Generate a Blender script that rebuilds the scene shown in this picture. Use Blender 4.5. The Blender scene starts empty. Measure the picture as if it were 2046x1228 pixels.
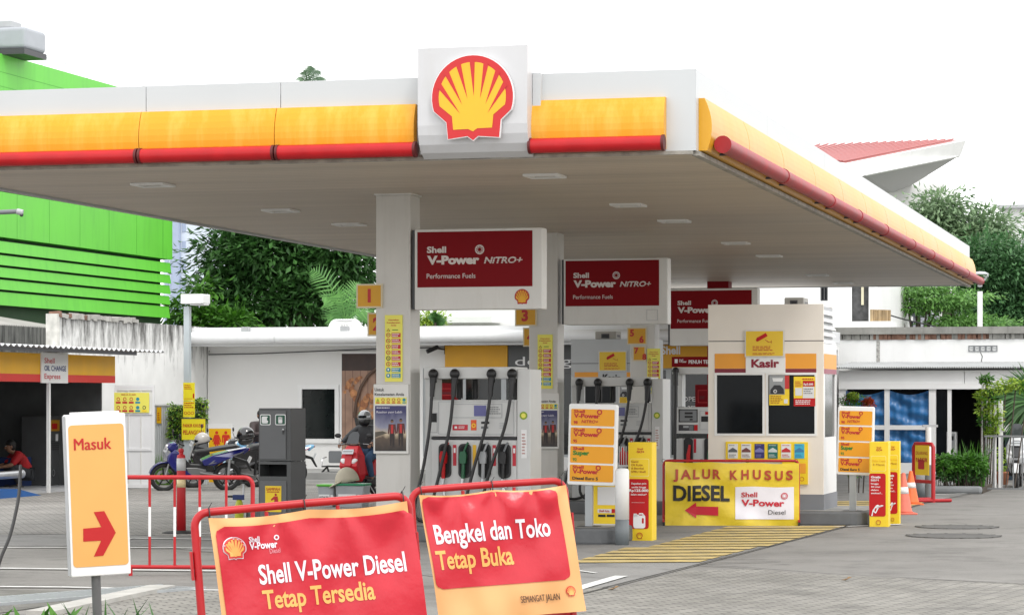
import bpy, math, random
from math import sin, cos, pi, radians, sqrt, atan2
from mathutils import Vector, Matrix, Euler
R = random.Random(7)
SC = bpy.context.scene
COL = SC.collection
# ---------------------------------------------------------------- camera, sky, sun, exposure
FPX, PX0, PY0, EYE = 5370.0, 1023.0, 797.0, 1.75
cam = bpy.data.objects.new('camera', bpy.data.cameras.new('camera')); COL.objects.link(cam)
cam.location = (0, 0, EYE); cam.rotation_euler = (pi/2, 0, 0)
cam.data.sensor_width = 36; cam.data.lens = 36*FPX/2046
cam.data.shift_y = (PY0-614)/2046
cam.data.clip_start = .1; cam.data.clip_end = 2000
SC.camera = cam
W = bpy.data.worlds.new('World'); SC.world = W; W.use_nodes = True
wn = W.node_tree.nodes; wl = W.node_tree.links
sky = wn.new('ShaderNodeTexSky'); sky.sky_type = 'NISHITA'; sky.sun_disc = False
SUN_EL, SUN_AZ = radians(56), radians(154)
sky.sun_elevation = SUN_EL; sky.sun_rotation = SUN_AZ
sky.air_density = 1.0; sky.dust_density = 1.5; sky.ozone_density = 1.0
hsv = wn.new('ShaderNodeHueSaturation'); hsv.inputs['Saturation'].default_value = .3
wl.new(sky.outputs[0], hsv.inputs['Color'])
# thin bright overcast laid over the clear sky, with slow cloud variation
stc = wn.new('ShaderNodeTexCoord'); sno = wn.new('ShaderNodeTexNoise'); sno.inputs['Scale'].default_value = 2.2; sno.inputs['Detail'].default_value = 5
wl.new(stc.outputs['Generated'], sno.inputs['Vector'])
smr = wn.new('ShaderNodeMapRange'); smr.inputs[3].default_value = 4.4; smr.inputs[4].default_value = 5.2; wl.new(sno.outputs['Fac'], smr.inputs[0])
smx = wn.new('ShaderNodeMix'); smx.data_type = 'RGBA'; smx.inputs[0].default_value = .9
wl.new(hsv.outputs[0], smx.inputs[6]); wl.new(smr.outputs[0], smx.inputs[7])
bg = wn['Background']; bg.inputs['Strength'].default_value = .15
wl.new(smx.outputs[2], bg.inputs['Color'])
sl = bpy.data.lights.new('sun', 'SUN'); sl.energy = .5; sl.angle = radians(14); sl.color = (1, .97, .92)
so = bpy.data.objects.new('sun', sl); COL.objects.link(so)
sd = Vector((sin(SUN_AZ)*cos(SUN_EL), cos(SUN_AZ)*cos(SUN_EL), sin(SUN_EL)))
so.rotation_euler = sd.to_track_quat('Z', 'Y').to_euler()
SC.view_settings.view_transform = 'Standard'; SC.view_settings.look = 'None'
SC.view_settings.exposure = 1.42; SC.view_settings.gamma = 1
# ---------------------------------------------------------------- geometry helpers
TH = math.atan(1407/FPX)            # the station is turned this much from the view axis
def hexc(h):
    h = h.lstrip('#'); r = [int(h[i:i+2], 16)/255 for i in (0, 2, 4)]
    return tuple((c/12.92 if c <= .04045 else ((c+.055)/1.055)**2.4) for c in r)
def P(px, py, Z): return Vector(((px-PX0)/FPX*Z, Z, EYE-(py-PY0)/FPX*Z))
def G(px, py, z=0): Z = (EYE-z)*FPX/(py-PY0); return Vector(((px-PX0)/FPX*Z, Z, z))
class Frame:
    """upright frame: x to the right along the face, y away from the camera, z up; px() hits the plane y=dy"""
    def __init__(s, o, ang=-TH):
        s.o = Vector((o[0], o[1], o[2] if len(o) > 2 else 0)); s.a = ang
        s.e = Vector((cos(ang), sin(ang), 0)); s.n = Vector((-sin(ang), cos(ang), 0))
    def px(s, px, py, dy=0):
        o = s.o+s.n*dy; k = (px-PX0)/FPX
        t = (k*o.y-o.x)/(s.e.x-k*s.e.y); Z = o.y+t*s.e.y
        return t, EYE-(py-PY0)/FPX*Z-s.o.z
    def rc(s, x0, y0, x1, y1, dy=0):
        a, _ = s.px(x0, y0, dy); b, _ = s.px(x1, y0, dy); m = (x0+x1)/2
        return a, s.px(m, y1, dy)[1], b, s.px(m, y0, dy)[1]     # x0,z0,x1,z1
    def w(s, x, y, z=0): return s.o+s.e*x+s.n*y+Vector((0, 0, z))
def FG(px, py, ang=-TH): return Frame(G(px, py), ang)
def FZ(px, Z, ang=-TH, z=0): p = P(px, 0, Z); return Frame((p.x, p.y, z), ang)
# ---------------------------------------------------------------- materials
MATS = {}
def mat(name, col, rough=.55, metal=0, var=.06, vs=2.5, bump=0, bs=60, spec=.5, streak=None, coat=0, alpha=None, trans=0):
    if name in MATS: return MATS[name]
    if isinstance(col, str): col = hexc(col)
    m = bpy.data.materials.new(name); m.use_nodes = True; MATS[name] = m
    nt = m.node_tree; n = nt.nodes; l = nt.links; b = n['Principled BSDF']
    b.inputs['Roughness'].default_value = rough; b.inputs['Metallic'].default_value = metal
    b.inputs['Specular IOR Level'].default_value = spec; b.inputs['Coat Weight'].default_value = coat
    if trans: b.inputs['Transmission Weight'].default_value = trans
    tc = n.new('ShaderNodeTexCoord')
    no = n.new('ShaderNodeTexNoise'); no.inputs['Scale'].default_value = vs; no.inputs['Detail'].default_value = 5
    l.new(tc.outputs['Object'], no.inputs['Vector'])
    mr = n.new('ShaderNodeMapRange'); mr.inputs[1].default_value = .3; mr.inputs[2].default_value = .7
    mr.inputs[3].default_value = 1-var; mr.inputs[4].default_value = 1+var*.5
    l.new(no.outputs['Fac'], mr.inputs[0])
    mx = n.new('ShaderNodeMix'); mx.data_type = 'RGBA'; mx.blend_type = 'MULTIPLY'; mx.inputs[0].default_value = 1
    mx.inputs[6].default_value = (*col, 1); l.new(mr.outputs[0], mx.inputs[7])
    out = mx.outputs[2]
    if streak:                       # vertical weather streaks: (colour, amount, low, high)
        sc, amt, lo, hi = streak
        mp = n.new('ShaderNodeMapping'); mp.inputs['Scale'].default_value = (4.5, 4.5, .55)
        l.new(tc.outputs['Object'], mp.inputs['Vector'])
        n2 = n.new('ShaderNodeTexNoise'); n2.inputs['Scale'].default_value = 1.2; n2.inputs['Detail'].default_value = 9
        n2.inputs['Roughness'].default_value = .68; l.new(mp.outputs[0], n2.inputs['Vector'])
        m2 = n.new('ShaderNodeMapRange'); m2.inputs[1].default_value = lo; m2.inputs[2].default_value = hi
        m2.inputs[3].default_value = 0; m2.inputs[4].default_value = amt; l.new(n2.outputs['Fac'], m2.inputs[0])
        x2 = n.new('ShaderNodeMix'); x2.data_type = 'RGBA'; l.new(m2.outputs[0], x2.inputs[0]); l.new(out, x2.inputs[6])
        x2.inputs[7].default_value = (*(hexc(sc) if isinstance(sc, str) else sc), 1); out = x2.outputs[2]
    l.new(out, b.inputs['Base Color'])
    mr2 = n.new('ShaderNodeMapRange'); mr2.inputs[3].default_value = max(0, rough-.06); mr2.inputs[4].default_value = min(1, rough+.08)
    l.new(no.outputs['Fac'], mr2.inputs[0]); l.new(mr2.outputs[0], b.inputs['Roughness'])
    if bump:
        nb = n.new('ShaderNodeTexNoise'); nb.inputs['Scale'].default_value = bs; nb.inputs['Detail'].default_value = 4
        l.new(tc.outputs['Object'], nb.inputs['Vector'])
        bp = n.new('ShaderNodeBump'); bp.inputs['Strength'].default_value = bump; bp.inputs['Distance'].default_value = .01
        l.new(nb.outputs['Fac'], bp.inputs['Height']); l.new(bp.outputs[0], b.inputs['Normal'])
    return m
def leafmat(name, c1, c2, vs=1.2):
    m = bpy.data.materials.new(name); m.use_nodes = True; MATS[name] = m
    nt = m.node_tree; n = nt.nodes; l = nt.links; n.remove(n['Principled BSDF'])
    ge = n.new('ShaderNodeNewGeometry'); cr = n.new('ShaderNodeValToRGB')
    cr.color_ramp.elements[0].color = (*hexc(c1), 1); cr.color_ramp.elements[1].color = (*hexc(c2), 1)
    tc = n.new('ShaderNodeTexCoord'); no = n.new('ShaderNodeTexNoise'); no.inputs['Scale'].default_value = vs
    l.new(tc.outputs['Object'], no.inputs['Vector'])
    ad = n.new('ShaderNodeMath'); ad.operation = 'MULTIPLY_ADD'; ad.inputs[1].default_value = .5; ad.inputs[2].default_value = -.05
    l.new(ge.outputs['Random Per Island'], ad.inputs[0])
    a2 = n.new('ShaderNodeMath'); a2.operation = 'MULTIPLY_ADD'; a2.inputs[1].default_value = .6
    l.new(no.outputs['Fac'], a2.inputs[0]); l.new(ad.outputs[0], a2.inputs[2]); l.new(a2.outputs[0], cr.inputs[0])
    d = n.new('ShaderNodeBsdfPrincipled'); d.inputs['Roughness'].default_value = .55
    l.new(cr.outputs[0], d.inputs['Base Color'])
    t = n.new('ShaderNodeBsdfTranslucent'); l.new(cr.outputs[0], t.inputs['Color'])
    mx = n.new('ShaderNodeMixShader'); mx.inputs[0].default_value = .3
    l.new(d.outputs[0], mx.inputs[1]); l.new(t.outputs[0], mx.inputs[2])
    l.new(mx.outputs[0], n['Material Output'].inputs['Surface'])
    return m
# ---------------------------------------------------------------- mesh builder
TXT = {}
def text_geo(s, bold, shear):
    k = (s, round(bold, 4), round(shear, 3))
    if k in TXT: return TXT[k]
    cu = bpy.data.curves.new('t', 'FONT'); cu.body = s; cu.size = 1; cu.offset = bold; cu.shear = shear
    cu.resolution_u = 3; cu.fill_mode = 'FRONT' if False else 'BOTH'
    o = bpy.data.objects.new('t', cu); COL.objects.link(o)
    dg = bpy.context.evaluated_depsgraph_get(); dg.update()
    me = bpy.data.meshes.new_from_object(o.evaluated_get(dg), depsgraph=dg)
    vs = [(v.co.x, v.co.y) for v in me.vertices]; fs = [tuple(p.vertices) for p in me.polygons]
    bpy.data.objects.remove(o); bpy.data.curves.remove(cu); bpy.data.meshes.remove(me)
    TXT[k] = (vs, fs); return TXT[k]
CAPH = None
class MB:
    def __init__(s): s.v = []; s.f = []; s.mi = []; s.sm = []; s.ms = []
    def mid(s, m):
        if m not in s.ms: s.ms.append(m)
        return s.ms.index(m)
    def add(s, vs, fs, m, smooth=False, X=None):
        b = len(s.v); i = s.mid(m)
        s.v += [tuple(X @ Vector(p)) for p in vs] if X else [tuple(p) for p in vs]
        for f in fs: s.f.append(tuple(b+q for q in f)); s.mi.append(i); s.sm.append(smooth)
        return s
    def box(s, x0, x1, y0, y1, z0, z1, m, X=None):
        return s.add([(x0,y0,z0),(x1,y0,z0),(x1,y1,z0),(x0,y1,z0),(x0,y0,z1),(x1,y0,z1),(x1,y1,z1),(x0,y1,z1)],
                     [(0,3,2,1),(4,5,6,7),(0,1,5,4),(1,2,6,5),(2,3,7,6),(3,0,4,7)], m, X=X)
    def obox(s, c, size, m, rot=(0,0,0)):
        a, b, d = [q/2 for q in size]
        return s.box(-a, a, -b, b, -d, d, m, Matrix.Translation(c) @ Euler(rot).to_matrix().to_4x4())
    def prism(s, poly, y0, y1, m, X=None, smooth=False):
        n = len(poly)
        ar = sum(poly[i][0]*poly[(i+1)%n][1]-poly[(i+1)%n][0]*poly[i][1] for i in range(n))
        if ar < 0: poly = poly[::-1]
        vs = [(x, y0, z) for x, z in poly]+[(x, y1, z) for x, z in poly]
        fs = [tuple(range(n)), tuple(range(2*n-1, n-1, -1))]+[(i, n+i, n+(i+1)%n, (i+1)%n) for i in range(n)]
        return s.add(vs, fs, m, smooth, X)
    def sheet(s, poly, y, m, X=None):
        n = len(poly); ar = sum(poly[i][0]*poly[(i+1)%n][1]-poly[(i+1)%n][0]*poly[i][1] for i in range(n))
        if ar < 0: poly = poly[::-1]
        return s.add([(x, y, z) for x, z in poly], [tuple(range(n))], m, X=X)
    def rect(s, x0, z0, x1, z1, y, m): return s.sheet([(x0,z0),(x1,z0),(x1,z1),(x0,z1)], y, m)
    def rrect(s, x0, z0, x1, z1, r, y, m, y1=None):
        p = []
        for cx, cz, a0 in ((x1-r, z0+r, -90), (x1-r, z1-r, 0), (x0+r, z1-r, 90), (x0+r, z0+r, 180)):
            for k in range(6): a = radians(a0+18*k); p.append((cx+r*cos(a), cz+r*sin(a)))
        return s.sheet(p, y, m) if y1 is None else s.prism(p, y, y1, m)
    def rframe(s, x0, z0, x1, z1, t, y, y1, m):
        s.box(x0, x1, y, y1, z0, z0+t, m); s.box(x0, x1, y, y1, z1-t, z1, m)
        s.box(x0, x0+t, y+.001, y1-.001, z0+t, z1-t, m); return s.box(x1-t, x1, y+.001, y1-.001, z0+t, z1-t, m)
    def ring(s, x, z, r0, r1, y, m, n=20):
        vs = []; fs = []
        for i in range(n):
            a = 2*pi*i/n; vs += [(x+r0*cos(a), y, z+r0*sin(a)), (x+r1*cos(a), y, z+r1*sin(a))]
        for i in range(n): j = (i+1) % n; fs.append((2*i, 2*i+1, 2*j+1, 2*j))
        return s.add(vs, fs, m)
    def disc(s, x, z, r, y, m, n=20): return s.sheet([(x+r*cos(2*pi*i/n), z+r*sin(2*pi*i/n)) for i in range(n)], y, m)
    def tube(s, pts, r, m, n=10, cap=True, smooth=True):
        pts = [Vector(p) for p in pts]; k = len(pts); rs = r if isinstance(r, (list, tuple)) else [r]*k
        vs = []; fs = []; up = None
        for i in range(k):
            d = (pts[min(i+1, k-1)]-pts[max(i-1, 0)]).normalized()
            if up is None: up = Vector((0, 0, 1)) if abs(d.z) < .9 else Vector((0, 1, 0))
            a = d.cross(up)
            if a.length < 1e-4: a = d.orthogonal()
            a.normalize(); b = a.cross(d).normalized(); up = b
            for j in range(n):
                t = 2*pi*j/n; vs.append(pts[i]+a*(rs[i]*cos(t))+b*(rs[i]*sin(t)))
        for i in range(k-1):
            for j in range(n):
                q = (j+1) % n; fs.append((i*n+j, (i+1)*n+j, (i+1)*n+q, i*n+q))
        s.add(vs, fs, m, smooth)
        if cap: s.add(vs[:n], [tuple(range(n))], m); s.add(vs[-n:], [tuple(range(n-1, -1, -1))], m)
        return s
    def cyl(s, p0, p1, r, m, r2=None, n=16): return s.tube([p0, p1], [r, r if r2 is None else r2], m, n)
    def lathe(s, prof, m, X=None, n=20, smooth=True):
        vs = []; fs = []; k = len(prof)
        for r_, z in prof:
            for j in range(n): t = 2*pi*j/n; vs.append((r_*cos(t), r_*sin(t), z))
        for i in range(k-1):
            for j in range(n): q = (j+1) % n; fs.append((i*n+j, i*n+q, (i+1)*n+q, (i+1)*n+j))
        fs += [tuple(range(n-1, -1, -1)), tuple(range((k-1)*n, k*n))]
        return s.add(vs, fs, m, smooth, X)
    def ell(s, c, r, m, nu=16, nv=10, rot=(0,0,0), v0=-90, v1=90):
        prof = []
        for i in range(nv+1):
            t = radians(v0+(v1-v0)*i/nv); prof.append((max(cos(t), .001), sin(t)))
        X = Matrix.Translation(c) @ Euler(rot).to_matrix().to_4x4() @ Matrix.Diagonal((*r, 1))
        return s.lathe(prof, m, X, nu)
    def torus(s, c, R_, r, m, n=24, k=8, axis='y'):
        vs = []; fs = []
        for i in range(n):
            a = 2*pi*i/n
            for j in range(k):
                b = 2*pi*j/k; q = R_+r*cos(b); h = r*sin(b)
                vs.append((c[0]+q*cos(a), c[1]+h, c[2]+q*sin(a)) if axis == 'y' else (c[0]+q*cos(a), c[1]+q*sin(a), c[2]+h))
        for i in range(n):
            for j in range(k):
                ii = (i+1) % n; jj = (j+1) % k; fs.append((i*k+j, i*k+jj, ii*k+jj, ii*k+j))
        return s.add(vs, fs, m, True)
    def text(s, t, x, z, h, m, y, w=None, bold=0., align='l', shear=0, X=None):
        """h = cap height, w = fitted width"""
        global CAPH
        if CAPH is None: CAPH = max(q[1] for q in text_geo('H', 0, 0)[0])
        if bold and ('M' in t or 'W' in t):            # outline thickening folds over in M and W: overlay shifted copies instead
            for d in (-1, 1): s.text(t, x+d*bold*h*.7, z, h, m, y-.0004*(d+2), w, 0, align, shear, X)
            return s
        vs, fs = text_geo(t, bold, shear)
        x0 = min(q[0] for q in vs); x1 = max(q[0] for q in vs); k = h/CAPH; kx = k if w is None else w/(x1-x0)
        ox = {'l': 0, 'c': -(x1-x0)*kx/2, 'r': -(x1-x0)*kx}[align]
        return s.add([(x+ox+(a-x0)*kx, y, z+b*k) for a, b in vs], fs, m, X=X)
    def lines(s, x0, z0, x1, z1, n, y, m, seed=0):
        """rows of print too small to read"""
        q = random.Random(seed); dz = (z1-z0)/n
        for i in range(n):
            e = x1-(x1-x0)*q.uniform(0, .3); x = x0
            while x < e-.002:
                wd = min(e-x, (x1-x0)*q.uniform(.08, .22)); s.rect(x, z0+dz*(i+.28), x+wd, z0+dz*(i+.72), y, m); x += wd+(x1-x0)*.035
        return s
    def warp(s, fn): s.v = [fn(*p) for p in s.v]; return s
    def build(s, name, parent=None, loc=None, rot=None, bev=0, seg=2, label=None, sub=0):
        me = bpy.data.meshes.new(name); me.from_pydata(s.v, [], s.f)
        for m in s.ms: me.materials.append(m)
        me.polygons.foreach_set('material_index', s.mi); me.polygons.foreach_set('use_smooth', s.sm); me.update()
        o = bpy.data.objects.new(name, me); COL.objects.link(o)
        if parent is not None: o.parent = parent
        if loc is not None: o.location = loc
        if rot is not None: o.rotation_euler = rot if isinstance(rot, (tuple, list)) else (0, 0, rot)
        if bev:
            b = o.modifiers.new('b', 'BEVEL'); b.width = bev; b.segments = seg; b.limit_method = 'ANGLE'; b.angle_limit = radians(40)
        if sub:
            b = o.modifiers.new('s', 'SUBSURF'); b.levels = b.render_levels = sub
        if label: o['label'] = label
        return o
def tag(o, label, cat, group=None, kind=None):
    o['label'] = label; o['category'] = cat
    if group: o['group'] = group
    if kind: o['kind'] = kind
    return o
def thing(name, label, cat, F=None, group=None, loc=None, rot=None):
    o = bpy.data.objects.new(name, None); COL.objects.link(o); o.empty_display_size = .2
    if F is not None: o.location = F.o; o.rotation_euler = (0, 0, F.a)
    if loc is not None: o.location = loc
    if rot is not None: o.rotation_euler = rot if isinstance(rot, (tuple, list)) else (0, 0, rot)
    return tag(o, label, cat, group)
def struct(o): o['kind'] = 'structure'; return o
def kids(o): return [c for c in bpy.data.objects if c.parent == o]
def copy_tree(o, parent=None):
    c = o.copy(); COL.objects.link(c)
    if parent is not None: c.parent = parent
    for ch in kids(o): copy_tree(ch, c)
    return c
def skin(name, nodes, edges, m, parent, sub=2, flat=None):
    """one continuous limb-like surface grown along a skeleton; nodes {name:(co,radius)}, first node is the root"""
    ks = list(nodes); me = bpy.data.meshes.new(name)
    me.from_pydata([nodes[k][0] for k in ks], [(ks.index(a), ks.index(b)) for a, b in edges], [])
    o = bpy.data.objects.new(name, me); COL.objects.link(o)
    sk = o.modifiers.new('k', 'SKIN'); sk.use_smooth_shade = True
    sb = o.modifiers.new('s', 'SUBSURF'); sb.levels = sub; sb.render_levels = sub
    for i, k in enumerate(ks):
        q = me.skin_vertices[0].data[i]; r = nodes[k][1]; q.radius = r if isinstance(r, tuple) else (r, r); q.use_root = (i == 0)
    dg = bpy.context.evaluated_depsgraph_get(); dg.update()
    nm = bpy.data.meshes.new_from_object(o.evaluated_get(dg), depsgraph=dg)
    bpy.data.objects.remove(o); bpy.data.meshes.remove(me)
    nm.name = name; nm.materials.clear(); nm.materials.append(m)
    for p in nm.polygons: p.material_index = 0; p.use_smooth = True
    o = bpy.data.objects.new(name, nm); COL.objects.link(o); o.parent = parent
    return o
# ---------------------------------------------------------------- common colours
WHITE = mat('white_paint', (.80, .80, .79), .45, var=.05, vs=1.3)
DWHITE = mat('worn_white_paint', (.72, .71, .68), .5, var=.06, vs=1.5, streak=((.45, .42, .36), .35, .52, .8))
SWHITE = mat('white_steel', (.78, .785, .79), .38, var=.04, vs=1.0, streak=((.55, .55, .54), .25, .5, .85))
CREAM = mat('booth_cream', (.80, .74, .66), .5, var=.05, vs=1.5, streak=((.55, .48, .4), .18, .55, .85))
YEL = mat('signal_yellow', (.82, .46, .004), .42, var=.05)
YELB = mat('print_yellow', (.88, .62, .02), .45, var=.05)
YELP = mat('pale_print_yellow', (.84, .78, .12), .45, var=.05)
ORA = mat('sign_orange', (.80, .34, .004), .42, var=.04)
AMB = mat('amber_sign', (.74, .39, .11), .5, var=.04)
RED = mat('signal_red', (.50, .008, .010), .42, var=.06, spec=.3)
DRED = mat('board_red', (.20, .001, .005), .5, var=.05, spec=.15)
REDP = mat('red_pipe_paint', (.46, .008, .012), .4, var=.12, vs=5, spec=.35)
TRED = mat('sign_letter_red', (.48, .01, .012), .45, var=.03)
MAROON = mat('maroon_stripe', (.20, .012, .03), .45)
BLACK = mat('black_plastic', (.012, .012, .013), .42, var=.2)
RUB = mat('black_rubber', (.018, .018, .018), .7, var=.2)
DARK = mat('dark_grey', (.05, .05, .055), .5)
GREY = mat('mid_grey_paint', (.17, .18, .19), .5, var=.1)
LGREY = mat('light_grey', (.42, .43, .44), .5, var=.08)
STEEL = mat('steel', (.52, .53, .54), .35, .8, var=.1)
GALV = mat('galvanised', (.40, .42, .43), .45, .5, var=.12)
TBLACK = mat('black_letter', (.012, .012, .012), .5)
TWHITE = mat('white_letter', (.82, .82, .82), .5, var=.02)
NAVY = mat('navy_letter', (.012, .03, .16), .5)
TGREEN = mat('green_letter', (.02, .20, .02), .5)
TEAL = mat('teal_print', (.01, .30, .38), .5)
GLASS = mat('dark_window_glass', (.006, .008, .010), .08, spec=.12, var=.3)
VDARK = mat('dark_interior', (.008, .008, .009), .8)
SKIN = mat('skin_tone', (.30, .15, .09), .5, var=.08, vs=20)
HAIR = mat('black_hair', (.008, .007, .006), .5)
def pecten(mb, cx, cz, s, y, mo=RED, mi=YEL, dep=.0, back=None):
    """scallop shell emblem, s = full width"""
    pts = []
    for k in range(29):
        a = radians(-18+216*k/28); pts.append((.5*cos(a), .02+.5*sin(a)))
    out = pts+[(-.32, -.27), (-.30, -.47), (-.06, -.44), (.01, -.49), (.07, -.44), (.33, -.46), (.35, -.25)]
    def sc(pl, k=1, oz=0): return [(cx+x*s*k, cz+(z*k+oz)*s) for x, z in pl]
    if back: mb.prism(sc(out, 1.018), y+.003, y+dep, back)
    if dep: mb.prism(sc(out), y, y+dep, mo)
    else: mb.sheet(sc(out), y, mo)
    inn = [(.415*cos(radians(-14+208*k/28)), .025+.415*sin(radians(-14+208*k/28))) for k in range(29)]
    inn += [(-.25, -.20), (-.235, -.36), (-.05, -.355), (.01, -.385), (.06, -.35), (.245, -.345), (.26, -.19)]
    y2 = y-.004
    mb.sheet(sc(inn), y2, mi)
    for k in range(7):
        a = radians(18+24*k); a = radians(90)+(a-radians(90))*.98
        b = Vector((.02+.26*cos(a)*.75, -.27+.30*sin(a)*1.0)); t = Vector((.43*cos(a), .025+.43*sin(a)))
        if k in (0, 6): b = Vector((.02+.17*(1 if k == 0 else -1), -.17))
        d = (t-b).normalized(); nrm = Vector((-d.y, d.x))
        w = .032
        mb.sheet(sc([(b.x, b.y), ((t+nrm*-w).x, (t+nrm*-w).y), ((t+nrm*w).x, (t+nrm*w).y)]), y2-.003, mo)
    return mb
def rosette(mb, x, z, r, y, m, mc):
    mb.disc(x, z, r, y, m)
    for k in range(11):
        a = 2*pi*k/11; mb.sheet([(x, z), (x+r*.78*cos(a-.13), z+r*.78*sin(a-.13)), (x+r*.78*cos(a+.13), z+r*.78*sin(a+.13))], y-.003, mc)
    return mb.disc(x, z, r*.36, y-.005, mc)
# ================================================================ ground
def groundmat(name, col, col2, vs, brick=None, rot=0, bump=.35):
    m = bpy.data.materials.new(name); m.use_nodes = True; nt = m.node_tree; n = nt.nodes; l = nt.links; b = n['Principled BSDF']
    b.inputs['Roughness'].default_value = .8; b.inputs['Specular IOR Level'].default_value = .3
    tc = n.new('ShaderNodeTexCoord'); mp = n.new('ShaderNodeMapping'); mp.inputs['Rotation'].default_value = (0, 0, rot)
    l.new(tc.outputs['Object'], mp.inputs['Vector'])
    def noise(sc, det=6, rough=.6):
        q = n.new('ShaderNodeTexNoise'); q.inputs['Scale'].default_value = sc; q.inputs['Detail'].default_value = det
        q.inputs['Roughness'].default_value = rough; l.new(mp.outputs[0], q.inputs['Vector']); return q.outputs['Fac']
    def rng(f, a, c, lo, hi):
        q = n.new('ShaderNodeMapRange'); q.inputs[1].default_value = a; q.inputs[2].default_value = c
        q.inputs[3].default_value = lo; q.inputs[4].default_value = hi; l.new(f, q.inputs[0]); return q.outputs[0]
    def mix(f, a, c, mode='MIX'):
        q = n.new('ShaderNodeMix'); q.data_type = 'RGBA'; q.blend_type = mode
        for s, v in ((0, f), (6, a), (7, c)):
            if isinstance(v, (int, float)): q.inputs[s].default_value = v if s == 0 else (v, v, v, 1)
            elif isinstance(v, tuple): q.inputs[s].default_value = (*v, 1)
            else: l.new(v, q.inputs[s])
        return q.outputs[2]
    base = mix(rng(noise(vs), .35, .65, 0, 1), col, col2)
    base = mix(1.0, base, rng(noise(55, 3), .2, .8, .80, 1.14), 'MULTIPLY')
    base = mix(1.0, base, rng(noise(.9, 8, .7), .50, .72, 1.03, .62), 'MULTIPLY')
    base = mix(1.0, base, rng(noise(2.3, 4, .55), .62, .74, 1, .66), 'MULTIPLY')
    h = noise(90, 3)
    if brick:
        bw, bh, mort, dark = brick
        bt = n.new('ShaderNodeTexBrick'); bt.inputs['Scale'].default_value = 1; bt.inputs['Brick Width'].default_value = bw
        bt.inputs['Row Height'].default_value = bh; bt.inputs['Mortar Size'].default_value = mort; bt.inputs['Mortar Smooth'].default_value = .3
        bt.inputs['Color1'].default_value = (.8, .8, .8, 1); bt.inputs['Color2'].default_value = (1.08, 1.08, 1.06, 1); bt.inputs['Mortar'].default_value = (dark, dark, dark, 1)
        dn = n.new('ShaderNodeMix'); dn.data_type = 'VECTOR'; nz = n.new('ShaderNodeTexNoise'); nz.inputs['Scale'].default_value = 3
        l.new(mp.outputs[0], nz.inputs['Vector']); ad = n.new('ShaderNodeVectorMath'); ad.operation = 'MULTIPLY_ADD'
        ad.inputs[1].default_value = (.02, .02, 0); l.new(nz.outputs['Color'], ad.inputs[0]); l.new(mp.outputs[0], ad.inputs[2])
        l.new(ad.outputs[0], bt.inputs['Vector'])
        base = mix(1.0, base, bt.outputs['Color'], 'MULTIPLY')
    l.new(base, b.inputs['Base Color'])
    bp = n.new('ShaderNodeBump'); bp.inputs['Strength'].default_value = bump; bp.inputs['Distance'].default_value = .008
    l.new(h, bp.inputs['Height']); l.new(bp.outputs[0], b.inputs['Normal'])
    return m
ASPH = groundmat('worn_asphalt', (.175, .168, .156), (.235, .226, .21), .35)
FORE = groundmat('forecourt_concrete', (.19, .186, .178), (.245, .24, .23), .5)
PAVE = groundmat('grey_paving', (.265, .254, .237), (.335, .322, .30), .6, (.21, .105, .009, .4), -TH)
BRICK = groundmat('foreground_paving', (.225, .216, .195), (.29, .278, .254), .8, (.21, .105, .011, .30), radians(-22))
FARG = groundmat('far_ground', (.16, .17, .14), (.24, .24, .22), .1)
YLINE = mat('worn_yellow_line', (.52, .39, .14), .75, var=.3, vs=4, streak=((.30, .27, .20), .7, .45, .7))
WLINE = mat('worn_white_line', (.66, .66, .64), .7, var=.25, vs=5)
def slab(name, pts, z, m, kind='structure', thick=None):
    mb = MB(); vs = [(p.x, p.y, z) for p in pts]; mb.add(vs, [tuple(range(len(vs)))], m)
    o = mb.build(name); o['kind'] = kind
    if o.data.polygons[0].normal.z < 0: o.data.flip_normals()
    return o
def gslab(name, pxs, z, m): return slab(name, [G(a, b, z) for a, b in pxs], z, m)
slab('ground', [Vector(p) for p in ((-500, -40, 0), (500, -40, 0), (500, 900, 0), (-500, 900, 0))], 0, FARG)
slab('asphalt_yard', [Vector(p) for p in ((-40, -5, 0), (40, -5, 0), (40, 70, 0), (-40, 70, 0))], .004, ASPH)
gslab('forecourt', [(-300, 940), (1980, 945), (1940, 985), (1850, 1003), (1680, 1053), (1392, 1126), (1150, 1186), (700, 1130), (300, 1090), (-700, 1090)], .008, FORE)
gslab('paved_yard', [(-900, 972), (1012, 962), (1040, 1010), (700, 1052), (420, 1070), (120, 1066), (-900, 1075)], .012, PAVE)
gslab('paved_driveway', [(1140, 1175), (1245, 1172), (1362, 1139), (1500, 1136), (1660, 1147), (2060, 1166), (2700, 1200), (2700, 1500), (1000, 1500), (1000, 1190)], .012, BRICK)
# white and yellow paint on the ground
def gline(pts, w, name='painted_line', m=WLINE, z=.018):
    mb = MB(); q = [G(a, b, z) for a, b in pts]
    for i in range(len(q)-1):
        d = (q[i+1]-q[i]).normalized(); n_ = Vector((-d.y, d.x, 0))*w/2
        mb.add([q[i]-n_, q[i+1]-n_, q[i+1]+n_, q[i]+n_], [(0, 1, 2, 3)], m)
    o = mb.build(name); o['kind'] = 'structure'; return o
gline([(248, 1077), (262, 1074), (420, 1076), (640, 1080)], .10)
gline([(-40, 1092), (248, 1092), (640, 1096)], .10)
gline([(-60, 1133), (120, 1135), (430, 1139), (640, 1141)], .12)
gline([(-60, 1170), (120, 1171), (300, 1175), (460, 1178)], .09)
gline([(1120, 1186), (1165, 1171), (1242, 1149)], .13)
gline([(1130, 1135), (1190, 1143)], .05)
gline([(390, 1066), (440, 1062), (760, 1052)], .10)
gline([(1668, 1051), (1760, 1048), (1800, 1046)], .1)
gline([(1790, 990), (1930, 985)], .1)
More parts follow.
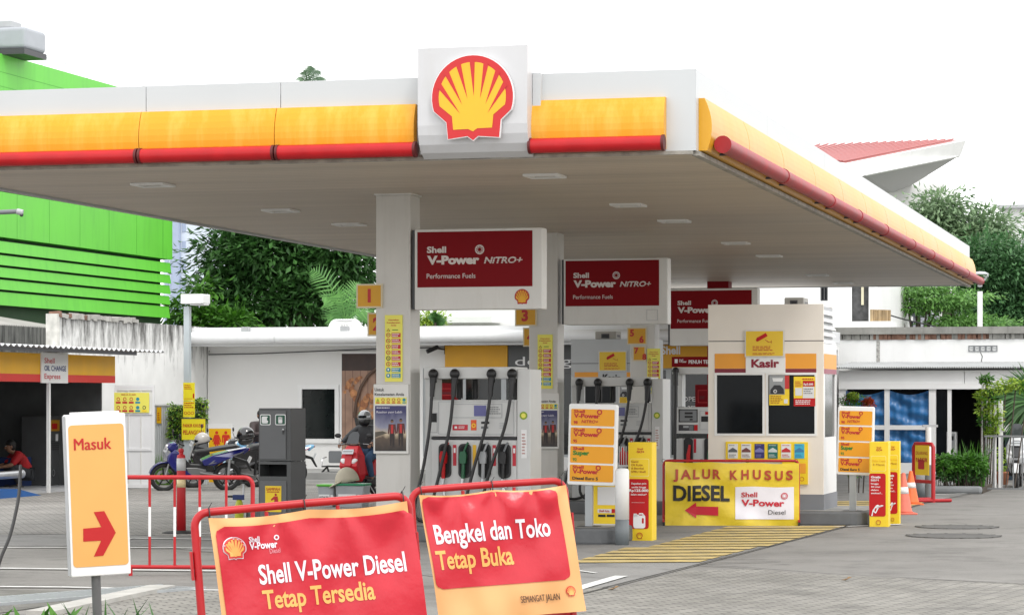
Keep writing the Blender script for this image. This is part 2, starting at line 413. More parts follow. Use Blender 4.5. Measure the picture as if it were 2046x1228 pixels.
def hatch(y0, y1, n, xl, xr, z=.016):
    mb = MB()
    for i in range(n):
        a = y0+(y1-y0)*i/n; b = a+(y1-y0)/n*.74
        L = lambda y: xl[0]+(xl[1]-xl[0])*(y-y0)/(y1-y0); Rr = lambda y: xr[0]+(xr[1]-xr[0])*(y-y0)/(y1-y0)
        p = [G(L(a), a+.5, z), G(Rr(a), a-1, z), G(Rr(b), b-1, z), G(L(b), b+.5, z)]
        mb.add(p, [(0, 3, 2, 1)], YLINE)
    o = mb.build('yellow_hatching'); o['kind'] = 'structure'
    if o.data.polygons[0].normal.z < 0: o.data.flip_normals()
    return o
hatch(1050, 1092, 8, (1455, 1290), (1690, 1530)); hatch(1092, 1124, 5, (1250, 1130), (1515, 1392))
hatch(1000, 1042, 12, (1640, 1600), (1856, 1730)); 
JNT = mat('dark_joint', (.06, .058, .052), .9, var=.3, vs=8)
gline([(1392, 1127), (1500, 1133), (1660, 1145), (2060, 1166), (2400, 1182)], .035, 'paving_joint', JNT)
gline([(1150, 1188), (1392, 1127), (1680, 1053), (1850, 1003), (1940, 985)], .03, 'paving_joint', JNT)
gline([(1400, 1124), (1560, 1120)], .04, 'paving_joint', JNT); gline([(1700, 1000), (1930, 989), (2060, 992)], .02, 'paving_joint', JNT)
# manhole covers
IRON = mat('cast_iron', (.085, .083, .077), .7, 0, var=.3, vs=12)
for px_, py_, rr, lb in ((1912, 1053, .56, 'round iron manhole cover farther from the brick paving'), (1905, 1071, .60, 'round iron manhole cover nearer to the brick paving')):
    mb = MB(); g = G(px_, py_); mb.lathe([(rr, .004), (rr, .012), (rr-.05, .014), (rr-.07, .010), (.01, .012)], IRON, n=36)
    for k in range(16): a = 2*pi*k/16; mb.obox((rr*.98*cos(a), rr*.98*sin(a), .012), (.06, .03, .008), IRON, (0, 0, a))
    tag(mb.build('manhole_cover', loc=g), lb, 'manhole cover', 'manhole covers in the asphalt')
# drain apron, grating and kerb bottom left
gslab('drain_apron', [(-60, 1176), (205, 1180), (118, 1206), (-60, 1232)], .01, groundmat('mossy_concrete', (.10, .098, .085), (.17, .165, .15), 2))
CONC = mat('kerb_concrete', (.42, .41, .38), .8, var=.2, vs=4, bump=.3)
gslab('sidewalk', [(70, 1228), (180, 1208), (300, 1178), (520, 1178), (900, 1240), (900, 1500), (-300, 1500), (-300, 1290)], .014, BRICK)
mb = MB(); a = G(52, 1231); b = G(300, 1178)
d = (b-a).normalized(); nn = Vector((-d.y, d.x, 0))
for (p, q, w, z0, z1, m) in ((a, b, .24, 0, .05, CONC),):
    mb.add([p, q, q-nn*w, p-nn*w, p+Vector((0,0,z1)), q+Vector((0,0,z1)), q-nn*w+Vector((0,0,z1)), p-nn*w+Vector((0,0,z1))],
           [(4,7,6,5), (0,1,5,4)[::-1], (1,2,6,5)[::-1], (2,3,7,6)[::-1], (3,0,4,7)[::-1]], m)
struct(mb.build('kerb'))
t = thing('drain_grate', 'dark steel drain grating beside the kerb behind the yellow entrance sign', 'drain grate', loc=G(190, 1190), rot=radians(52))
mb = MB(); mb.box(-2.2, 1.1, -.28, .28, .0105, .014, VDARK); mb.build('pit', t)
mb = MB()
for k in range(46): mb.box(-2.15+.07*k, -2.12+.07*k, -.26, .26, .016, .034, GALV)
mb.box(-2.2, 1.1, -.29, -.26, .0, .036, GALV); mb.box(-2.2, 1.1, .26, .29, .0, .036, GALV); mb.build('grille', t)
# ================================================================ canopy
ZS, ZT = 4.34, 5.19; CW, CD = 9.14, 32.1
FC = FZ(1390, 28.0)
can = thing('station_canopy', 'long white flat canopy with yellow band and red tube edge over the fuel pumps', 'canopy', FC)
can.rotation_euler.x = -.0026
m = bpy.data.materials.new('soffit_planks'); m.use_nodes = True; nt = m.node_tree; n = nt.nodes; l = nt.links; b = n['Principled BSDF']
tc = n.new('ShaderNodeTexCoord'); sx = n.new('ShaderNodeSeparateXYZ'); l.new(tc.outputs['Object'], sx.inputs[0])
mu = n.new('ShaderNodeMath'); mu.operation = 'MULTIPLY'; mu.inputs[1].default_value = 1/.21; l.new(sx.outputs['Y'], mu.inputs[0])
fr = n.new('ShaderNodeMath'); fr.operation = 'FRACT'; l.new(mu.outputs[0], fr.inputs[0])
gr = n.new('ShaderNodeMapRange'); gr.inputs[1].default_value = .0; gr.inputs[2].default_value = .16; gr.inputs[3].default_value = .66; gr.inputs[4].default_value = 1; l.new(fr.outputs[0], gr.inputs[0])
fl = n.new('ShaderNodeMath'); fl.operation = 'FLOOR'; l.new(mu.outputs[0], fl.inputs[0])
wn_ = n.new('ShaderNodeTexWhiteNoise'); wn_.noise_dimensions = '1D'; l.new(fl.outputs[0], wn_.inputs['W'])
w2 = n.new('ShaderNodeMapRange'); w2.inputs[3].default_value = .93; w2.inputs[4].default_value = 1.03; l.new(wn_.outputs['Value'], w2.inputs[0])
mp = n.new('ShaderNodeMapping'); mp.inputs['Scale'].default_value = (.25, 1.6, 1); l.new(tc.outputs['Object'], mp.inputs[0])
no = n.new('ShaderNodeTexNoise'); no.inputs['Scale'].default_value = 1.0; no.inputs['Detail'].default_value = 6; l.new(mp.outputs[0], no.inputs['Vector'])
w3 = n.new('ShaderNodeMapRange'); w3.inputs[1].default_value = .3; w3.inputs[2].default_value = .75; w3.inputs[3].default_value = 1.02; w3.inputs[4].default_value = .84; l.new(no.outputs['Fac'], w3.inputs[0])
q1 = n.new('ShaderNodeMath'); q1.operation = 'MULTIPLY'; l.new(gr.outputs[0], q1.inputs[0]); l.new(w2.outputs[0], q1.inputs[1])
q2 = n.new('ShaderNodeMath'); q2.operation = 'MULTIPLY'; l.new(q1.outputs[0], q2.inputs[0]); l.new(w3.outputs[0], q2.inputs[1])
mx = n.new('ShaderNodeMix'); mx.data_type = 'RGBA'; mx.blend_type = 'MULTIPLY'; mx.inputs[0].default_value = 1; mx.inputs[6].default_value = (.57, .49, .395, 1)
l.new(q2.outputs[0], mx.inputs[7]); l.new(mx.outputs[2], b.inputs['Base Color']); b.inputs['Roughness'].default_value = .5
SOFF = m
mb = MB(); mb.box(-CW+.02, -.02, .02, CD-.02, ZS, ZS+.06, SOFF); mb.build('soffit', can)
mb = MB(); mb.box(-CW+.05, -.05, .05, CD-.05, ZS+.062, ZT-.12, LGREY); mb.build('roof_deck', can)
FASC = mat('fascia_white', (.535, .555, .565), .35, var=.04, vs=.7, streak=((.55, .57, .58), .22, .5, .85))
# front fascia: white panels with fine joints, from pixel columns
xs = [-CW] + [FC.px(p, 180)[0] for p in (291, 560, 836, 1056)] + [0]
for i in range(5):
    mb = MB(); mb.box(xs[i]+.004, xs[i+1]-.004, .0, .03, ZS+.0, ZT, FASC); mb.box(xs[i]+.004, xs[i+1]-.004, .03, .2, ZT-.015, ZT, FASC)
    if i != 3: mb.build('white_fascia_panel', can)
YF = mat('fascia_yellow', (.76, .335, .010), .4, var=.10, vs=.5, spec=.4, streak=((.85, .58, .14), .5, .45, .78))
def band_prof(z0, z1, bulge, k=8):
    return [(-.012-bulge*sin(pi*(.10+.72*i/k))**.8, z1+(z0-z1)*i/k) for i in range(k+1)]
def band(parent, x0, x1, z0, z1, bulge, name='yellow_band_panel', rot=None, loc=None, m=YF):
    mb = MB(); pr = band_prof(z0, z1, bulge)
    poly = [(y, z) for y, z in pr]+[(-.001, z0), (-.001, z1)]
    X = Matrix(((0, 1, 0, 0), (1, 0, 0, 0), (0, 0, 1, 0), (0, 0, 0, 1)))
    mb.prism(poly, x0, x1, m, X)
    o = mb.build(name, parent, rot=rot, loc=loc); return o
ZB0, ZB1 = ZS+.02, ZS+.56
xe = FC.px(1331, 240)[0]; xb = [-CW+.15]+[FC.px(p, 240)[0] for p in (286, 556, 834)]
for i in range(3): band(can, xb[i]+.004, xb[i+1]-.004, ZB0, ZB1, .13)
band(can, FC.px(1067, 240)[0], xe, ZB0, ZB1, .13)
def redtube(parent, x0, x1, z, y, r, rot=None, loc=None, caps=True):
    mb = MB(); mb.cyl((x0, y, z), (x1, y, z), r, REDP, n=18)
    for e in (x0, x1): mb.cyl((e-.014, y, z), (e+.014, y, z), r*1.10, MATS['joint_dark_red'] if 'joint_dark_red' in MATS else mat('joint_dark_red', (.10, .006, .006), .5), n=18)
    mb.cyl(((x0+x1)/2, y, z), ((x0+x1)/2, .0, z-.02), .02, DARK)
    return mb.build('red_edge_tube', parent, rot=rot, loc=loc)
xt = [-CW+.2]+[FC.px(p, 305, -.2)[0] for p in (275, 549, 832)]
for i in range(3): redtube(can, xt[i]+.022, xt[i+1]-.022, ZS+.065, -.18, .078)
redtube(can, FC.px(1058, 290, -.2)[0], FC.px(1324, 285, -.2)[0], ZS+.07, -.18, .078)
# right hand fascia (turned a quarter), left and back ones
FR = Frame(FC.o, pi/2-TH)
rr = pi/2
js = [0, 4.6, 9.5, 14.3, 19.0, 23.5, 28.1, CD]
for i in range(7):
    mb = MB(); mb.box(js[i]+.003, js[i+1]-.003, 0, .03, ZS, ZT, FASC); mb.build('white_fascia_panel', can, rot=rr)
js = [.14, 2.5, 5.0, 7.7, 10.4, 13.0, 15.7, 18.4, 21.2, 23.8, 26.6, 29.6, CD]
YF2 = mat('right_fascia_yellow', (.66, .32, .006), .36, var=.1, vs=.5, streak=((.70, .42, .06), .4, .45, .75))  # separate yellow for the right hand band, deeper than the front, with paler streaks
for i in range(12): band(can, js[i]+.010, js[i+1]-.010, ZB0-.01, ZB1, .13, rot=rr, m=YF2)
js = [.35, 4.4, 8.4, 11.3, 14.5, 18.4, 21.6, 25.2, 28.7, 32.3]
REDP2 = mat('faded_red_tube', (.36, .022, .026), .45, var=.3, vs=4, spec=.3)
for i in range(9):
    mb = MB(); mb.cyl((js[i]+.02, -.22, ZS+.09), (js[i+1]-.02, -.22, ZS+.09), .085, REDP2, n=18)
    for e in (js[i]+.02, js[i+1]-.02): mb.cyl((e-.02, -.22, ZS+.09), (e+.02, -.22, ZS+.09), .093, REDP2, n=18)
    for e in (js[i]+.5, js[i+1]-.5): mb.cyl((e, -.2, ZS+.03), (e, 0, ZS+.03), .015, DARK, n=6)
    o = mb.build('red_edge_tube', can, rot=rr)
mb = MB(); mb.box(.05, CD, -.03, .05, ZS-.05, ZS-.004, mat('drip_edge', (.35, .33, .29), .6, var=.4, vs=8)); mb.build('drip_edge', can, rot=rr)
mb = MB(); mb.box(-CW, -.03, -.03, .02, ZS-.04, ZS-.004, MATS['drip_edge']); mb.build('drip_edge', can)
mb = MB(); mb.box(-CW-.03, -CW, .0, CD, ZS-.03, ZT, FASC); mb.box(-CW, 0, CD, CD+.03, ZS-.02, ZT, FASC); mb.build('rear_fascia', can)
mb = MB(); mb.box(-CW-.06, -CW-.03, .0, CD, ZS-.03, ZS+.12, MATS['drip_edge']); mb.build('drip_edge', can)
# logo box
x0 = FC.px(834, 200, -.3)[0]; x1 = FC.px(1053, 200, -.3)[0]; zt = FC.px(943, 93, -.3)[1]
X = Matrix(((0, 1, 0, 0), (1, 0, 0, 0), (0, 0, 1, 0), (0, 0, 0, 1)))
pr = [(.1, zt), (-.3, zt), (-.3, ZS+.30), (-.285, ZS+.2), (-.245, ZS+.1), (-.17, ZS+.02), (-.06, ZS-.03), (.1, ZS-.035)]
mb = MB(); mb.prism(pr, x0, x1, mat('logo_box_white', (.57, .57, .58), .35, var=.04, streak=((.4, .38, .33), .3, .52, .85)), X)
mb.box(x0-.05, x0-.004, -.05, .1, ZS+.02, ZT, FASC); mb.box(x1+.004, x1+.09, -.09, .03, ZS+.02, ZT-.002, FASC); lb = mb.build('logo_box', can)
ex, ez = FC.px(943, 198, -.36); es = (FC.px(1024, 200, -.36)[0]-FC.px(862, 200, -.36)[0])
mb = MB(); pecten(mb, ex, ez, es, -.36, mat('emblem_red', (.56, .012, .014), .35), mat('emblem_yellow', (.86, .44, .012), .35), .05, TWHITE); mb.build('shell_emblem', lb)
# recessed lights in the soffit
for px_, py_ in ((305, 366), (560, 416), (697, 443), (1088, 348), (1255, 405), (1347, 436), (1470, 479), (1537, 504), (1633, 541), (1685, 556)):
    Z = (ZS-EYE)*FPX/(PY0-py_); w = Vector(((px_-PX0)/FPX*Z, Z, ZS)); q = w-FC.o
    lx, ly = q.dot(FC.e), q.dot(FC.n)
    mb = MB(); s_ = .21
    for a in (0, 1): 
        mb.box(lx-s_, lx+s_, ly+(s_-.06)*a-s_*(1-a), ly+s_*a-(s_-.06)*(1-a), ZS-.03, ZS-.002, WHITE)
        mb.box(lx+(s_-.06)*a-s_*(1-a), lx+s_*a-(s_-.06)*(1-a), ly-s_+.06, ly+s_-.06, ZS-.03, ZS-.002, WHITE)
    fo = mb.build('ceiling_light', can)
    mb = MB(); mb.box(lx-s_+.061, lx+s_-.061, ly-s_+.061, ly+s_-.061, ZS-.008, ZS-.003, mat('lamp_lens', (.42, .38, .28), .25)); mb.build('lens', fo)
# ================================================================ columns and their signs
COLW = mat('column_white', (.62, .605, .57), .45, var=.05, streak=((.40, .37, .32), .35, .52, .85))
rows = [FZ(751, 33.8), FZ(1057, 41.4), FZ(1259, 48.7)]
clab = ['nearest white column, carrying number plates 1 and 2', 'white column between the first two red hanging boards', 'third white column, behind the plate numbered 5 and 6']
for i, F in enumerate(rows):
    t = thing('canopy_column', clab[i], 'column', F, 'white columns under the canopy')
    mb = MB(); mb.box(0, .455, 0, .42, 0, ZS-.03, COLW); mb.build('shaft', t, bev=.012)
    mb = MB(); mb.box(-.02, .475, -.02, .44, ZS-.03, ZS-.001, DWHITE); mb.build('capital', t)
F4 = FZ(1413, 57.5)
t = thing('canopy_column', 'far column clad in red, above the third hanging board', 'column', F4, None)
mb = MB(); mb.box(0, .46, 0, .42, 0, ZS-.05, DRED); mb.build('shaft', t); mb = MB(); mb.box(-.02, .48, -.02, .44, ZS-.05, ZS-.001, DWHITE); mb.build('capital', t)
# hanging boards
def vpower(mb, x, z, w, y, m, mc, nitro=True, diesel=None, perf=False):
    """fuel name block, w = width of the V-Power word, z = its baseline"""
    k = w
    mb.text('Shell', x, z+.30*k*.6+.02*k, .125*k, m, y, bold=.018, w=.38*k)
    mb.text('V-Power', x, z, .155*k, m, y, bold=.028, w=k)
    return mb
blab = ['largest red hanging board, with a scallop emblem below its text', 'middle red hanging board, with a blank patch below its text', 'farthest of the three lettered red hanging boards, partly behind the cashier booth']
bp = [(828, 1083, 456, 618, 834, 1064, 462, 573), (1126, 1334, 516, 648, 1130, 1317, 520, 611), (1338, 1514, 576, 690, 1340, 1502, 580, 656)]
for i, F in enumerate(rows):
    a0, a1, b0, b1, c0, c1, d0, d1 = bp[i]; dy = -.02
    t = thing('hanging_board', blab[i], 'sign', F, 'red fuel boards hanging under the canopy')
    x0, z0, x1, z1 = F.rc(a0, b0, a1, b1, dy)
    mb = MB(); mb.box(x0, x1, dy, dy+.26, z0, z1, DWHITE)
    mb.build('cabinet', t, bev=.015)
    mb = MB(); mb.box(x0-.03, x0-.002, dy+.01, dy+.25, z0+.01, z1-.01, DARK); mb.build('bracket', t)
    x2, z2, x3, z3 = F.rc(c0, d0, c1, d1, dy)
    mb = MB(); mb.rect(x2, z2, x3, z3, dy-.004, DRED); mb.build('red_panel', t)
    w = x3-x2; h = z3-z2; mb = MB(); y = dy-.008; TL = mat('board_lettering', (.66, .60, .57), .5)
    mb.text('Shell', x2+.085*w, z2+.625*h, .105*h, TL, y, bold=.035, w=.168*w)
    mb.text('V-Power', x2+.087*w, z2+.42*h, .14*h, TL, y, bold=.05, w=.455*w)
    mb.text('NiTRO+', x2+.582*w, z2+.425*h, .105*h, TL, y, bold=.03, w=.335*w, shear=.22)
    mb.text('Performance Fuels', x2+.083*w, z2+.16*h, .085*h, TL, y, w=.425*w, bold=.003)
    
    for q in (.445, .485): mb.rect(x2+.58*w, z2+q*h, x2+.93*w, z2+(q+.006)*h, y-.002, DRED)
    mb.build('lettering', t); mb = MB(); rosette(mb, x2+.545*w, z2+.67*h, .04*w, y, TL, DRED); mb.build('rosette', t)
    if i == 0:
        mb = MB(); pecten(mb, *F.px(1043, 593, dy-.004), .19, dy-.004, mat('small_emblem_red', (.45, .02, .02)), mat('small_emblem_yellow', (.75, .38, .02))); mb.build('emblem', t)
    if i == 1:
        q = F.rc(1292, 618, 1314, 640, dy); mb = MB(); mb.rframe(*q, .006, dy-.006, dy, LGREY); mb.build('patch', t)
# number plates
PLO = mat('plate_orange', (.66, .33, .008), .45)
def plate(F, r, dy, txts, lab, vis=None):
    t = thing('number_plate', lab, 'number sign', F, 'pump number plates on the columns')
    x0, z0, x1, z1 = F.rc(*r, dy)
    mb = MB(); mb.box(x0, x1, dy, dy+.06, z0, z1, mat('plate_rim', (.68, .60, .42), .5)); mb.build('panel', t)
    mb = MB(); mb.rect(x0+.02, z0+.02, x1-.02, z1-.02, dy-.003, PLO); mb.build('face', t)
    w = x1-x0; h = z1-z0
    for s_, u, v, k in txts: mb = MB(); mb.text(s_, x0+u*w, z0+v*h, k*h, TRED, dy-.006, bold=.045, align='c'); mb.build('numeral', t)
plate(rows[0], (712, 567, 764, 615), -.03, [('1', .5, .26, .5)], 'orange plate numbered 1 on the nearest column')
plate(rows[0], (734, 624, 778, 671), .44, [('2', .45, .26, .5)], 'orange plate numbered 2, half hidden behind the nearest column')
plate(rows[1], (1029, 610, 1072, 651), -.03, [('3', .46, .26, .5)], 'orange plate numbered 3 under the largest hanging board')
plate(rows[1], (1045, 654, 1082, 692), .44, [('4', .42, .26, .5)], 'orange plate numbered 4, half hidden behind the second column')
plate(rows[2], (1253, 654, 1292, 688), -.03, [('5', .25, .5, .36), ('6', .74, .12, .36)], 'orange plate numbered 5 and 6 on the third column')
plate(rows[2], (1264, 691, 1290, 721), -.035, [('7', .3, .52, .36), ('8', .9, .1, .36)], 'orange plate numbered 7, below the 5 and 6 plate')
# yellow safety strips
PRED = mat('print_red', (.55, .03, .03), .5); PTEAL = mat('print_teal', (.02, .27, .36), .5)
def safety(F, r, dy, lab):
    t = thing('safety_strip', lab, 'safety sign', F, 'yellow safety strips on the columns')
    x0, z0, x1, z1 = F.rc(*r, dy); w = x1-x0; h = z1-z0
    mb = MB(); mb.box(x0, x1, dy, dy+.012, z0, z1, YELP); mb.build('panel', t)
    mb = MB(); y = dy-.003
    mb.text('Utamakan', x0+w/2, z0+.915*h, .022*h, PRED, y, align='c', bold=.02, w=.62*w)
    mb.text('Keselamatan', x0+w/2, z0+.875*h, .022*h, PRED, y, align='c', bold=.02, w=.75*w)
    mb.text('Anda', x0+w/2, z0+.835*h, .022*h, PRED, y, align='c', bold=.02, w=.3*w)
    mb.sheet([(x0+.09*w, z0+.755*h), (x0+.31*w, z0+.755*h), (x0+.2*w, z0+.8*h)], y, TBLACK)
    mb.sheet([(x0+.13*w, z0+.76*h), (x0+.27*w, z0+.76*h), (x0+.2*w, z0+.79*h)], y-.002, YELB); mb.rect(x0+.42*w, z0+.77*h, x0+.75*w, z0+.782*h, y, TGREEN)
    for k in range(8):
        zc = z0+(.70-.087*k)*h; c = PTEAL if k > 5 else PRED
        if k < 6: mb.ring(x0+.2*w, zc, .085*w, .125*w, y, PRED if k != 4 else TBLACK, 16); mb.obox((x0+.2*w, y, zc), (.11*w, .001, .03*w), TBLACK, (0, pi/4*(k % 3), 0))
        else: mb.disc(x0+.2*w, zc, .125*w, y, c, 16); mb.rect(x0+.16*w, zc-.05*w, x0+.24*w, zc+.07*w, y-.002, TWHITE)
        mb.rect(x0+.39*w, zc-.034*h, x0+.9*w, zc+.03*h, y, c); mb.lines(x0+.43*w, zc-.03*h, x0+.88*w, zc+.026*h, 2, y-.002, TWHITE, k)
    mb.build('print', t)
safety(rows[0], (769, 629, 804, 762), -.015, 'yellow safety strip on the nearest column, above its poster')
safety(rows[1], (1074, 668, 1104, 776), -.015, 'yellow safety strip on the second column, right of plate 4')
safety(rows[2], (1293, 696, 1319, 790), -.015, 'yellow safety strip on the third column, right of plate 7')
# poster boards with two walking men
def pmat(name, c0, c1, c2):
    m = bpy.data.materials.new(name); m.use_nodes = True; n = m.node_tree.nodes; l = m.node_tree.links; b = n['Principled BSDF']
    tc = n.new('ShaderNodeTexCoord'); sx = n.new('ShaderNodeSeparateXYZ'); l.new(tc.outputs['Generated'], sx.inputs[0]); no = n.new('ShaderNodeTexNoise'); no.inputs['Scale'].default_value = 5
    l.new(tc.outputs['Generated'], no.inputs['Vector'])
    ad = n.new('ShaderNodeMath'); ad.operation = 'MULTIPLY_ADD'; ad.inputs[1].default_value = .25; l.new(no.outputs['Fac'], ad.inputs[0]); l.new(sx.outputs['Z'], ad.inputs[2])
    cr = n.new('ShaderNodeValToRGB'); l.new(ad.outputs[0], cr.inputs[0]); e = cr.color_ramp.elements
    e[0].color = (*hexc(c0), 1); e[0].position = .1; e[1].color = (*hexc(c2), 1); e[1].position = 1.1 if False else 1
    for p_, c in ((.40, '#5a4a3c'), (.52, '#c9b79a'), (.66, c1)): k = e.new(p_); k.color = (*hexc(c), 1)
    l.new(cr.outputs[0], b.inputs['Base Color']); b.inputs['Roughness'].default_value = .3; return m
POST = pmat('sky_poster_print', '#241c1c', '#8d8fa3', '#2f2e63')
def man(mb, x, z, h, y, c1, c2):
    mb.disc(x, z+.93*h, .058*h, y, mat('print_skin', (.22, .11, .07))); mb.sheet([(x-.055*h, z+.95*h), (x+.055*h, z+.95*h), (x+.03*h, z+1.0*h), (x-.03*h, z+1.0*h)], y-.001, HAIR)
    mb.sheet([(x-.13*h, z+.83*h), (x+.13*h, z+.83*h), (x+.16*h, z+.5*h), (x+.12*h, z+.46*h), (x+.09*h, z+.68*h), (x+.09*h, z+.48*h), (x-.09*h, z+.48*h), (x-.09*h, z+.68*h), (x-.12*h, z+.46*h), (x-.16*h, z+.5*h)], y, c1)
    mb.rect(x-.04*h, z+.5*h, x+.04*h, z+.8*h, y-.001, PRED)
    mb.sheet([(x-.09*h, z+.48*h), (x+.09*h, z+.48*h), (x+.08*h, z+.02*h), (x+.02*h, z), (x+.0*h, z+.42*h), (x-.03*h, z+.06*h), (x-.08*h, z+.05*h)], y, c2)
def poster(F, r, dy, lab):
    t = thing('poster_board', lab, 'poster', F, 'safety posters on the columns')
    x0, z0, x1, z1 = F.rc(*r, dy); w = x1-x0; h = z1-z0
    mb = MB(); mb.box(x0, x1, dy, dy+.05, z0, z1, DWHITE); mb.build('frame', t, bev=.008)
    mb = MB(); y = dy-.004
    mb.text('Untuk', x0+.04*w, z0+.90*h, .045*h, TBLACK, y, bold=.012, w=.27*w); mb.text('Keselamatan Anda', x0+.04*w, z0+.835*h, .04*h, TBLACK, y, bold=.012, w=.84*w)
    mb.rect(x0+.05*w, z0+.715*h, x0+.95*w, z0+.81*h, y, YELP)
    for k in range(6):
        xc = x0+(.13+.15*k)*w
        if k == 0: mb.sheet([(xc-.05*w, z0+.75*h), (xc+.05*w, z0+.75*h), (xc, z0+.80*h)], y-.002, mat('print_olive', (.35, .42, .03)))
        elif k < 5: mb.ring(xc, z0+.775*h, .03*w, .047*w, y-.002, PRED, 14)
        else: mb.disc(xc, z0+.775*h, .048*w, y-.002, PTEAL, 14)
        mb.rect(xc-.05*w, z0+.725*h, xc+.05*w, z0+.742*h, y-.002, PTEAL if k == 5 else PRED)
    mb.build('notice', t)
    X0, Z0, X1, Z1 = x0+.05*w, z0+.04*h, x0+.94*w, z0+.69*h
    mb = MB(); mb.rect(X0, Z0, X1, Z1, y, POST); mb.build('picture', t)
    W_, H_ = X1-X0, Z1-Z0; mb = MB(); y -= .003
    mb.text('Rasakan yang Lebih', X0+.05*W_, Z0+.84*H_, .045*H_, mat('print_pale', (.62, .60, .68)), y, bold=.02, w=.82*W_)
    mb.lines(X0+.05*W_, Z0+.93*H_, X0+.5*W_, Z0+.98*H_, 1, y, mat('print_pale', 0), 3)
    man(mb, X0+.55*W_, Z0+.08*H_, .62*H_, y, mat('print_jacket', (.11, .03, .03)), mat('print_trousers', (.035, .025, .025)))
    man(mb, X0+.83*W_, Z0+.08*H_, .64*H_, y, mat('print_jacket', 0), mat('print_trousers', 0))
    mb.sheet([(X0, Z0+.3*H_), (X0+.4*W_, Z0+.4*H_), (X0+.25*W_, Z0+.44*H_), (X0, Z0+.42*H_)], y+.001, mat('print_hill', (.10, .085, .065)))
    mb.build('print', t)
poster(rows[0], (746, 767, 816, 906), -.05, 'framed poster of two walking men on the nearest column')
poster(rows[1], (1060, 785, 1117, 896), -.05, 'framed poster of two walking men on the second column')
Fp = Frame(rows[2].w(.6, -.15), pi/2-TH+.9)
t = thing('poster_board', 'poster board seen almost edge on beside the third column', 'poster', Fp, 'safety posters on the columns')
mb = MB(); mb.box(0, .35, 0, .04, 1.1, 1.85, DWHITE); mb.build('frame', t); mb = MB(); mb.rect(.02, 1.13, .33, 1.6, -.004, POST); mb.build('picture', t)
# ================================================================ pump islands, dispensers, booths
KERB = mat('kerb_grey', (.13, .135, .14), .7, var=.15, vs=5, bump=.2)
KTOP = mat('island_concrete', (.26, .255, .24), .75, var=.15, vs=4)
def island(F, x0, x1, y0, y1, lab, h=.2):
    t = thing('pump_island', lab, 'pump island', F, 'raised pump islands')
    mb = MB(); mb.rrect(x0, y0, x1, y1, .25, 0, KERB, y1=h)
    mb.v = [(x, z, h-y) for x, y, z in mb.v]; mb.f = [f[::-1] for f in mb.f]; mb.build('kerb', t, bev=.03)
    mb = MB(); mb.rrect(x0+.1, y0+.1, x1-.1, y1-.1, .2, 0, KTOP); mb.v = [(x, z, h+.004) for x, y, z in mb.v]; mb.f = [f[::-1] for f in mb.f]; mb.build('slab', t)
    return t
isl = island(rows[0], -.9, rows[0].px(1228, 1088, -.8)[0], -.8, 1.15, 'grey pump island in front, carrying the nearest column and dispenser')
island(rows[1], -.7, 4.6, -.35, 1.15, 'grey pump island carrying the second column and dispenser')
island(rows[2], -.9, 3.2, -.8, 1.1, 'grey pump island carrying the third column')
DISPW = mat('dispenser_white', (.62, .625, .615), .4, var=.05, streak=((.42, .40, .36), .25, .55, .85))
DISPG = mat('dispenser_grey', (.50, .52, .53), .45, var=.05)
SCR = mat('display_violet', (.10, .10, .30), .2)
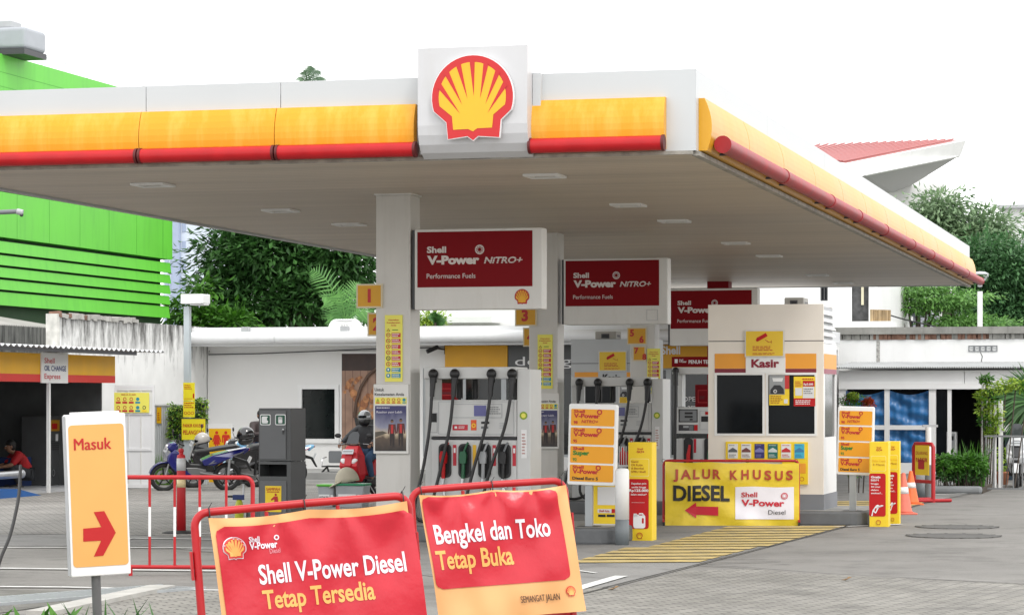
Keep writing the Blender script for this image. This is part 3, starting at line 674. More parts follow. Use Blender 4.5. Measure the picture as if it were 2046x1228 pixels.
def dispenser(F, x, y, W_, H_, lab, hoses, noz, side=True):
    """modular dispenser: base cabinet with nozzle boots, open window, header beam with hose outlets"""
    t = thing('fuel_dispenser', lab, 'fuel dispenser', None, 'fuel dispensers', loc=F.w(x, y, .2), rot=F.a)
    D = .55; sw = .20*W_/1.5; bw = W_-sw          # right side post width
    mb = MB(); zs = H_*.30; mb.box(.04, bw, 0, D, 0, H_*.535, DISPW); mb.build('lower_cabinet', t, bev=.012)
    mb = MB(); mb.box(.04, bw, -.012, D, H_*.538, H_*.552, DARK); mb.box(.0, bw+.0, .0, D, H_*.555, H_*.79, DISPW); mb.build('head_cabinet', t, bev=.01)
    mb = MB(); mb.box(bw+.004, W_, -.01, D+.01, 0, H_*.985, DISPW); mb.build('side_post', t, bev=.012)
    mb = MB(); mb.box(-.06, .04, .06, D-.06, 0, H_*.93, DISPW); mb.build('side_post', t, bev=.012)
    mb = MB(); mb.box(-.06, bw, .0, D, H_*.925, H_, DISPW); mb.build('header_beam', t, bev=.012)
    mb = MB(); a, b_ = .10*W_, bw-.015; z0, z1 = H_*.57, H_*.78
    mb.rframe(a, z0+.0, b_-.02, z1, .006, -.006, -.001, LGREY)
    mb.rframe(a+.13*W_, z0+(z1-z0)*.50, b_-.13*W_, z1-.03, .008, -.007, -.001, LGREY)
    mb.rect(a+.35*W_, z0+(z1-z0)*.55, a+.47*W_, z1-.05, -.004, SCR); mb.lines(a+.5*W_, z0+(z1-z0)*.6, a+.62*W_, z1-.06, 4, -.004, GREY, 3)
    mb.rframe(.02, z0+.02, .09*W_, z0+.36*(z1-z0)+.12, .006, -.007, -.001, LGREY); mb.rect(.03, z0+.15, .085*W_, z0+.26, -.006, BLACK)
    zz = z0+.05
    mb.rect(a+.14*W_, zz, a+.29*W_, zz+.07, -.004, mat('sticker_red', (.55, .01, .03), .4)); mb.rect(a+.16*W_, zz+.02, a+.185*W_, zz+.05, -.006, TWHITE); mb.lines(a+.2*W_, zz+.02, a+.28*W_, zz+.055, 2, -.006, TWHITE, 2)
    mb.rect(a+.32*W_, zz, a+.375*W_, zz+.13, -.004, mat('sticker_orange', (.75, .10, .01), .4)); mb.ring(a+.3475*W_, zz+.06, .015, .027, -.006, YELB)
    mb.rect(a+.42*W_, zz+.08, a+.5*W_, zz+.11, -.004, BLACK); mb.rect(a+.42*W_, zz+.02, a+.49*W_, zz+.05, -.004, GREY); mb.lines(a+.6*W_, zz+.02, a+.66*W_, zz+.1, 4, -.004, LGREY, 4)
    mb.build('control_panel', t)
    mb = MB(); n = len(noz); 
    for k, (c, st) in enumerate(noz):
        cx = .12+(bw-.12)*(k+.42)/n; zc = H_*.40
        q = MB(); q.rrect(cx-.085, zc-.21, cx+.075, zc+.215, .06, -.03, BLACK, y1=.0); q.rrect(cx-.065, zc-.18, cx+.055, zc+.19, .05, -.032, VDARK)
        bt = q.build('nozzle_boot', t)
        q = MB(); X = Matrix.Translation((cx-.01, -.06, zc-.05))
        q.prism([(-.035, .02), (.035, .02), (.045, .12), (.03, .17), (-.03, .17), (-.05, .10)], -.035, .035, c, X); q.tube([(cx-.01, -.06, zc+.1), (cx+.03, -.055, zc+.2), (cx+.045, -.04, zc+.23)], .014, c if c is not BLACK else GREY, 8)
        q.tube([(cx-.01, -.06, zc-.03), (cx-.015, -.065, zc-.22)], .024, c, 8); q.cyl((cx-.015, -.065, zc-.22), (cx-.03, -.07, zc-.33), .03, STEEL); q.cyl((cx-.03, -.07, zc-.31), (cx+.04, -.07, zc-.33), .026, STEEL)
        q.cyl((cx+.0, -.075, zc-.33), (cx+.0, -.08, zc-.43), .022, TWHITE if k == 3 else STEEL); q.build('nozzle', t)
        q = MB(); q.rect(cx+.095, zc-.06, cx+.14, zc+.2, -.004, st); q.rect(cx+.105, zc+.1, cx+.13, zc+.16, -.006, TWHITE) if st is not YEL else None; q.build('grade_sticker', t)
    for k, (u, br) in enumerate(hoses):
        hx = u*W_
        q = MB(); q.ell((hx, -.045, H_*.955), (.064, .06, .066), BLACK); q.cyl((hx, -.045, H_*.90), (hx, -.045, H_*.955), .045, BLACK); q.build('hose_swivel', t)
        q = MB(); cx = .12+(bw-.12)*(k+.42)/n; e = (cx-.015-.35*(1 if k < 2 else 1), -.13, H_*.06)
        pts = [(hx, -.06, H_*.91), (hx-.01, -.09, H_*.80), (hx-.03-.06*k*.3, -.12, H_*.6), (hx-.10-.05*k, -.16, H_*.35), (hx-.20-.05*k, -.18, H_*.12), (hx-.17-.03*k, -.17, H_*.03), (hx-.02-.03*k, -.14, .03), (cx-.02, -.10, H_*.06), (cx, -.085, H_*.40-.43)]
        q.tube(smooth_path(pts, 5), .021, br or BLACK, 8)
        q.tube([(hx, -.06, H_*.91), (hx-.006, -.085, H_*.81)], [.04, .03], BLACK, 8); q.build('hose', t)
    for u in (.18, .34, .74):      # swivels of the far side, seen through the gap under the beam
        hx = u*W_; q = MB(); q.cyl((hx, D+.05, H_*.80), (hx, D+.05, H_*.93), .045, BLACK); q.tube([(hx, D+.05, H_*.82), (hx, D+.07, H_*.5)], .022, BLACK, 8); q.build('rear_hose', t)
    mb = MB(); mb.box(bw+.06, bw+.13, -.014, -.010, H_*.42, H_*.60, TWHITE); mb.disc(bw+.09, H_*.69, .05, -.014, mat('seal_green', (.25, .38, .02))); mb.disc(bw+.09, H_*.69, .03, -.017, YELP); mb.lines(bw+.07, H_*.44, bw+.12, H_*.58, 7, -.017, mat('print_faded', (.5, .25, .22)), 5); mb.build('sticker', t)
    return t
def smooth_path(pts, k=6):
    p = [Vector(q) for q in pts]; out = []
    for i in range(len(p)-1):
        a, b_, c, d = p[max(i-1, 0)], p[i], p[i+1], p[min(i+2, len(p)-1)]
        for j in range(k):
            t = j/k; out.append(.5*((2*b_)+(c-a)*t+(2*a-5*b_+4*c-d)*t*t+(3*b_-a-3*c+d)*t**3))
    return out+[p[-1]]
NZ = [(RED, MATS['sticker_red'] if 'sticker_red' in MATS else mat('sticker_red', (.55, .01, .03), .4)), (mat('nozzle_green', (.01, .10, .04), .4), YEL), (mat('nozzle_grey', (.35, .36, .37), .35), MATS['sticker_red']), (BLACK, MATS['sticker_red'])]
F = rows[0]
x0, zt = F.px(848, 733, .05); x1, _ = F.px(1060, 733, .05)
dispenser(F, x0+.05, .05, x1-x0-.05, zt-.2, 'white fuel dispenser nearest the camera, with red, green, grey and black nozzles', [(.06, None), (.27, None), (.63, None), (.83, None)], NZ)
F = rows[1]
x0, zt = F.px(1142, 753, .05); x1, _ = F.px(1325, 753, .05)
dispenser(F, x0+.05, .05, x1-x0-.05, zt-.2, 'white fuel dispenser behind the price board with four fuel names', [(.06, None), (.27, None), (.63, None), (.83, None)], NZ)
# third dispenser (other model), left of the cashier booth
F = FZ(1343, 47.0)
t = thing('fuel_dispenser', 'white fuel dispenser with a red header board, half hidden by the cashier booth', 'fuel dispenser', F, 'fuel dispensers')
def bx(name, r, y0, y1, m, bev=0):
    a = F.rc(*r, y0); mb = MB(); mb.box(a[0], a[2], y0, y1, a[1], a[3], m); return mb.build(name, t, bev=bev)
bx('lower_cabinet', (1350, 876, 1500, 1000), .0, .5, DISPW, .01); bx('head_cabinet', (1350, 813, 1500, 866), .0, .5, DISPW, .01); bx('header_beam', (1343, 733, 1500, 747), .0, .5, DISPW, .01)
bx('side_post', (1354, 748, 1363, 812), .1, .4, DISPW); bx('header_board', (1342, 712, 1500, 732), .05, .3, DRED)
mb = MB(); a = F.px(1372, 724, .046); w = F.px(1374, 724, .046)[0]-F.px(1372, 724, .046)[0]
a = F.px(1376, 726, .046); mb.text('PENUH TENAGA, AKTIF', a[0], a[1], .06, TWHITE, .046, bold=.02, w=.78); 
a = F.px(1357, 724, .046); mb.text('Shell', a[0], a[1]+.035, .028, TWHITE, .046, w=.07); mb.text('V-Power', a[0], a[1], .035, TWHITE, .046, bold=.02, w=.13); a = F.rc(1348, 717, 1354, 725, .046); mb.rect(*a, .046, TWHITE); mb.build('lettering', t)
mb = MB(); a = F.rc(1356, 817, 1394, 843, -.004); mb.rect(*a, -.004, BLACK); a = F.rc(1358, 819, 1392, 841, -.006); mb.rect(*a, -.006, mat('lcd_grey', (.22, .23, .24), .3))
for q in ((1368, 823, 1384, 827), (1368, 830, 1384, 834), (1378, 836, 1384, 839)): mb.rect(*F.rc(*q, -.009), -.009, BLACK)
mb.rect(*F.rc(1356, 848, 1394, 860, -.004), -.004, DARK); mb.rect(*F.rc(1387, 848, 1394, 860, -.006), -.006, RED); mb.rect(*F.rc(1365, 850, 1376, 854, -.006), -.006, LGREY); mb.rect(*F.rc(1377, 849, 1385, 859, -.006), -.006, GREY)
mb.rframe(*F.rc(1398, 820, 1440, 858, -.004), .008, -.006, -.001, LGREY); mb.rect(*F.rc(1401, 831, 1440, 842, -.006), -.006, BLACK); mb.rect(*F.rc(1409, 822, 1440, 828, -.006), -.006, RED); mb.build('control_panel', t)
mb = MB(); p = [F.px(1350, 740, -.06), F.px(1350, 770, -.09), F.px(1349, 840, -.1), F.px(1348, 950, -.1)]
mb.tube(smooth_path([(a, -.09, b) for a, b in p]), .026, BLACK); mb.ell((p[0][0], -.06, p[0][1]), (.06, .06, .06), BLACK); mb.tube([(p[0][0], -.07, p[0][1]), (p[1][0], -.09, p[1][1])], .045, BLACK); mb.build('hose', t)
for q, c in (((1366, 875, 1384, 935), RED), ((1407, 875, 1425, 935), NZ[1][0])):
    a = F.rc(*q, -.03); mb = MB(); mb.rrect(*a, .05, -.03, BLACK, y1=0); cx = (a[0]+a[2])/2; z = a[1]+.25
    mb.build('nozzle_boot', t); mb = MB(); mb.tube([(cx, -.06, z-.22), (cx+.01, -.06, z), (cx+.03, -.05, z+.16)], [.03, .035, .02], c); mb.build('nozzle', t)
mb = MB(); mb.rect(*F.rc(1386, 876, 1391, 904, -.004), -.004, MATS['sticker_red']); mb.build('grade_sticker', t)
# ---------------------------------------------------------------- cashier booths
KF = FZ(1415, 37.95); KT = 3.08
def cctv(F, r, dy, lab, par=None):
    t = thing('camera_notice', lab, 'sign', F, 'yellow camera notices'); x0, z0, x1, z1 = F.rc(*r, dy); w = x1-x0; h = z1-z0
    mb = MB(); mb.box(x0, x1, dy, dy+.02, z0, z1, DWHITE); mb.build('panel', t)
    mb = MB(); mb.rect(x0+.03*w, z0+.04*h, x1-.03*w, z1-.04*h, dy-.003, mat('notice_yellow', (.78, .52, .03), .45))
    mb.obox((x0+.44*w, dy-.007, z0+.74*h), (.27*w, .002, .14*h), RED, (0, -.5, 0)); mb.obox((x0+.32*w, dy-.007, z0+.63*h), (.06*w, .002, .1*h), RED, (0, -.5, 0))
    mb.obox((x0+.56*w, dy-.007, z0+.6*h), (.1*w, .002, .02*h), TRED, (0, .5, 0)); mb.rect(x0+.58*w, z0+.55*h, x0+.68*w, z0+.565*h, dy-.007, TRED); mb.rect(x0+.67*w, z0+.5*h, x0+.68*w, z0+.62*h, dy-.007, TRED)
    mb.lines(x0+.2*w, z0+.22*h, x0+.82*w, z0+.42*h, 3, dy-.006, TRED, 5); mb.lines(x0+.2*w, z0+.08*h, x0+.85*w, z0+.16*h, 2, dy-.006, TRED, 6); mb.build('print', t); return t
bF = KF
bt = thing('cashier_booth', 'cream cashier booth with a black sliding window, in front of the third dispenser', 'booth', KF, 'cashier booths')
xr_ = KF.px(1645, 800)[0]; bd = 1.35
wl_ = [KF.px(1432, 800)[0], KF.px(1524, 800)[0], KF.px(1535, 800)[0], KF.px(1628, 800)[0]]
wz1 = KF.px(1530, 747)[1]; wz0 = KF.px(1530, 866)[1]; zsk = .42
mb = MB()
mb.box(0, xr_, 0, .06, zsk, wz0, CREAM); mb.box(0, wl_[0], 0, .06, wz0, wz1, CREAM); mb.box(wl_[3], xr_, 0, .06, wz0, wz1, CREAM); zseam = KF.px(1530, 681)[1]
mb.box(0, xr_, 0, .06, wz1, zseam-.006, CREAM); mb.box(0, xr_, 0, .06, zseam+.006, KT, CREAM); mb.box(0, xr_, .012, .06, zseam-.006, zseam+.006, DARK)
mb.box(0, .06, .06, bd, zsk, KT, CREAM); mb.box(.06, xr_-.06, bd-.06, bd, zsk, KT, CREAM)
mb.box(xr_-.06, xr_, .06, bd, zsk, wz0-.05, WHITE); mb.box(xr_-.06, xr_, .06, bd, wz1+.0, KT-.55, WHITE); mb.box(xr_-.06, xr_, .06, .16, wz0-.05, wz1, WHITE); mb.box(xr_-.06, xr_, bd-.1, bd, wz0-.05, wz1, WHITE)
mb.build('wall', bt)
mb = MB(); mb.box(-.01, xr_+.01, -.01, bd+.01, .2, zsk-.002, mat('skirting_grey', (.20, .21, .23), .6)); mb.build('skirting', bt)
mb = MB(); mb.box(.06, xr_-.06, .06, bd-.06, KT-.1, KT-.04, LGREY); mb.box(.06, xr_-.06, .06, bd-.06, zsk, zsk+.04, LGREY); mb.box(.1, xr_-.15, .5, .6, zsk, 2.6, VDARK); mb.build('roof', bt)
for k in range(5):
    mb = MB(); z = KT-.06-.10*k; mb.prism([(.06, z), (.0, z-.075), (.0, z-.085), (.06, z-.02)], .08, bd-.04, WHITE, Matrix(((-1, 0, 0, xr_), (0, 1, 0, 0), (0, 0, 1, 0), (0, 0, 0, 1)))); mb.f = [f[::-1] for f in mb.f]; mb.build('louvre', bt)
mb = MB(); mb.box(xr_-.07, xr_-.05, .08, bd-.04, KT-.55, KT-.02, LGREY); mb.build('louvre_back', bt)
for a, b_ in ((wl_[0], wl_[1]), (wl_[2], wl_[3])):
    mb = MB(); mb.rframe(a-.03, wz0-.03, b_+.03, wz1+.02, .032, -.012, .02, WHITE); wf = mb.build('window_frame', bt); mb = MB(); mb.box(a, b_, .01, .016, wz0, wz1-.01, GLASS); mb.build('pane', wf)
mb = MB(); mb.box(wl_[1]+.03, wl_[2]-.03, 0, .06, wz0, wz1, CREAM); mb.build('mullion', bt)
mb = MB(); mb.box(xr_-.03, xr_-.024, .16, bd-.1, wz0-.05, wz1, GLASS); mb.rframe(0, 0, .1, .1, .01, 0, .01, WHITE); mb.build('side_pane', bt)
mb = MB(); a = KF.rc(1428, 706, 1490, 736, -.004); mb.rect(*a, -.004, mat('stripe_orange', (.82, .34, .03), .45)); a = KF.rc(1569, 706, 1631, 736, -.004); mb.rect(*a, -.004, MATS['stripe_orange'])
mb.build('orange_stripe', bt); mb = MB(); a = KF.rc(1428, 736.3, 1490, 746, -.004); mb.rect(*a, -.004, MAROON); a = KF.rc(1569, 736.3, 1631, 746, -.004); mb.rect(*a, -.004, MAROON)
zo0 = KF.px(1640, 736)[1]; zo1 = KF.px(1640, 706)[1]; zm = KF.px(1640, 746)[1]
for z0, z1, m_ in ((zo0, zo1, MATS['stripe_orange']), (zm, zo0-.003, mat('stripe_side_maroon', (.32, .06, .10), .45))):  # the maroon is paler on the booth's right side than on its front
    mb.add([(xr_+.004, .06, z0), (xr_+.004, bd-.03, z0), (xr_+.004, bd-.03, z1), (xr_+.004, .06, z1)], [(0, 1, 2, 3)], m_)
mb.build('maroon_stripe', bt)
mb = MB(); a = KF.rc(1490, 714, 1569, 745.5, -.02); mb.box(a[0], a[2], -.02, -.006, a[1], a[3], WHITE); np_ = mb.build('name_plate', bt)
mb = MB(); a = KF.px(1501, 733, -.024); mb.text('Kasir', a[0], a[1], .105, mat('kasir_red', (.25, .008, .03)), -.024, bold=.04, w=KF.px(1557, 733, -.024)[0]-a[0]); mb.build('lettering', np_)
cctv(KF, (1488, 659, 1567, 713), -.035, 'yellow camera notice above the white cashier name plate')
def flatposter(name, F, r, dy, lab, cat, fn, base, grp=None):
    t = thing(name, lab, cat, F, grp); x0, z0, x1, z1 = F.rc(*r, dy); mb = MB(); mb.box(x0, x1, dy, dy+.004, z0, z1, base); mb.build('sheet', t)
    mb = MB(); fn(mb, x0, z0, x1-x0, z1-z0, dy-.003); mb.build('print', t); return t
PW = mat('print_white', (.72, .72, .72), .4); PG = mat('print_grey', (.30, .31, .32), .4); PK = mat('print_black', (.02, .02, .025), .4)
def car_print(mb, x, z, w, h, y):
    mb.rect(x, z+.36*h, x+.78*w, z+h, y, PG); mb.sheet([(x+.2*w, z+.8*h), (x+.65*w, z+.8*h), (x+.7*w, z+.92*h), (x+.15*w, z+.92*h)], y-.002, PW)
    mb.sheet([(x+.05*w, z+.38*h), (x+.75*w, z+.38*h), (x+.72*w, z+.55*h), (x+.55*w, z+.68*h), (x+.25*w, z+.68*h), (x+.06*w, z+.52*h)], y-.002, PK); mb.disc(x+.3*w, z+.47*h, .09*w, y-.004, PW); mb.disc(x+.3*w, z+.47*h, .05*w, y-.005, PK)
    mb.rect(x+.78*w, z+.55*h, x+w, z+h, y, PRED); mb.lines(x+.06*w, z+.05*h, x+.7*w, z+.33*h, 5, y-.002, mat('print_brown', (.35, .10, .01)), 2); mb.rect(x+.74*w, z+.06*h, x+.92*w, z+.2*h, y-.002, PW)
flatposter('window_poster', KF, (1537, 750, 1577, 809), -.03, 'yellow poster with a grey car photo, stuck on the booth window', 'poster', car_print, YELB, 'posters on the booth window')
def promo_print(mb, x, z, w, h, y):
    mb.rect(x, z, x+w, z+.27*h, y, RED); mb.rect(x+.42*w, z+.27*h, x+.96*w, z+.66*h, y, PW); mb.rect(x+.42*w, z+.67*h, x+.97*w, z+.86*h, y, RED); mb.text('Rp5.000', x+.46*w, z+.715*h, .06*h, TWHITE, y-.002, w=.44*w, bold=.03)
    mb.lines(x+.46*w, z+.4*h, x+.9*w, z+.62*h, 3, y-.002, GREY, 4); mb.lines(x+.08*w, z+.05*h, x+.8*w, z+.22*h, 3, y-.002, TWHITE, 8); mb.rect(x+.07*w, z+.36*h, x+.38*w, z+.62*h, y, PW); mb.lines(x+.07*w, z+.66*h, x+.38*w, z+.86*h, 4, y-.002, TRED, 9); mb.lines(x+.4*w, z+.88*h, x+.95*w, z+.96*h, 1, y-.002, TRED, 1)
flatposter('window_poster', KF, (1586, 752, 1629, 811), -.03, 'yellow and red promotion poster at the right of the booth window', 'poster', promo_print, YELB, 'posters on the booth window')
# leaflet rack
t = thing('leaflet_rack', 'yellow leaflet rack with six leaflets below the cashier window', 'leaflet rack', KF)
mb = MB(); a = KF.rc(1450, 882, 1614, 920, -.03); mb.box(a[0], a[2], -.03, -.001, a[1], a[3], YELB); c = KF.rc(1598, 920, 1614, 967, -.03); mb.box(a[2]-.36, a[2], -.03, -.001, c[1], a[1]-.001, YELB)
mb.ring(KF.px(1603, 956, 0)[0], KF.px(1603, 956, 0)[1], .024, .03, -.033, TRED); mb.rect(*KF.rc(1598, 925, 1610, 945, -.033), -.033, mat('stripe_orange', 0) if False else MATS['stripe_orange']); mb.build('panel', t)
LC = [((.62, .66, .7), (.1, .11, .12), PW), ((.7, .68, .7), (.16, .05, .05), PW), ((.03, .025, .16), (.2, .2, .45), mat('leaf_navy', (.03, .025, .16))), ((.01, .16, .13), (.55, .6, .6), mat('leaf_green', (.01, .14, .12))), ((.7, .7, .7), (.5, .02, .03), PW), ((.05, .42, .62), (.04, .2, .4), mat('leaf_blue', (.05, .42, .62)))]
for k in range(6):
    x = 1454.5+26.6*k; mb = MB(); a = KF.rc(x, 886, x+19.5, 915, -.04); mb.box(a[0], a[2], -.04, -.032, a[1], a[3], LC[k][2]); w = a[2]-a[0]; h = a[3]-a[1]; c = mat('leaf_ink_%d' % k, LC[k][1])
    mb.sheet([(a[0]+.05*w, a[1]+.42*h), (a[2]-.05*w, a[1]+.42*h), (a[2]-.05*w, a[1]+.55*h), (a[0]+.5*w, a[1]+.74*h), (a[0]+.05*w, a[1]+.55*h)], -.043, c); mb.lines(a[0]+.1*w, a[1]+.06*h, a[2]-.1*w, a[1]+.3*h, 2, -.043, c, k); mb.lines(a[0]+.1*w, a[1]+.84*h, a[2]-.1*w, a[1]+.94*h, 1, -.043, c, k)
    mb.build('leaflet', t)
t = island(KF, -.5, KF.px(1737, 1035, -.42)[0], -.42, 1.75, 'dark kerbed island carrying the cashier booth and right price board', .2)
# air conditioner on the booth
def aircon(F, r, dy, lab, dep=.45):
    t = thing('air_conditioner', lab, 'air conditioner', F, 'air conditioners on the booth roofs'); a = F.rc(*r, dy); mb = MB(); mb.box(a[0], a[2], dy, dy+dep, a[1], a[3], mat('aircon_beige', (.40, .38, .34), .5, var=.15)); mb.build('case', t, bev=.015)
    w = a[2]-a[0]; h = a[3]-a[1]; mb = MB(); mb.rframe(a[0]+.3*w, a[1]+.1*h, a[0]+.68*w, a[1]+.7*h, .02, dy-.01, dy-.001, DARK); mb.rect(a[0]+.34*w, a[1]+.14*h, a[0]+.64*w, a[1]+.66*h, dy-.005, BLACK); mb.build('grille', t)
    mb = MB(); mb.add([(a[2]+.003, dy+.08, a[1]+.04), (a[2]+.003, dy+dep-.08, a[1]+.04), (a[2]+.003, dy+dep-.08, a[3]-.06), (a[2]+.003, dy+.08, a[3]-.06)], [(0, 1, 2, 3)], BLACK); mb.build('side_vent', t)
aircon(KF, (1567, 594, 1606, 613), .4, 'beige air conditioner on top of the nearer cashier booth')
# second booth behind the second dispenser
K2 = FZ(1140, 52.0)
t = thing('cashier_booth', 'white cashier booth mostly hidden behind the second dispenser', 'booth', K2, 'cashier booths')
a = K2.rc(1141, 677, 1300, 1000, 0); mb = MB(); mb.box(a[0], a[2], 0, 1.2, .2, a[3], DISPG); mb.build('wall', t)
mb = MB(); zz = K2.px(1200, 725)[1]; mb.box(a[0]-.002, a[2]+.002, -.004, 0, zz-.012, zz+.0, DARK); mb.rect(*K2.rc(1148, 743, 1195, 756, -.004), -.004, MATS['stripe_orange']); mb.rect(*K2.rc(1252, 743, 1296, 756, -.004), -.004, MATS['stripe_orange']); mb.build('colour_stripe', t)
for q in ((1166, 764, 1226, 866), (1236, 764, 1300, 866)):
    mb = MB(); mb.rframe(*K2.rc(*q, -.01), .03, -.01, -.001, WHITE); wf = mb.build('window_frame', t); mb = MB(); c = K2.rc(*q, -.006); mb.rect(c[0]+.03, c[1]+.03, c[2]-.03, c[3]-.03, -.004, GLASS); mb.build('pane', wf)
mb = MB(); c = K2.px(1204, 762, -.01); mb.text('Kasir', c[0], c[1], .14, TBLACK, -.01, bold=.03, w=.36); mb.build('lettering', t)
cctv(K2, (1196, 701, 1252, 741), -.03, 'yellow camera notice behind the second dispenser')
flatposter('window_poster', K2, (1238, 770, 1262, 806), -.03, 'poster with a car photo glimpsed behind the second dispenser', 'poster', car_print, YELB, 'posters on the booth window')
aircon(K2, (1189, 662, 1231, 677), .3, 'dark air conditioner on the booth behind the second dispenser')
# ---------------------------------------------------------------- price boards
def vp_icon(mb, x, z, r, y, m): mb.ring(x, z, r*.55, r, y, m, 16)
def price_board(F, tl, tr, bl, br_, dy, lab, pole_px, pole_py, ph):
    t = thing('price_board', lab, 'price board', F, 'price boards with four fuel names')
    bz = F.px(pole_px, pole_py, dy+.1)[1]; px_ = F.px(pole_px, pole_py, dy+.1)[0]
    x0, z1 = F.px(*tl, dy); x1, z1b = F.px(*tr, dy); x0b, z0 = F.px(*bl, dy); x1b, z0b = F.px(*br_, dy)
    w = ((x1-x0)+(x1b-x0b))/2; h = ((z1-z0)+(z1b-z0b))/2; lean = atan2(x0-x0b, z1-z0); roll = 0
    cx = (x0+x1+x0b+x1b)/4; cz = (z0+z1+z0b+z1b)/4
    pn = MB(); pn.rrect(-w/2, -h/2, w/2, h/2, .03, 0, WHITE, y1=.10)
    o = pn.build('panel', t, loc=(cx, dy, cz), rot=(0, lean, 0), bev=.012)
    T = [('Shell', 'V-Power', 'NiTRO+', '98', TRED), ('Shell', 'V-Power', None, '95', TRED), ('Shell', 'Super', None, '92', TGREEN), ('Shell', 'V-Power', None, 'Diesel Euro 5', TRED)]
    m_ = .045*w
    ph_ = (h-.06*h-m_)/4
    for k, (a, b_, c, d, col) in enumerate(T):
        zb = h/2-.055*h-ph_*(k+1)+.012; X0, X1 = -w/2+.05*w, w/2-.05*w
        q = MB(); q.rrect(X0, zb, X1, zb+ph_-.022, .015, -.004, ORA); f = q.build('fuel_tile', o)
        q = MB(); y = -.008; u = w*.058
        q.text(a, X0+u, zb+.70*ph_, .15*ph_, TRED, y, bold=.035, w=.23*w)
        q.text(b_, X0+u, zb+.43*ph_, .22*ph_, col, y, bold=.045, w=(.54 if b_ == 'V-Power' else .34)*w)
        if b_ == 'V-Power': vp_icon(q, X0+.59*w, zb+.755*ph_, .055*w, y, TRED)
        if c: q.text(c, X0+u+.16*w, zb+.16*ph_, .15*ph_, TRED, y, bold=.03, w=.35*w, shear=.2); q.rect(X0+u+.155*w, zb+.215*ph_, X0+u+.47*w, zb+.225*ph_, y-.002, ORA)
        q.text(d, X0+u, zb+.10*ph_, (.15 if len(d) < 4 else .145)*ph_, TRED if k < 2 else col if k == 2 else TBLACK, y, bold=.035, w=None if len(d) < 4 else .53*w)
        q.build('lettering', f)
    q = MB(); q.box(px_-.045, px_+.045, dy+.02, dy+.09, bz, cz, GALV); q.build('post', t)
    q = MB(); q.box(px_-.13, px_+.13, dy-.05, dy+.15, bz, bz+.015, DARK); q.build('base_plate', t)
price_board(rows[0], (1137, 804), (1233, 809), (1133, 968), (1230, 970), -.45, 'white framed price board of four orange tiles, left one behind the foreground banners', 1179, 1052, 0)
price_board(KF, (1674, 811), (1747, 812), (1671, 947), (1744, 950), -.15, 'white framed price board of four orange tiles, right of the cashier booth', 1705, 1021, 0)
# ---------------------------------------------------------------- bollards
def bollard(px_, py_, top, r, lab):
    g = G(px_, py_); k = FPX/g.y; h = (py_-top)/k; t = thing('bollard', lab, 'bollard', loc=g, group='white and grey bollards')
    q = MB(); q.lathe([(r, 0), (r, h*.34)], mat('bollard_grey', (.17, .19, .20), .55, var=.15), n=24); q.build('grey_foot', t)
    q = MB(); q.lathe([(r+.001, h*.34), (r+.001, h-.03), (r-.015, h-.005), (r-.05, h)], WHITE, n=24); q.build('white_body', t)
bollard(1243, 1089, 935, .083, 'white bollard with grey foot in front of the left yellow standee')
bollard(1842, 994, 895, .125, 'white bollard with grey foot behind the orange cones')
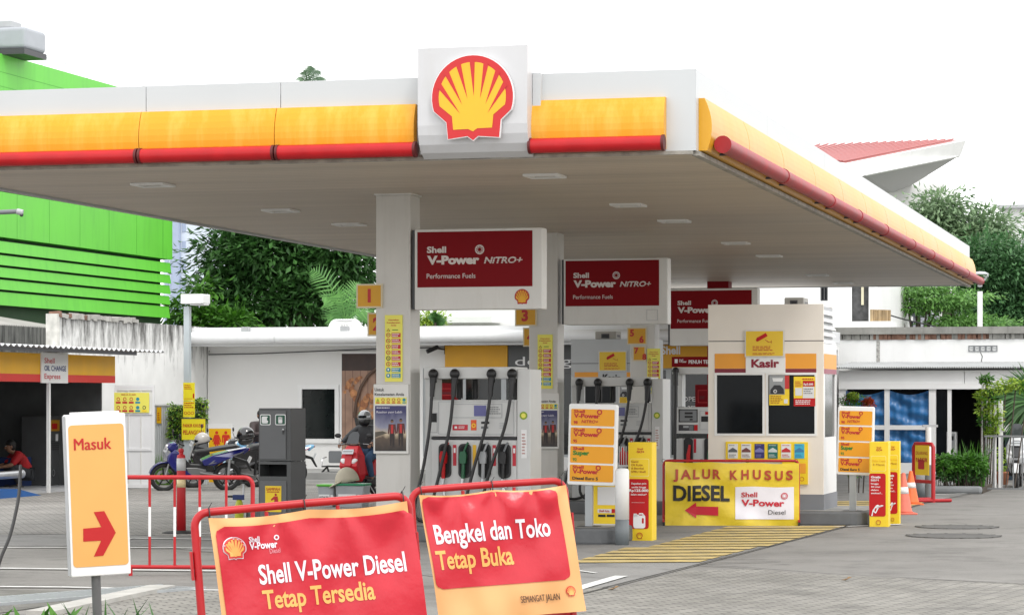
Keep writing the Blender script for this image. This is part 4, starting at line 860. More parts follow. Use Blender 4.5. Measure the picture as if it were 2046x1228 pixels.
# ---------------------------------------------------------------- promotion standees
def standee(px_, py_, wpx, top, lab, red, txt, pic, ang=-TH, trunc=None):
    F = FG(px_, py_, ang); x1, zt = F.px(px_+wpx, top); t = thing('promo_standee', lab, 'standee', F, 'yellow promotion standees')
    w = x1; h = F.px(px_+wpx/2, top)[1]; q = MB(); q.box(0, w, 0, w*.9, 0, h, YELB); q.build('body', t, bev=.006)
    y = -.004; q = MB()
    q.text('Shell', w*.5, h*.925, .016*h, TRED, y, align='c', bold=.02, w=.24*w); q.text('GO+', w*.52, h*.893, .023*h, TRED, y, align='c', bold=.03, w=.32*w)
    q.rrect(w*.08, h*.655, w*.88, h*.835, .02, y, mat('standee_frame', (.92, .80, .30))); q.rrect(w*.10, h*.660, w*.86, h*.830, .018, y-.001, YELB)
    for k, (s_, ww) in enumerate(txt): q.text(s_, w*.13 if len(txt) > 2 else w*.5, h*(.795-.034*k if len(txt) > 2 else .765-.045*k), .02*h if len(txt) > 2 else .024*h, mat('standee_brown', (.40, .13, .005)) if k != 0 or len(txt) > 2 else YEL, y-.004, w=ww*w, bold=.02, align='l' if len(txt) > 2 else 'c')
    q.build('lettering', t)
    q = MB(); q.rrect(-.002, h*.125, w*.86, h*.63, .03, y, RED); q.build('red_field', t)
    q = MB(); y -= .004
    for k, (s_, ww) in enumerate(red):
        big = s_.startswith('Rp') or s_ in ('Gratis', 'BBM'); z = h*(.575-.037*k)
        q.text(s_, w*.45 if len(red) == 4 else w*.09, z, .024*h if big else .018*h, TWHITE, y, align='c' if len(red) == 4 else 'l', bold=.035 if big else .015, w=ww*w)
    q.rect(w*.15, h*.39, w*.7, h*.392, y, TWHITE)
    if pic == 'can':
        q.rrect(w*.22, h*.13, w*.72, h*.27, .03, y, TWHITE); q.sheet([(w*.22, h*.25), (w*.42, h*.25), (w*.36, h*.28), (w*.24, h*.28)], y, TWHITE); q.sheet([(w*.45, h*.26), (w*.72, h*.25), (w*.62, h*.285), (w*.46, h*.285)], y, TWHITE)
        q.rrect(w*.58, h*.18, w*.66, h*.235, .01, y-.002, RED); q.rrect(w*.46, h*.262, w*.6, h*.272, .004, y-.002, RED)
    else:
        q.sheet([(w*.1, h*.13), (w*.17, h*.13), (w*.2, h*.18), (w*.35, h*.16), (w*.48, h*.22), (w*.62, h*.26), (w*.74, h*.257), (w*.72, h*.247), (w*.6, h*.245), (w*.45, h*.265), (w*.36, h*.255), (w*.18, h*.2)], y, TWHITE); q.sheet([(w*.26, h*.19), (w*.34, h*.18), (w*.40, h*.22), (w*.32, h*.225)], y-.002, RED)
    pecten(q, w*.48, h*.055, w*.26, y, TRED, YELB); q.build('print', t)
standee(1255, 1080, 48, 883, 'yellow and red standee showing a white oil can, beside the left bollard', [('Dapatkan poin', .62), ('senilai hingga', .6), ('Rp125.000', .8), ('dalam setahun*', .66)], [('Ganti', .3), ('Oli Rutin', .48), ('di Bengkel', .52), ('SPBU Shell', .6)], 'can')
standee(1737, 1052, 38, 882, 'yellow and red standee showing a fuel nozzle, in front of the right price board', [('Gratis', .5), ('BBM', .4), ('hingga', .4), ('30 Liter', .5), ('dalam', .4), ('setahun*', .52)], [('Daftar Cepat', .7), ('3 Menit', .62)], 'nozzle')
standee(1771, 1046, 26, 881, 'yellow and red standee half hidden behind the fuel nozzle one', [('Gratis', .5), ('BBM', .4), ('hingga', .4), ('30 Liter', .5), ('dalam', .4), ('setahun*', .52)], [('Daftar Cepat', .7), ('3 Menit', .62)], 'nozzle', ang=-TH)
# yellow stand board under the left price board (its code square stays blank)
F = FZ(1183, 33.1, z=.2); t = thing('stand_board', 'yellow stand board with a white square on the island under the left price board', 'sign', F)
x1, zt = F.px(1232, 968); z0 = 0; q = MB(); q.box(0, x1, 0, .03, z0, zt, DWHITE); q.build('backing', t); q = MB(); q.rect(.01, .02, x1-.01, zt, -.003, YELB); q.rect(*F.rc(1194, 972, 1229, 1008, -.006), -.006, PW); q.rrect(*F.rc(1194, 1016, 1229, 1024, -.006), .01, -.006, PW)
a = F.px(1197, 1022.5, -.009); q.text('Shell Asia', a[0], a[1]+.003, .028, TRED, -.009, bold=.02, w=.13); q.rect(*F.rc(1222, 1016, 1229, 1024, -.008), -.008, RED)
q.rect(*F.rc(1195, 1027, 1210, 1032, -.006), -.006, TBLACK); q.rect(*F.rc(1212, 1027, 1228, 1032, -.006), -.006, TBLACK); q.build('print', t)
# red oil bottles rack on the island
F = FZ(1234, 34.2, z=.2); t = thing('oil_bottle_rack', 'wire rack of red oil bottles between the left price board and the standee', 'rack', F)
q = MB(); z = F.px(1240, 900)[1]
for k in range(6): q.cyl((.02+.03*k, .0, 0), (.02+.03*k, .0, z+.06), .005, STEEL, n=6)
q.box(0, .19, -.01, .22, z-.2, z-.18, STEEL); q.build('frame', t)
for k in range(2): q = MB(); q.lathe([(.04, 0), (.04, .15), (.018, .19), (.018, .22)], RED, Matrix.Translation((.05+.09*k, .08, z-.18))); q.build('oil_bottle', t)
# ================================================================ barriers, banners and signs in front
BARR = mat('barrier_red', (.44, .008, .013), .4, var=.12, vs=7, streak=((.30, .05, .03), .3, .6, .8))
BANR = mat('banner_red', (.58, .025, .042), .29, var=.06, vs=3, spec=.45, bump=1.0, bs=5); BANO = mat('banner_orange', (.80, .42, .17), .42, var=.05, vs=3)
BWH = mat('banner_white', (.80, .78, .84), .4, var=.03); BOR = mat('banner_pale_orange', (.90, .46, .13), .4, var=.03)
class Quad:
    """a leaning rectangle fitted to four picture points at a chosen distance"""
    def __init__(s, tl, tr, bl, Z0, Z1):
        a, b, c = P(*tl, Z0), P(*tr, Z1), P(*bl, Z0)
        s.o = a; ex = (b-a); s.w = ex.length; ex.normalize()
        ez = a-c; s.h = ez.length; ez = (ez-ex*ez.dot(ex)).normalized(); ny = ez.cross(ex); 
        s.skew = (a-c).dot(ex)/max(1e-6, (a-c).dot(ez)); s.h = (a-c).dot(ez)
        s.M = Matrix(((ex.x, ny.x, ez.x), (ex.y, ny.y, ez.y), (ex.z, ny.z, ez.z)))
        s.ex, s.ez, s.ny = ex, ez, ny
    def thing(s, name, lab, cat, grp=None):
        o = thing(name, lab, cat, None, grp, loc=s.o, rot=tuple(s.M.to_euler())); return o
    def loc(s, p): q = s.M.inverted() @ (Vector(p)-s.o); return q
    def px(s, px, py, dy=0):
        d = Vector(((px-PX0)/FPX, 1, -(py-PY0)/FPX)); o = s.o+s.ny*dy-Vector((0, 0, EYE)); t = o.dot(s.ny)/d.dot(s.ny); q = s.loc(Vector((0, 0, EYE))+d*t); return q.x, q.z
def grid(mb, fx0, fx1, z0, z1, y, m, nx=30, nz=24):
    vs = []; fs = []
    for j in range(nz+1):
        z = z0+(z1-z0)*j/nz; a, b = fx0(z), fx1(z)
        for i in range(nx+1): vs.append((a+(b-a)*i/nx, y, z))
    for j in range(nz):
        for i in range(nx): k = j*(nx+1)+i; fs.append((k, k+1, k+nx+2, k+nx+1))
    return mb.add(vs, fs, m, True)
def rr_edges(x0, x1, z0, z1, r):
    def ins(z):
        for e, s_ in ((z1, 1), (z0, -1)):
            d = (z-(e-s_*r))*s_
            if d > 0: return r-sqrt(max(0, r*r-d*d))
        return 0
    return (lambda z: x0+ins(z)), (lambda z: x1-ins(z))
def drape(w, h, seed, amp=.012, pins=5):
    q = random.Random(seed); ph = [q.uniform(0, 6) for _ in range(6)]
    def fn(x, y, z):
        u = x/w; v = -z/h
        s_ = 0
        for k in range(pins):                            # creases radiating from the tied points
            px_ = k/(pins-1); d = sqrt((u-px_)**2*4+v*v)+.05; a = atan2(v+.02, (u-px_)*2)
            s_ += .020*sin(a*6+ph[k % 6]*2)*math.exp(-d*2.2)*min(1, d*3)
        s_ += amp*(.6*sin(u*23+ph[0]+1.5*sin(v*4+ph[1]))*(.35+v)+.5*sin(v*8+u*5+ph[2])+.5*sin((u+v)*9+ph[3]))
        return (x, y+s_*1.15-.012, z-.020*abs(sin(2*pi*u))*max(0, 1-v*1.6)**2)
    return fn
def barrier(q, lab, r, x0, x1, zt, posts, grp='red pipe barriers in the foreground'):
    """bent red pipe frame standing behind the banner; drawn in the banner's leaning plane, legs reach the ground"""
    t = q.thing('pipe_barrier', lab, 'barrier', grp)
    def down(x, y, z0):                                     # local point where the leg meets the ground
        p0 = q.o+q.M @ Vector((x, y, z0)); k = p0.z/q.ez.z; return Vector((x, y, z0-k))
    R_ = .09; y = .04; mb = MB(); pts = [down(x0, y, zt-R_), Vector((x0, y, zt-R_))]
    for k in range(1, 6): a = pi/2*k/6; pts.append(Vector((x0+R_*(1-cos(a)), y, zt-R_*(1-sin(a)))))
    pts.append(Vector((x0+R_, y, zt))); pts.append(Vector(((x0+x1)/2, y, zt+.004))); pts.append(Vector((x1-R_, y, zt)))
    for k in range(1, 6): a = pi/2*k/6; pts.append(Vector((x1-R_*(1-sin(a)), y, zt-R_*(1-cos(a)))))
    pts += [Vector((x1, y, zt-R_)), down(x1, y, zt-R_)]
    mb.tube(pts, r, BARR, 14); mb.build('bent_pipe', t)
    d0 = down(x0, y, zt-R_); zb = d0.z+.12
    mb = MB(); mb.cyl((x0+r, y, zb), (x1-r, y, zb), r*.8, BARR); mb.build('bottom_rail', t)
    for k in range(posts): x = x0+(x1-x0)*(k+1)/(posts+1); mb = MB(); mb.cyl((x, y, zb), (x, y, zt-r), r*.5, BARR); mb.build('upright', t)
    for x in (x0-r-.018, x1+r+.004):
        mb = MB(); mb.box(x, x+.014, y-.03, y+.03, zt-.42, zt-.24, BARR); mb.build('hinge_plate', t)
    return t
TIE = mat('cable_tie', (.02, .02, .02), .5)
def ties(q, par, xs, z0, z1):
    for x in xs: mb = MB(); mb.tube([(x, .025+.036*cos(2*pi*k/12), .02+.045*sin(2*pi*k/12)) for k in range(13)], .004, TIE, 6); mb.tube([(x, .02, z1), (x+.02, .0, z1+.035)], .0022, TIE, 6); mb.build('cable_tie', par)
# first banner (left)
q1 = Quad((416, 1034), (812, 1000), (436, 1250), 17.0, 17.3)
barrier(q1, 'left red pipe barrier holding the banner with the small scallop and large white lettering', .026, -.085, q1.w+.02, .035, 2)
B1 = q1.thing('banner', 'red banner reading that the diesel fuel is available, tied to the left foreground barrier', 'banner', 'red banners on the pipe barriers')
sk = q1.skew; SKW = .06; H1 = 1.08; W1 = q1.w
k1 = lambda z: -.115*z*.5                                   # the cloth hangs slightly askew, to the right
wp = drape(W1, H1, 3, .010, 4)
def put(mb, fn, dx=None):
    mb.v = [(x+(-z*SKW), y, z) for x, y, z in mb.v]; mb.warp(fn); return mb
mb = MB(); grid(mb, lambda z: 0, lambda z: W1, -H1, 0, 0, BANO, 44, 34); grid(mb, *rr_edges(.03, W1+.03, -H1+.05, -.055, .06), -H1+.05, -.055, -.006, BANR, 44, 34); put(mb, wp); mb.build('cloth', B1)
mb = MB(); L = lambda a, b: q1.px(a, b)
def sheared(a, b):                                           # local position before the hanging skew
    x, z = q1.px(a, b); return x+z*SKW, z
mpx = 17.1/FPX
def lt(s_, a, b, h, w, m, bold, rot=0):
    x, z = sheared(a, b); X = Matrix.Translation((x, 0, z)) @ Matrix.Rotation(-rot, 4, 'Y'); mb.text(s_, 0, 0, h*mpx, m, -.011, w=w*mpx, bold=bold, X=X)
lt('Shell V-Power Diesel', 519, 1165, 38, 298, BWH, .022); lt('Tetap Tersedia', 527, 1215, 36, 226, BOR, .022)
lt('Shell', 496, 1079, 11, 22, BWH, .02); lt('V-Power', 498, 1094, 14, 56, BWH, .03); lt('Diesel', 538, 1102, 10, 22, mat('banner_pale', (.75, .35, .40), .4), 0)
x, z = sheared(551, 1069); vp_icon(mb, x, z, .018, -.011, BWH)
put(mb, wp); mb.build('lettering', B1); mb = MB(); x, z = sheared(467, 1090); pecten(mb, x, z-.01, .15, -.010, BWH, BOR); pecten(mb, x, z-.01, .138, -.015, mat('banner_emblem_red', (.72, .06, .05), .4), BOR)
put(mb, wp); mb.build('emblem', B1); ties(q1, B1, (.01, .62, W1-.02), -.02, .06)
# second banner (right)
q2 = Quad((836, 988), (1130, 968), (880, 1250), 19.4, 19.7)
barrier(q2, 'right red pipe barrier holding the banner with the orange bottom stripe', .026, -.045, q2.w+.005, .035, 2)
B2 = q2.thing('banner', 'red banner with an orange bottom stripe, reading that workshop and shop stay open', 'banner', 'red banners on the pipe barriers')
SKW = .10; W2 = q2.w; H2 = .93; wp2 = drape(W2, H2, 8, .011, 5)
mb = MB(); grid(mb, lambda z: 0, lambda z: W2, -H2, 0, 0, BANO, 40, 34); grid(mb, *rr_edges(.014, W2-.08, -H2+.24, -.012, .05), -H2+.24, -.012, -.006, BANR, 40, 34); put(mb, wp2); mb.build('cloth', B2)
mb = MB(); mpx = 19.55/FPX
def sheared(a, b): x, z = q2.px(a, b); return x+z*SKW, z
def lt2(s_, a, b, h, w, m, bold):
    x, z = sheared(a, b); mb.text(s_, x, z, h*mpx, m, -.011, w=w*mpx, bold=bold)
lt2('Bengkel dan Toko', 870, 1085, 37, 240, BWH, .022); lt2('Tetap Buka', 872, 1137, 36, 160, BOR, .022); lt2('SEMANGAT JALAN', 1039, 1203, 13, 82, mat('banner_ink', (.08, .04, .03), .5), .012)
put(mb, wp2); mb.build('lettering', B2); mb = MB(); x, z = sheared(1139, 1180); pecten(mb, x, z, .076, -.010, MATS['banner_emblem_red'], BOR); put(mb, wp2); mb.build('emblem', B2); ties(q2, B2, (.02, W2*.5, W2-.03), -.02, .06)
# entrance sign
F = FZ(121, 19.4, -radians(12)); qs = Quad((131, 829), (250, 824), (128, 1154), 19.4, 19.56)
t = qs.thing('entrance_sign', 'tall orange and white entrance sign with a red arrow, leaning in the left foreground', 'sign')
w = qs.w; h = qs.h; mb = MB(); mb.rrect(0, -h, w, .0, .012, 0, WHITE, y1=.11); mb.build('cabinet', t, bev=.008)
mb = MB(); mb.box(-.008, -.001, .02, .09, -h+.01, -.01, LGREY); mb.box(.05, w-.04, .02, .10, .0, .016, WHITE); mb.build('side_trim', t)
X0, Z0 = qs.px(134, 1133); X1, Z1 = qs.px(246, 846); Z0 = -h+.07; Z1 = -.075; X0 = .014; X1 = w-.016
mb = MB(); mb.rrect(X0, Z0, X1, Z1, .028, -.003, AMB); mb.build('orange_panel', t)
mb = MB(); a = qs.px(148, 899); b = qs.px(222, 895); mb.text('Masuk', a[0]+.0, a[1], .083, TRED, -.006, w=b[0]-a[0], bold=.03); mb.build('lettering', t)
mb = MB(); pts = [(166, 1055), (202, 1052), (187, 1022), (208, 1020), (231, 1063), (206, 1109), (187, 1111), (202, 1079), (166, 1081)]
mb.sheet([qs.px(*p) for p in pts], -.006, TRED); mb.build('arrow', t)
p0 = qs.o+qs.M @ Vector((w*.46, .055, -h)); 
mb = MB(); a = Vector((w*.43, .055, -h+.01)); b = qs.loc(Vector((p0.x, p0.y, 0))); b.x = w*.43; mb.cyl(a, b, .034, mat('sign_post_grey', (.12, .12, .12), .5, var=.2)); mb.build('post', t)
# red and white barrier behind it
FB = FG(247, 1150, -radians(4)); t = thing('pipe_barrier', 'red barrier with red and white uprights, behind the yellow entrance sign', 'barrier', FB, 'red pipe barriers in the foreground')
FBpx = lambda a, b: FB.px(a, b)
x1 = FBpx(505, 960)[0]; zt = FBpx(376, 953)[1]; zb = FBpx(376, 1132)[1]; x0 = FBpx(249, 1000)[0]
r = .022; pts = [(x0, 0, zb-.0), (x0, 0, zt)]; mb = MB()
mb.tube([(x0, 0, zt), (x1-.08, 0, zt)]+[(x1-.08+.08*sin(pi/2*k/6), 0, zt-.08+.08*cos(pi/2*k/6)) for k in range(1, 7)]+[(x1, 0, .06), (x1, 0, 0)], r, BARR, 12); mb.build('bent_pipe', t)
mb = MB(); mb.cyl((x0, 0, zb), (x1, 0, zb), r*.9, BARR); mb.build('bottom_rail', t)
mb = MB(); mb.cyl((x0+.06, 0, 0), (x0+.06, 0, zb), r*.9, BARR); mb.build('leg', t)
for px_ in (250, 299, 349, 399, 452):
    x = FBpx(px_, 1040)[0]; mb = MB(); za, zc = zt-(zt-zb)*.33, zt-(zt-zb)*.66
    mb.cyl((x, 0, zb), (x, 0, zc), r*.62, BARR, n=10); mb.cyl((x, 0, zc), (x, 0, za), r*.62, WHITE, n=10); mb.cyl((x, 0, za), (x, 0, zt), r*.62, BARR, n=10); mb.build('upright', t)
# red delineator post
g = G(362, 1066); t = thing('delineator_post', 'red flexible post with white and cream bands on a black rubber base', 'bollard', loc=g); k = FPX/g.y; hh = (1066-895)/k
mb = MB(); mb.lathe([(.25, 0), (.25, .02), (.2, .035), (.05, .05)], RUB, n=28); mb.build('base', t)
mb = MB(); mb.lathe([(.062, .04), (.058, hh*.55), (.055, hh*.9), (.05, hh*.92), (.028, hh*.93), (.028, hh*.955), (.036, hh*.96), (.034, hh*.99), (.01, hh)], mat('post_red', (.48, .015, .02), .5, var=.15), n=20); mb.build('post', t)
for a, b, c in ((.74, .885, mat('band_grey', (.52, .52, .52), .4)), (.545, .645, mat('band_cream', (.72, .58, .32), .45))): mb = MB(); mb.lathe([(.0605, hh*a), (.0585, hh*b)], c, n=20); mb.build('reflective_band', t)
# yellow banner on a red frame in front of the booth
FJ = FZ(1325, 37.15, -radians(3)); t = thing('pipe_barrier', 'low red pipe frame on castors carrying the yellow diesel lane banner', 'barrier', FJ)
x0 = FJ.px(1326, 950)[0]; x1 = FJ.px(1596, 950)[0]; zt = FJ.px(1440, 920)[1]
mb = MB(); mb.tube([(x0, .03, .06), (x0, .03, zt-.06)]+[(x0+.06-.06*cos(pi/2*k/5), .03, zt-.06+.06*sin(pi/2*k/5)) for k in range(1, 6)]+[(x1-.06, .03, zt)]+[(x1-.06+.06*sin(pi/2*k/5), .03, zt-.06+.06*cos(pi/2*k/5)) for k in range(1, 6)]+[(x1, .03, .06)], .018, BARR, 10); mb.build('bent_pipe', t)
mb = MB(); mb.cyl((x0, .03, .1), (x1, .03, .1), .014, BARR); mb.build('bottom_rail', t)
for x in (x0, x1):
    mb = MB(); mb.box(x-.014, x+.014, -.1, .16, .06, .09, BARR); mb.build('foot', t)
    for y in (-.08, .14): mb = MB(); mb.cyl((x-.015, y, .03), (x+.015, y, .03), .03, RUB); mb.build('castor', t)
t = thing('banner', 'yellow diesel lane banner with a red arrow pointing left', 'banner', FJ)
WJ = x1-x0; z0 = FJ.px(1440, 1052)[1]; HJ = zt-z0
def wpj(x, y, z):
    u = (x-x0)/WJ; v = (zt-z)/HJ
    return (x, y-.02+.008*sin(u*40+v*6)*(.3+v*.5)+.02*sin((u*1.3-v)*9)*math.exp(-((u*1.3-v*.9)**2)*8)+.006*sin(u*17+1)*v+.007*sin(v*9+u*4), z-.014*sin(u*pi*3)**2*(1-v)-.02*u*(1-v)+0)
BY = mat('banner_yellow', (.76, .56, .03), .33, var=.10, vs=5, bump=1.0, bs=6)
mb = MB(); grid(mb, lambda z: x0+.02, lambda z: x1+.005, z0, zt-.01, 0, BY, 60, 30); a = FJ.rc(1469, 970, 1586, 1036); grid(mb, lambda z: a[0], lambda z: a[2], a[1], a[3], -.007, BWH, 26, 14); mb.warp(wpj); mb.build('cloth', t)
mb = MB()
def lj(s_, pa, pb, py, hp, m, bold): a = FJ.px(pa, py); b = FJ.px(pb, py); mb.text(s_, a[0], a[1], hp*37/FPX, m, -.014, w=b[0]-a[0], bold=bold)
for ch, pa, pb in (('J', 1345, 1355), ('A', 1360, 1381), ('L', 1385, 1398), ('U', 1403, 1419), ('R', 1424, 1440), ('K', 1458, 1474), ('H', 1481, 1496), ('U', 1504, 1520), ('S', 1527, 1541), ('U', 1548, 1564), ('S', 1570, 1584)): lj(ch, pa, pb, 954+.004*(pa-1345), 18, mat('jalur_red', (.42, .05, .015), .45), .035)
lj('DIESEL', 1345, 1458, 998, 29, TBLACK, .032); lj('Shell', 1481, 1513, 991, 9.5, MATS['sticker_red'], .02); lj('V-Power', 1481, 1567, 1009, 12.5, MATS['sticker_red'], .035); lj('Diesel', 1535, 1569, 1026, 9, TBLACK, 0)
a = FJ.px(1567, 988); rosette(mb, a[0], a[1], .048, -.014, MATS['sticker_red'], BWH)
mb.sheet([FJ.px(*p) for p in ((1368, 1018), (1391, 1002), (1391, 1010), (1435, 1011), (1435, 1029), (1391, 1027), (1391, 1034))], -.012, MATS['sticker_red'])
mb.warp(wpj); mb.build('lettering', t)
for u in (.0, .28, .62, .98): mb = MB(); mb.torus((x0+WJ*u, .02, zt), .024, .003, TIE, 12, 5); mb.build('cable_tie', t)
# grey sorting bin cabinet
FT = FZ(517, 36.0, -radians(20)); t = thing('bin_cabinet', 'tall grey waste cabinet with an open slot and a yellow litter notice', 'waste bin', FT)
CG = mat('cabinet_grey', (.085, .088, .09), .45, var=.1, vs=4, streak=((.2, .2, .19), .2, .6, .85)); CG2 = mat('cabinet_grey_light', (.125, .13, .135), .4, var=.08)
x1 = FT.px(581, 900)[0]; zt = FT.px(548, 815)[1]; dd = .48; zm = FT.px(548, 921)[1]; sa = FT.rc(519, 927, 573, 951)
mb = MB(); mb.box(0, x1, 0, dd, zm+.004, zt, CG); mb.build('upper_body', t, bev=.006)
mb = MB(); mb.box(0, x1, 0, .02, 0, sa[1], CG); mb.box(0, sa[0], 0, .02, sa[1], sa[3], CG); mb.box(sa[2], x1, 0, .02, sa[1], sa[3], CG); mb.box(0, x1, 0, .02, sa[3], zm-.004, CG)
mb.box(0, .015, .02, dd, 0, zm-.004, CG); mb.box(x1-.015, x1, .02, dd, 0, zm-.004, CG); mb.box(.015, x1-.015, .02, dd, zm-.03, zm-.006, CG); mb.box(.015, x1-.015, dd-.02, dd, 0, sa[1]-.02, VDARK); mb.box(.015, x1-.15, .3, .32, 0, zm-.03, VDARK); mb.build('lower_body', t)
a = FT.rc(520, 820, 572, 917); mb = MB(); mb.box(a[0], a[2], -.012, -.001, a[1], a[3], CG2); dr = mb.build('door', t, bev=.004)
for q_, c in (((521, 829, 539, 847), TWHITE), ((551, 829, 569, 847), mat('sign_green', (.01, .09, .05), .4))):
    b = FT.rc(*q_, -.02); mb = MB(); mb.rrect(b[0]-.012, b[1]-.012, b[2]+.012, b[3]+.012, .02, -.014, TWHITE); mb.rrect(b[0], b[1], b[2], b[3], .015, -.017, MATS['sign_green'] if 'sign_green' in MATS else mat('sign_green', (.01, .09, .05), .4))
    cx, cz = (b[0]+b[2])/2, (b[1]+b[3])/2
    if c is TWHITE: mb.rrect(b[0]+.015, b[1]+.012, b[2]-.025, b[3]-.015, .02, -.02, TWHITE); mb.rect(b[2]-.04, cz-.01, b[2]-.018, cz+.03, -.022, MATS['sign_green'])
    else:
        mb.rrect(cx-.03, cz-.045, cx+.03, cz+.005, .01, -.02, TWHITE)
        for k in range(4): mb.rect(cx-.03+.016*k, cz, cx-.02+.016*k, cz+.035+.006*(k in (1, 2)), -.02, TWHITE)
    mb.build('sticker', dr)
mb = MB(); b = FT.px(566, 858, -.02); mb.cyl((b[0], -.03, b[1]), (b[0], -.012, b[1]), .014, STEEL); mb.tube([(b[0], -.03, b[1]), (b[0]+.004, -.034, b[1]-.06)], .008, BLACK); mb.build('lock', dr)
a = FT.rc(520, 960, 573, 1040); mb = MB(); mb.box(a[0], a[2], -.012, -.001, .06, a[3], CG2); mb.build('lower_door', t, bev=.004)
a = FT.rc(530, 970, 562, 1016, -.016); t2 = mb = MB(); w = a[2]-a[0]; h = a[3]-a[1]; mb.box(a[0], a[2], -.018, -.0125, a[1]-.04, a[3], YELB); y = -.021
mb.text('SAMPAH', a[0]+.08*w, a[1]+.80*h, .12*h, TRED, y, w=.84*w, bold=.04); mb.text('ANORGANIK', a[0]+.1*w, a[1]+.71*h, .06*h, TRED, y, w=.8*w, bold=.02)
mb.disc(a[0]+.66*w, a[1]+.62*h, .055*h, y, TRED); mb.sheet([(a[0]+u*w, a[1]+v*h) for u, v in ((.56, .55), (.78, .55), (.82, .3), (.74, .3), (.76, -.02), (.68, -.02), (.66, .2), (.63, -.02), (.56, -.02), (.57, .42), (.38, .36), (.36, .42))], y, TRED)
mb.sheet([(a[0]+u*w, a[1]+v*h) for u, v in ((.2, .2), (.26, .2), (.3, -.02), (.26, -.02))], y, TRED); mb.sheet([(a[0]+u*w, a[1]+v*h) for u, v in ((.45, .2), (.5, .2), (.44, -.02), (.4, -.02))], y, TRED); mb.build('litter_notice', t)
# storage tubs with a cap, left of the column
FTB = FZ(632, 43.5); TUB = mat('clear_tub', (.34, .36, .38), .3, var=.15); 
def tub(r, h, lid, lab, txt, y=0, z=0):
    t = thing('storage_tub', lab, 'tub', None, 'plastic tubs beside the nearest column', loc=FTB.w(0, y, z), rot=FTB.a); a = FTB.rc(*r, y); x0, x1 = a[0], a[2]
    mb = MB(); X = Matrix.Translation((0, 0, 0)); mb.prism([(x0+.03, 0), (x1-.03, 0), (x1, h), (x0, h)], 0, .35, TUB); mb.build('body', t, bev=.015)
    mb = MB(); mb.box(x0-.015, x1+.015, -.015, .365, h, h+.035, lid); mb.build('lid', t, bev=.01)
    mb = MB(); mb.rect(x0+.1*(x1-x0), h*.3, x0+.72*(x1-x0), h*.62, -.004, TWHITE); mb.text(txt, x0+.14*(x1-x0), h*.4, .045, TBLACK, -.007, w=.54*(x1-x0), bold=.02); mb.rect(x0+.78*(x1-x0), h*.35, x0+.94*(x1-x0), h*.6, -.004, TWHITE); mb.build('label', t)
tub((634, 968, 668, 1010), .34, mat('lid_bright_green', (.10, .45, .03), .35), 'smaller clear plastic tub with a bright green lid', 'KOTAK P3K', .02)
tub((670, 968, 727, 1010), .36, mat('lid_green', (.01, .24, .10), .35), 'larger clear plastic tub with a dark green lid, under the pale hat', 'KOTAK APD', -.12)
c = FTB.px(692, 950, 0); t = thing('sun_hat', 'pale canvas hat lying on the green tub lid', 'cap', loc=FTB.w(c[0], .06, .395), rot=(0, radians(-8), 0)); CAPM = mat('canvas_cap', (.50, .46, .36), .8, var=.12, bump=.3)
mb = MB(); mb.ell((0, 0, .02), (.20, .17, .24), CAPM, 20, 8, v0=0); mb.build('crown', t); mb = MB(); mb.ell((-.16, -.02, .02), (.16, .17, .02), CAPM, 20, 6, (0, -.35, 0)); mb.build('peak', t)
# pressure sprayer left of the cabinet
g = FZ(478, 37.2).o; t = thing('sprayer_bottle', 'yellow hand sprayer with a blue pump head at the foot of the waste cabinet', 'sprayer', loc=g, rot=0)
mb = MB(); mb.lathe([(.05, 0), (.06, .02), (.065, .25), (.045, .33), (.03, .36)], mat('sprayer_yellow', (.45, .48, .03), .4)); mb.build('tank', t); mb = MB(); mb.box(-.09, .07, -.03, .03, .36, .43, mat('sprayer_blue', (.01, .03, .14), .4)); mb.cyl((.06, 0, .43), (.06, 0, .58), .012, STEEL); mb.box(.01, .11, -.015, .015, .58, .6, BLACK); mb.box(-.16, -.09, -.01, .01, .39, .42, BLACK); mb.build('pump_head', t, bev=.005)
t = thing('crate', 'low dark crate with a green handle beside the waste cabinet', 'crate', loc=FZ(494, 37.6).o)
mb = MB(); mb.rframe(0, 0, .3, .26, .02, -.15, .15, DARK); mb.box(.02, .28, -.14, .14, .02, .2, GREY); mb.build('body', t); mb = MB(); mb.box(.05, .25, -.1, .1, .262, .3, MATS['lid_green']); mb.build('lid', t)
# ---------------------------------------------------------------- orange cones and red frame on the right
def cone(px_, py_, top, lab, c, tilt=0):
    g = G(px_, py_); k = FPX/g.y; h = (py_-top)/k; t = thing('traffic_cone', lab, 'traffic cone', loc=g, group='traffic cones'); m_ = mat('cone_'+c[0], c[1], .55, var=.12, vs=6)
    mb = MB(); mb.box(-.19, .19, -.19, .19, 0, .03, m_); mb.build('base', t, bev=.01)
    mb = MB(); mb.lathe([(.15, .03), (.13, .06), (.03, h-.01), (.022, h)], m_, n=22); mb.build('body', t)
    rr_ = lambda u: .13+(.03-.13)*(u*h-.06)/(h-.07)+.002
    mb = MB(); mb.lathe([(rr_(.50), .50*h), (rr_(.66), .66*h)], TWHITE, n=22); mb.build('white_band', t)
cone(1805, 1027, 944, 'faded pink traffic cone nearer the camera', ('pink', (.72, .16, .10))); cone(1820, 1008, 940, 'orange traffic cone with a white band, farther from the camera', ('orange', (.78, .15, .03)))
FRF = FG(1826, 1001, radians(-67)); t = thing('sign_frame', 'red pipe stand with a small yellow parking notice behind the cones', 'sign stand', FRF)
zt = FRF.px(1826, 886)[1]; x1 = .62
mb = MB(); mb.tube([(0, 0, 0), (0, 0, zt-.05), (.05, 0, zt), (x1-.05, 0, zt), (x1, 0, zt-.05), (x1, 0, 0)], .035, BARR, 12); mb.build('bent_pipe', t)
for x in (0, x1): mb = MB(); mb.cyl((x, -.35, .035), (x, .35, .035), .03, BARR); mb.build('foot', t)
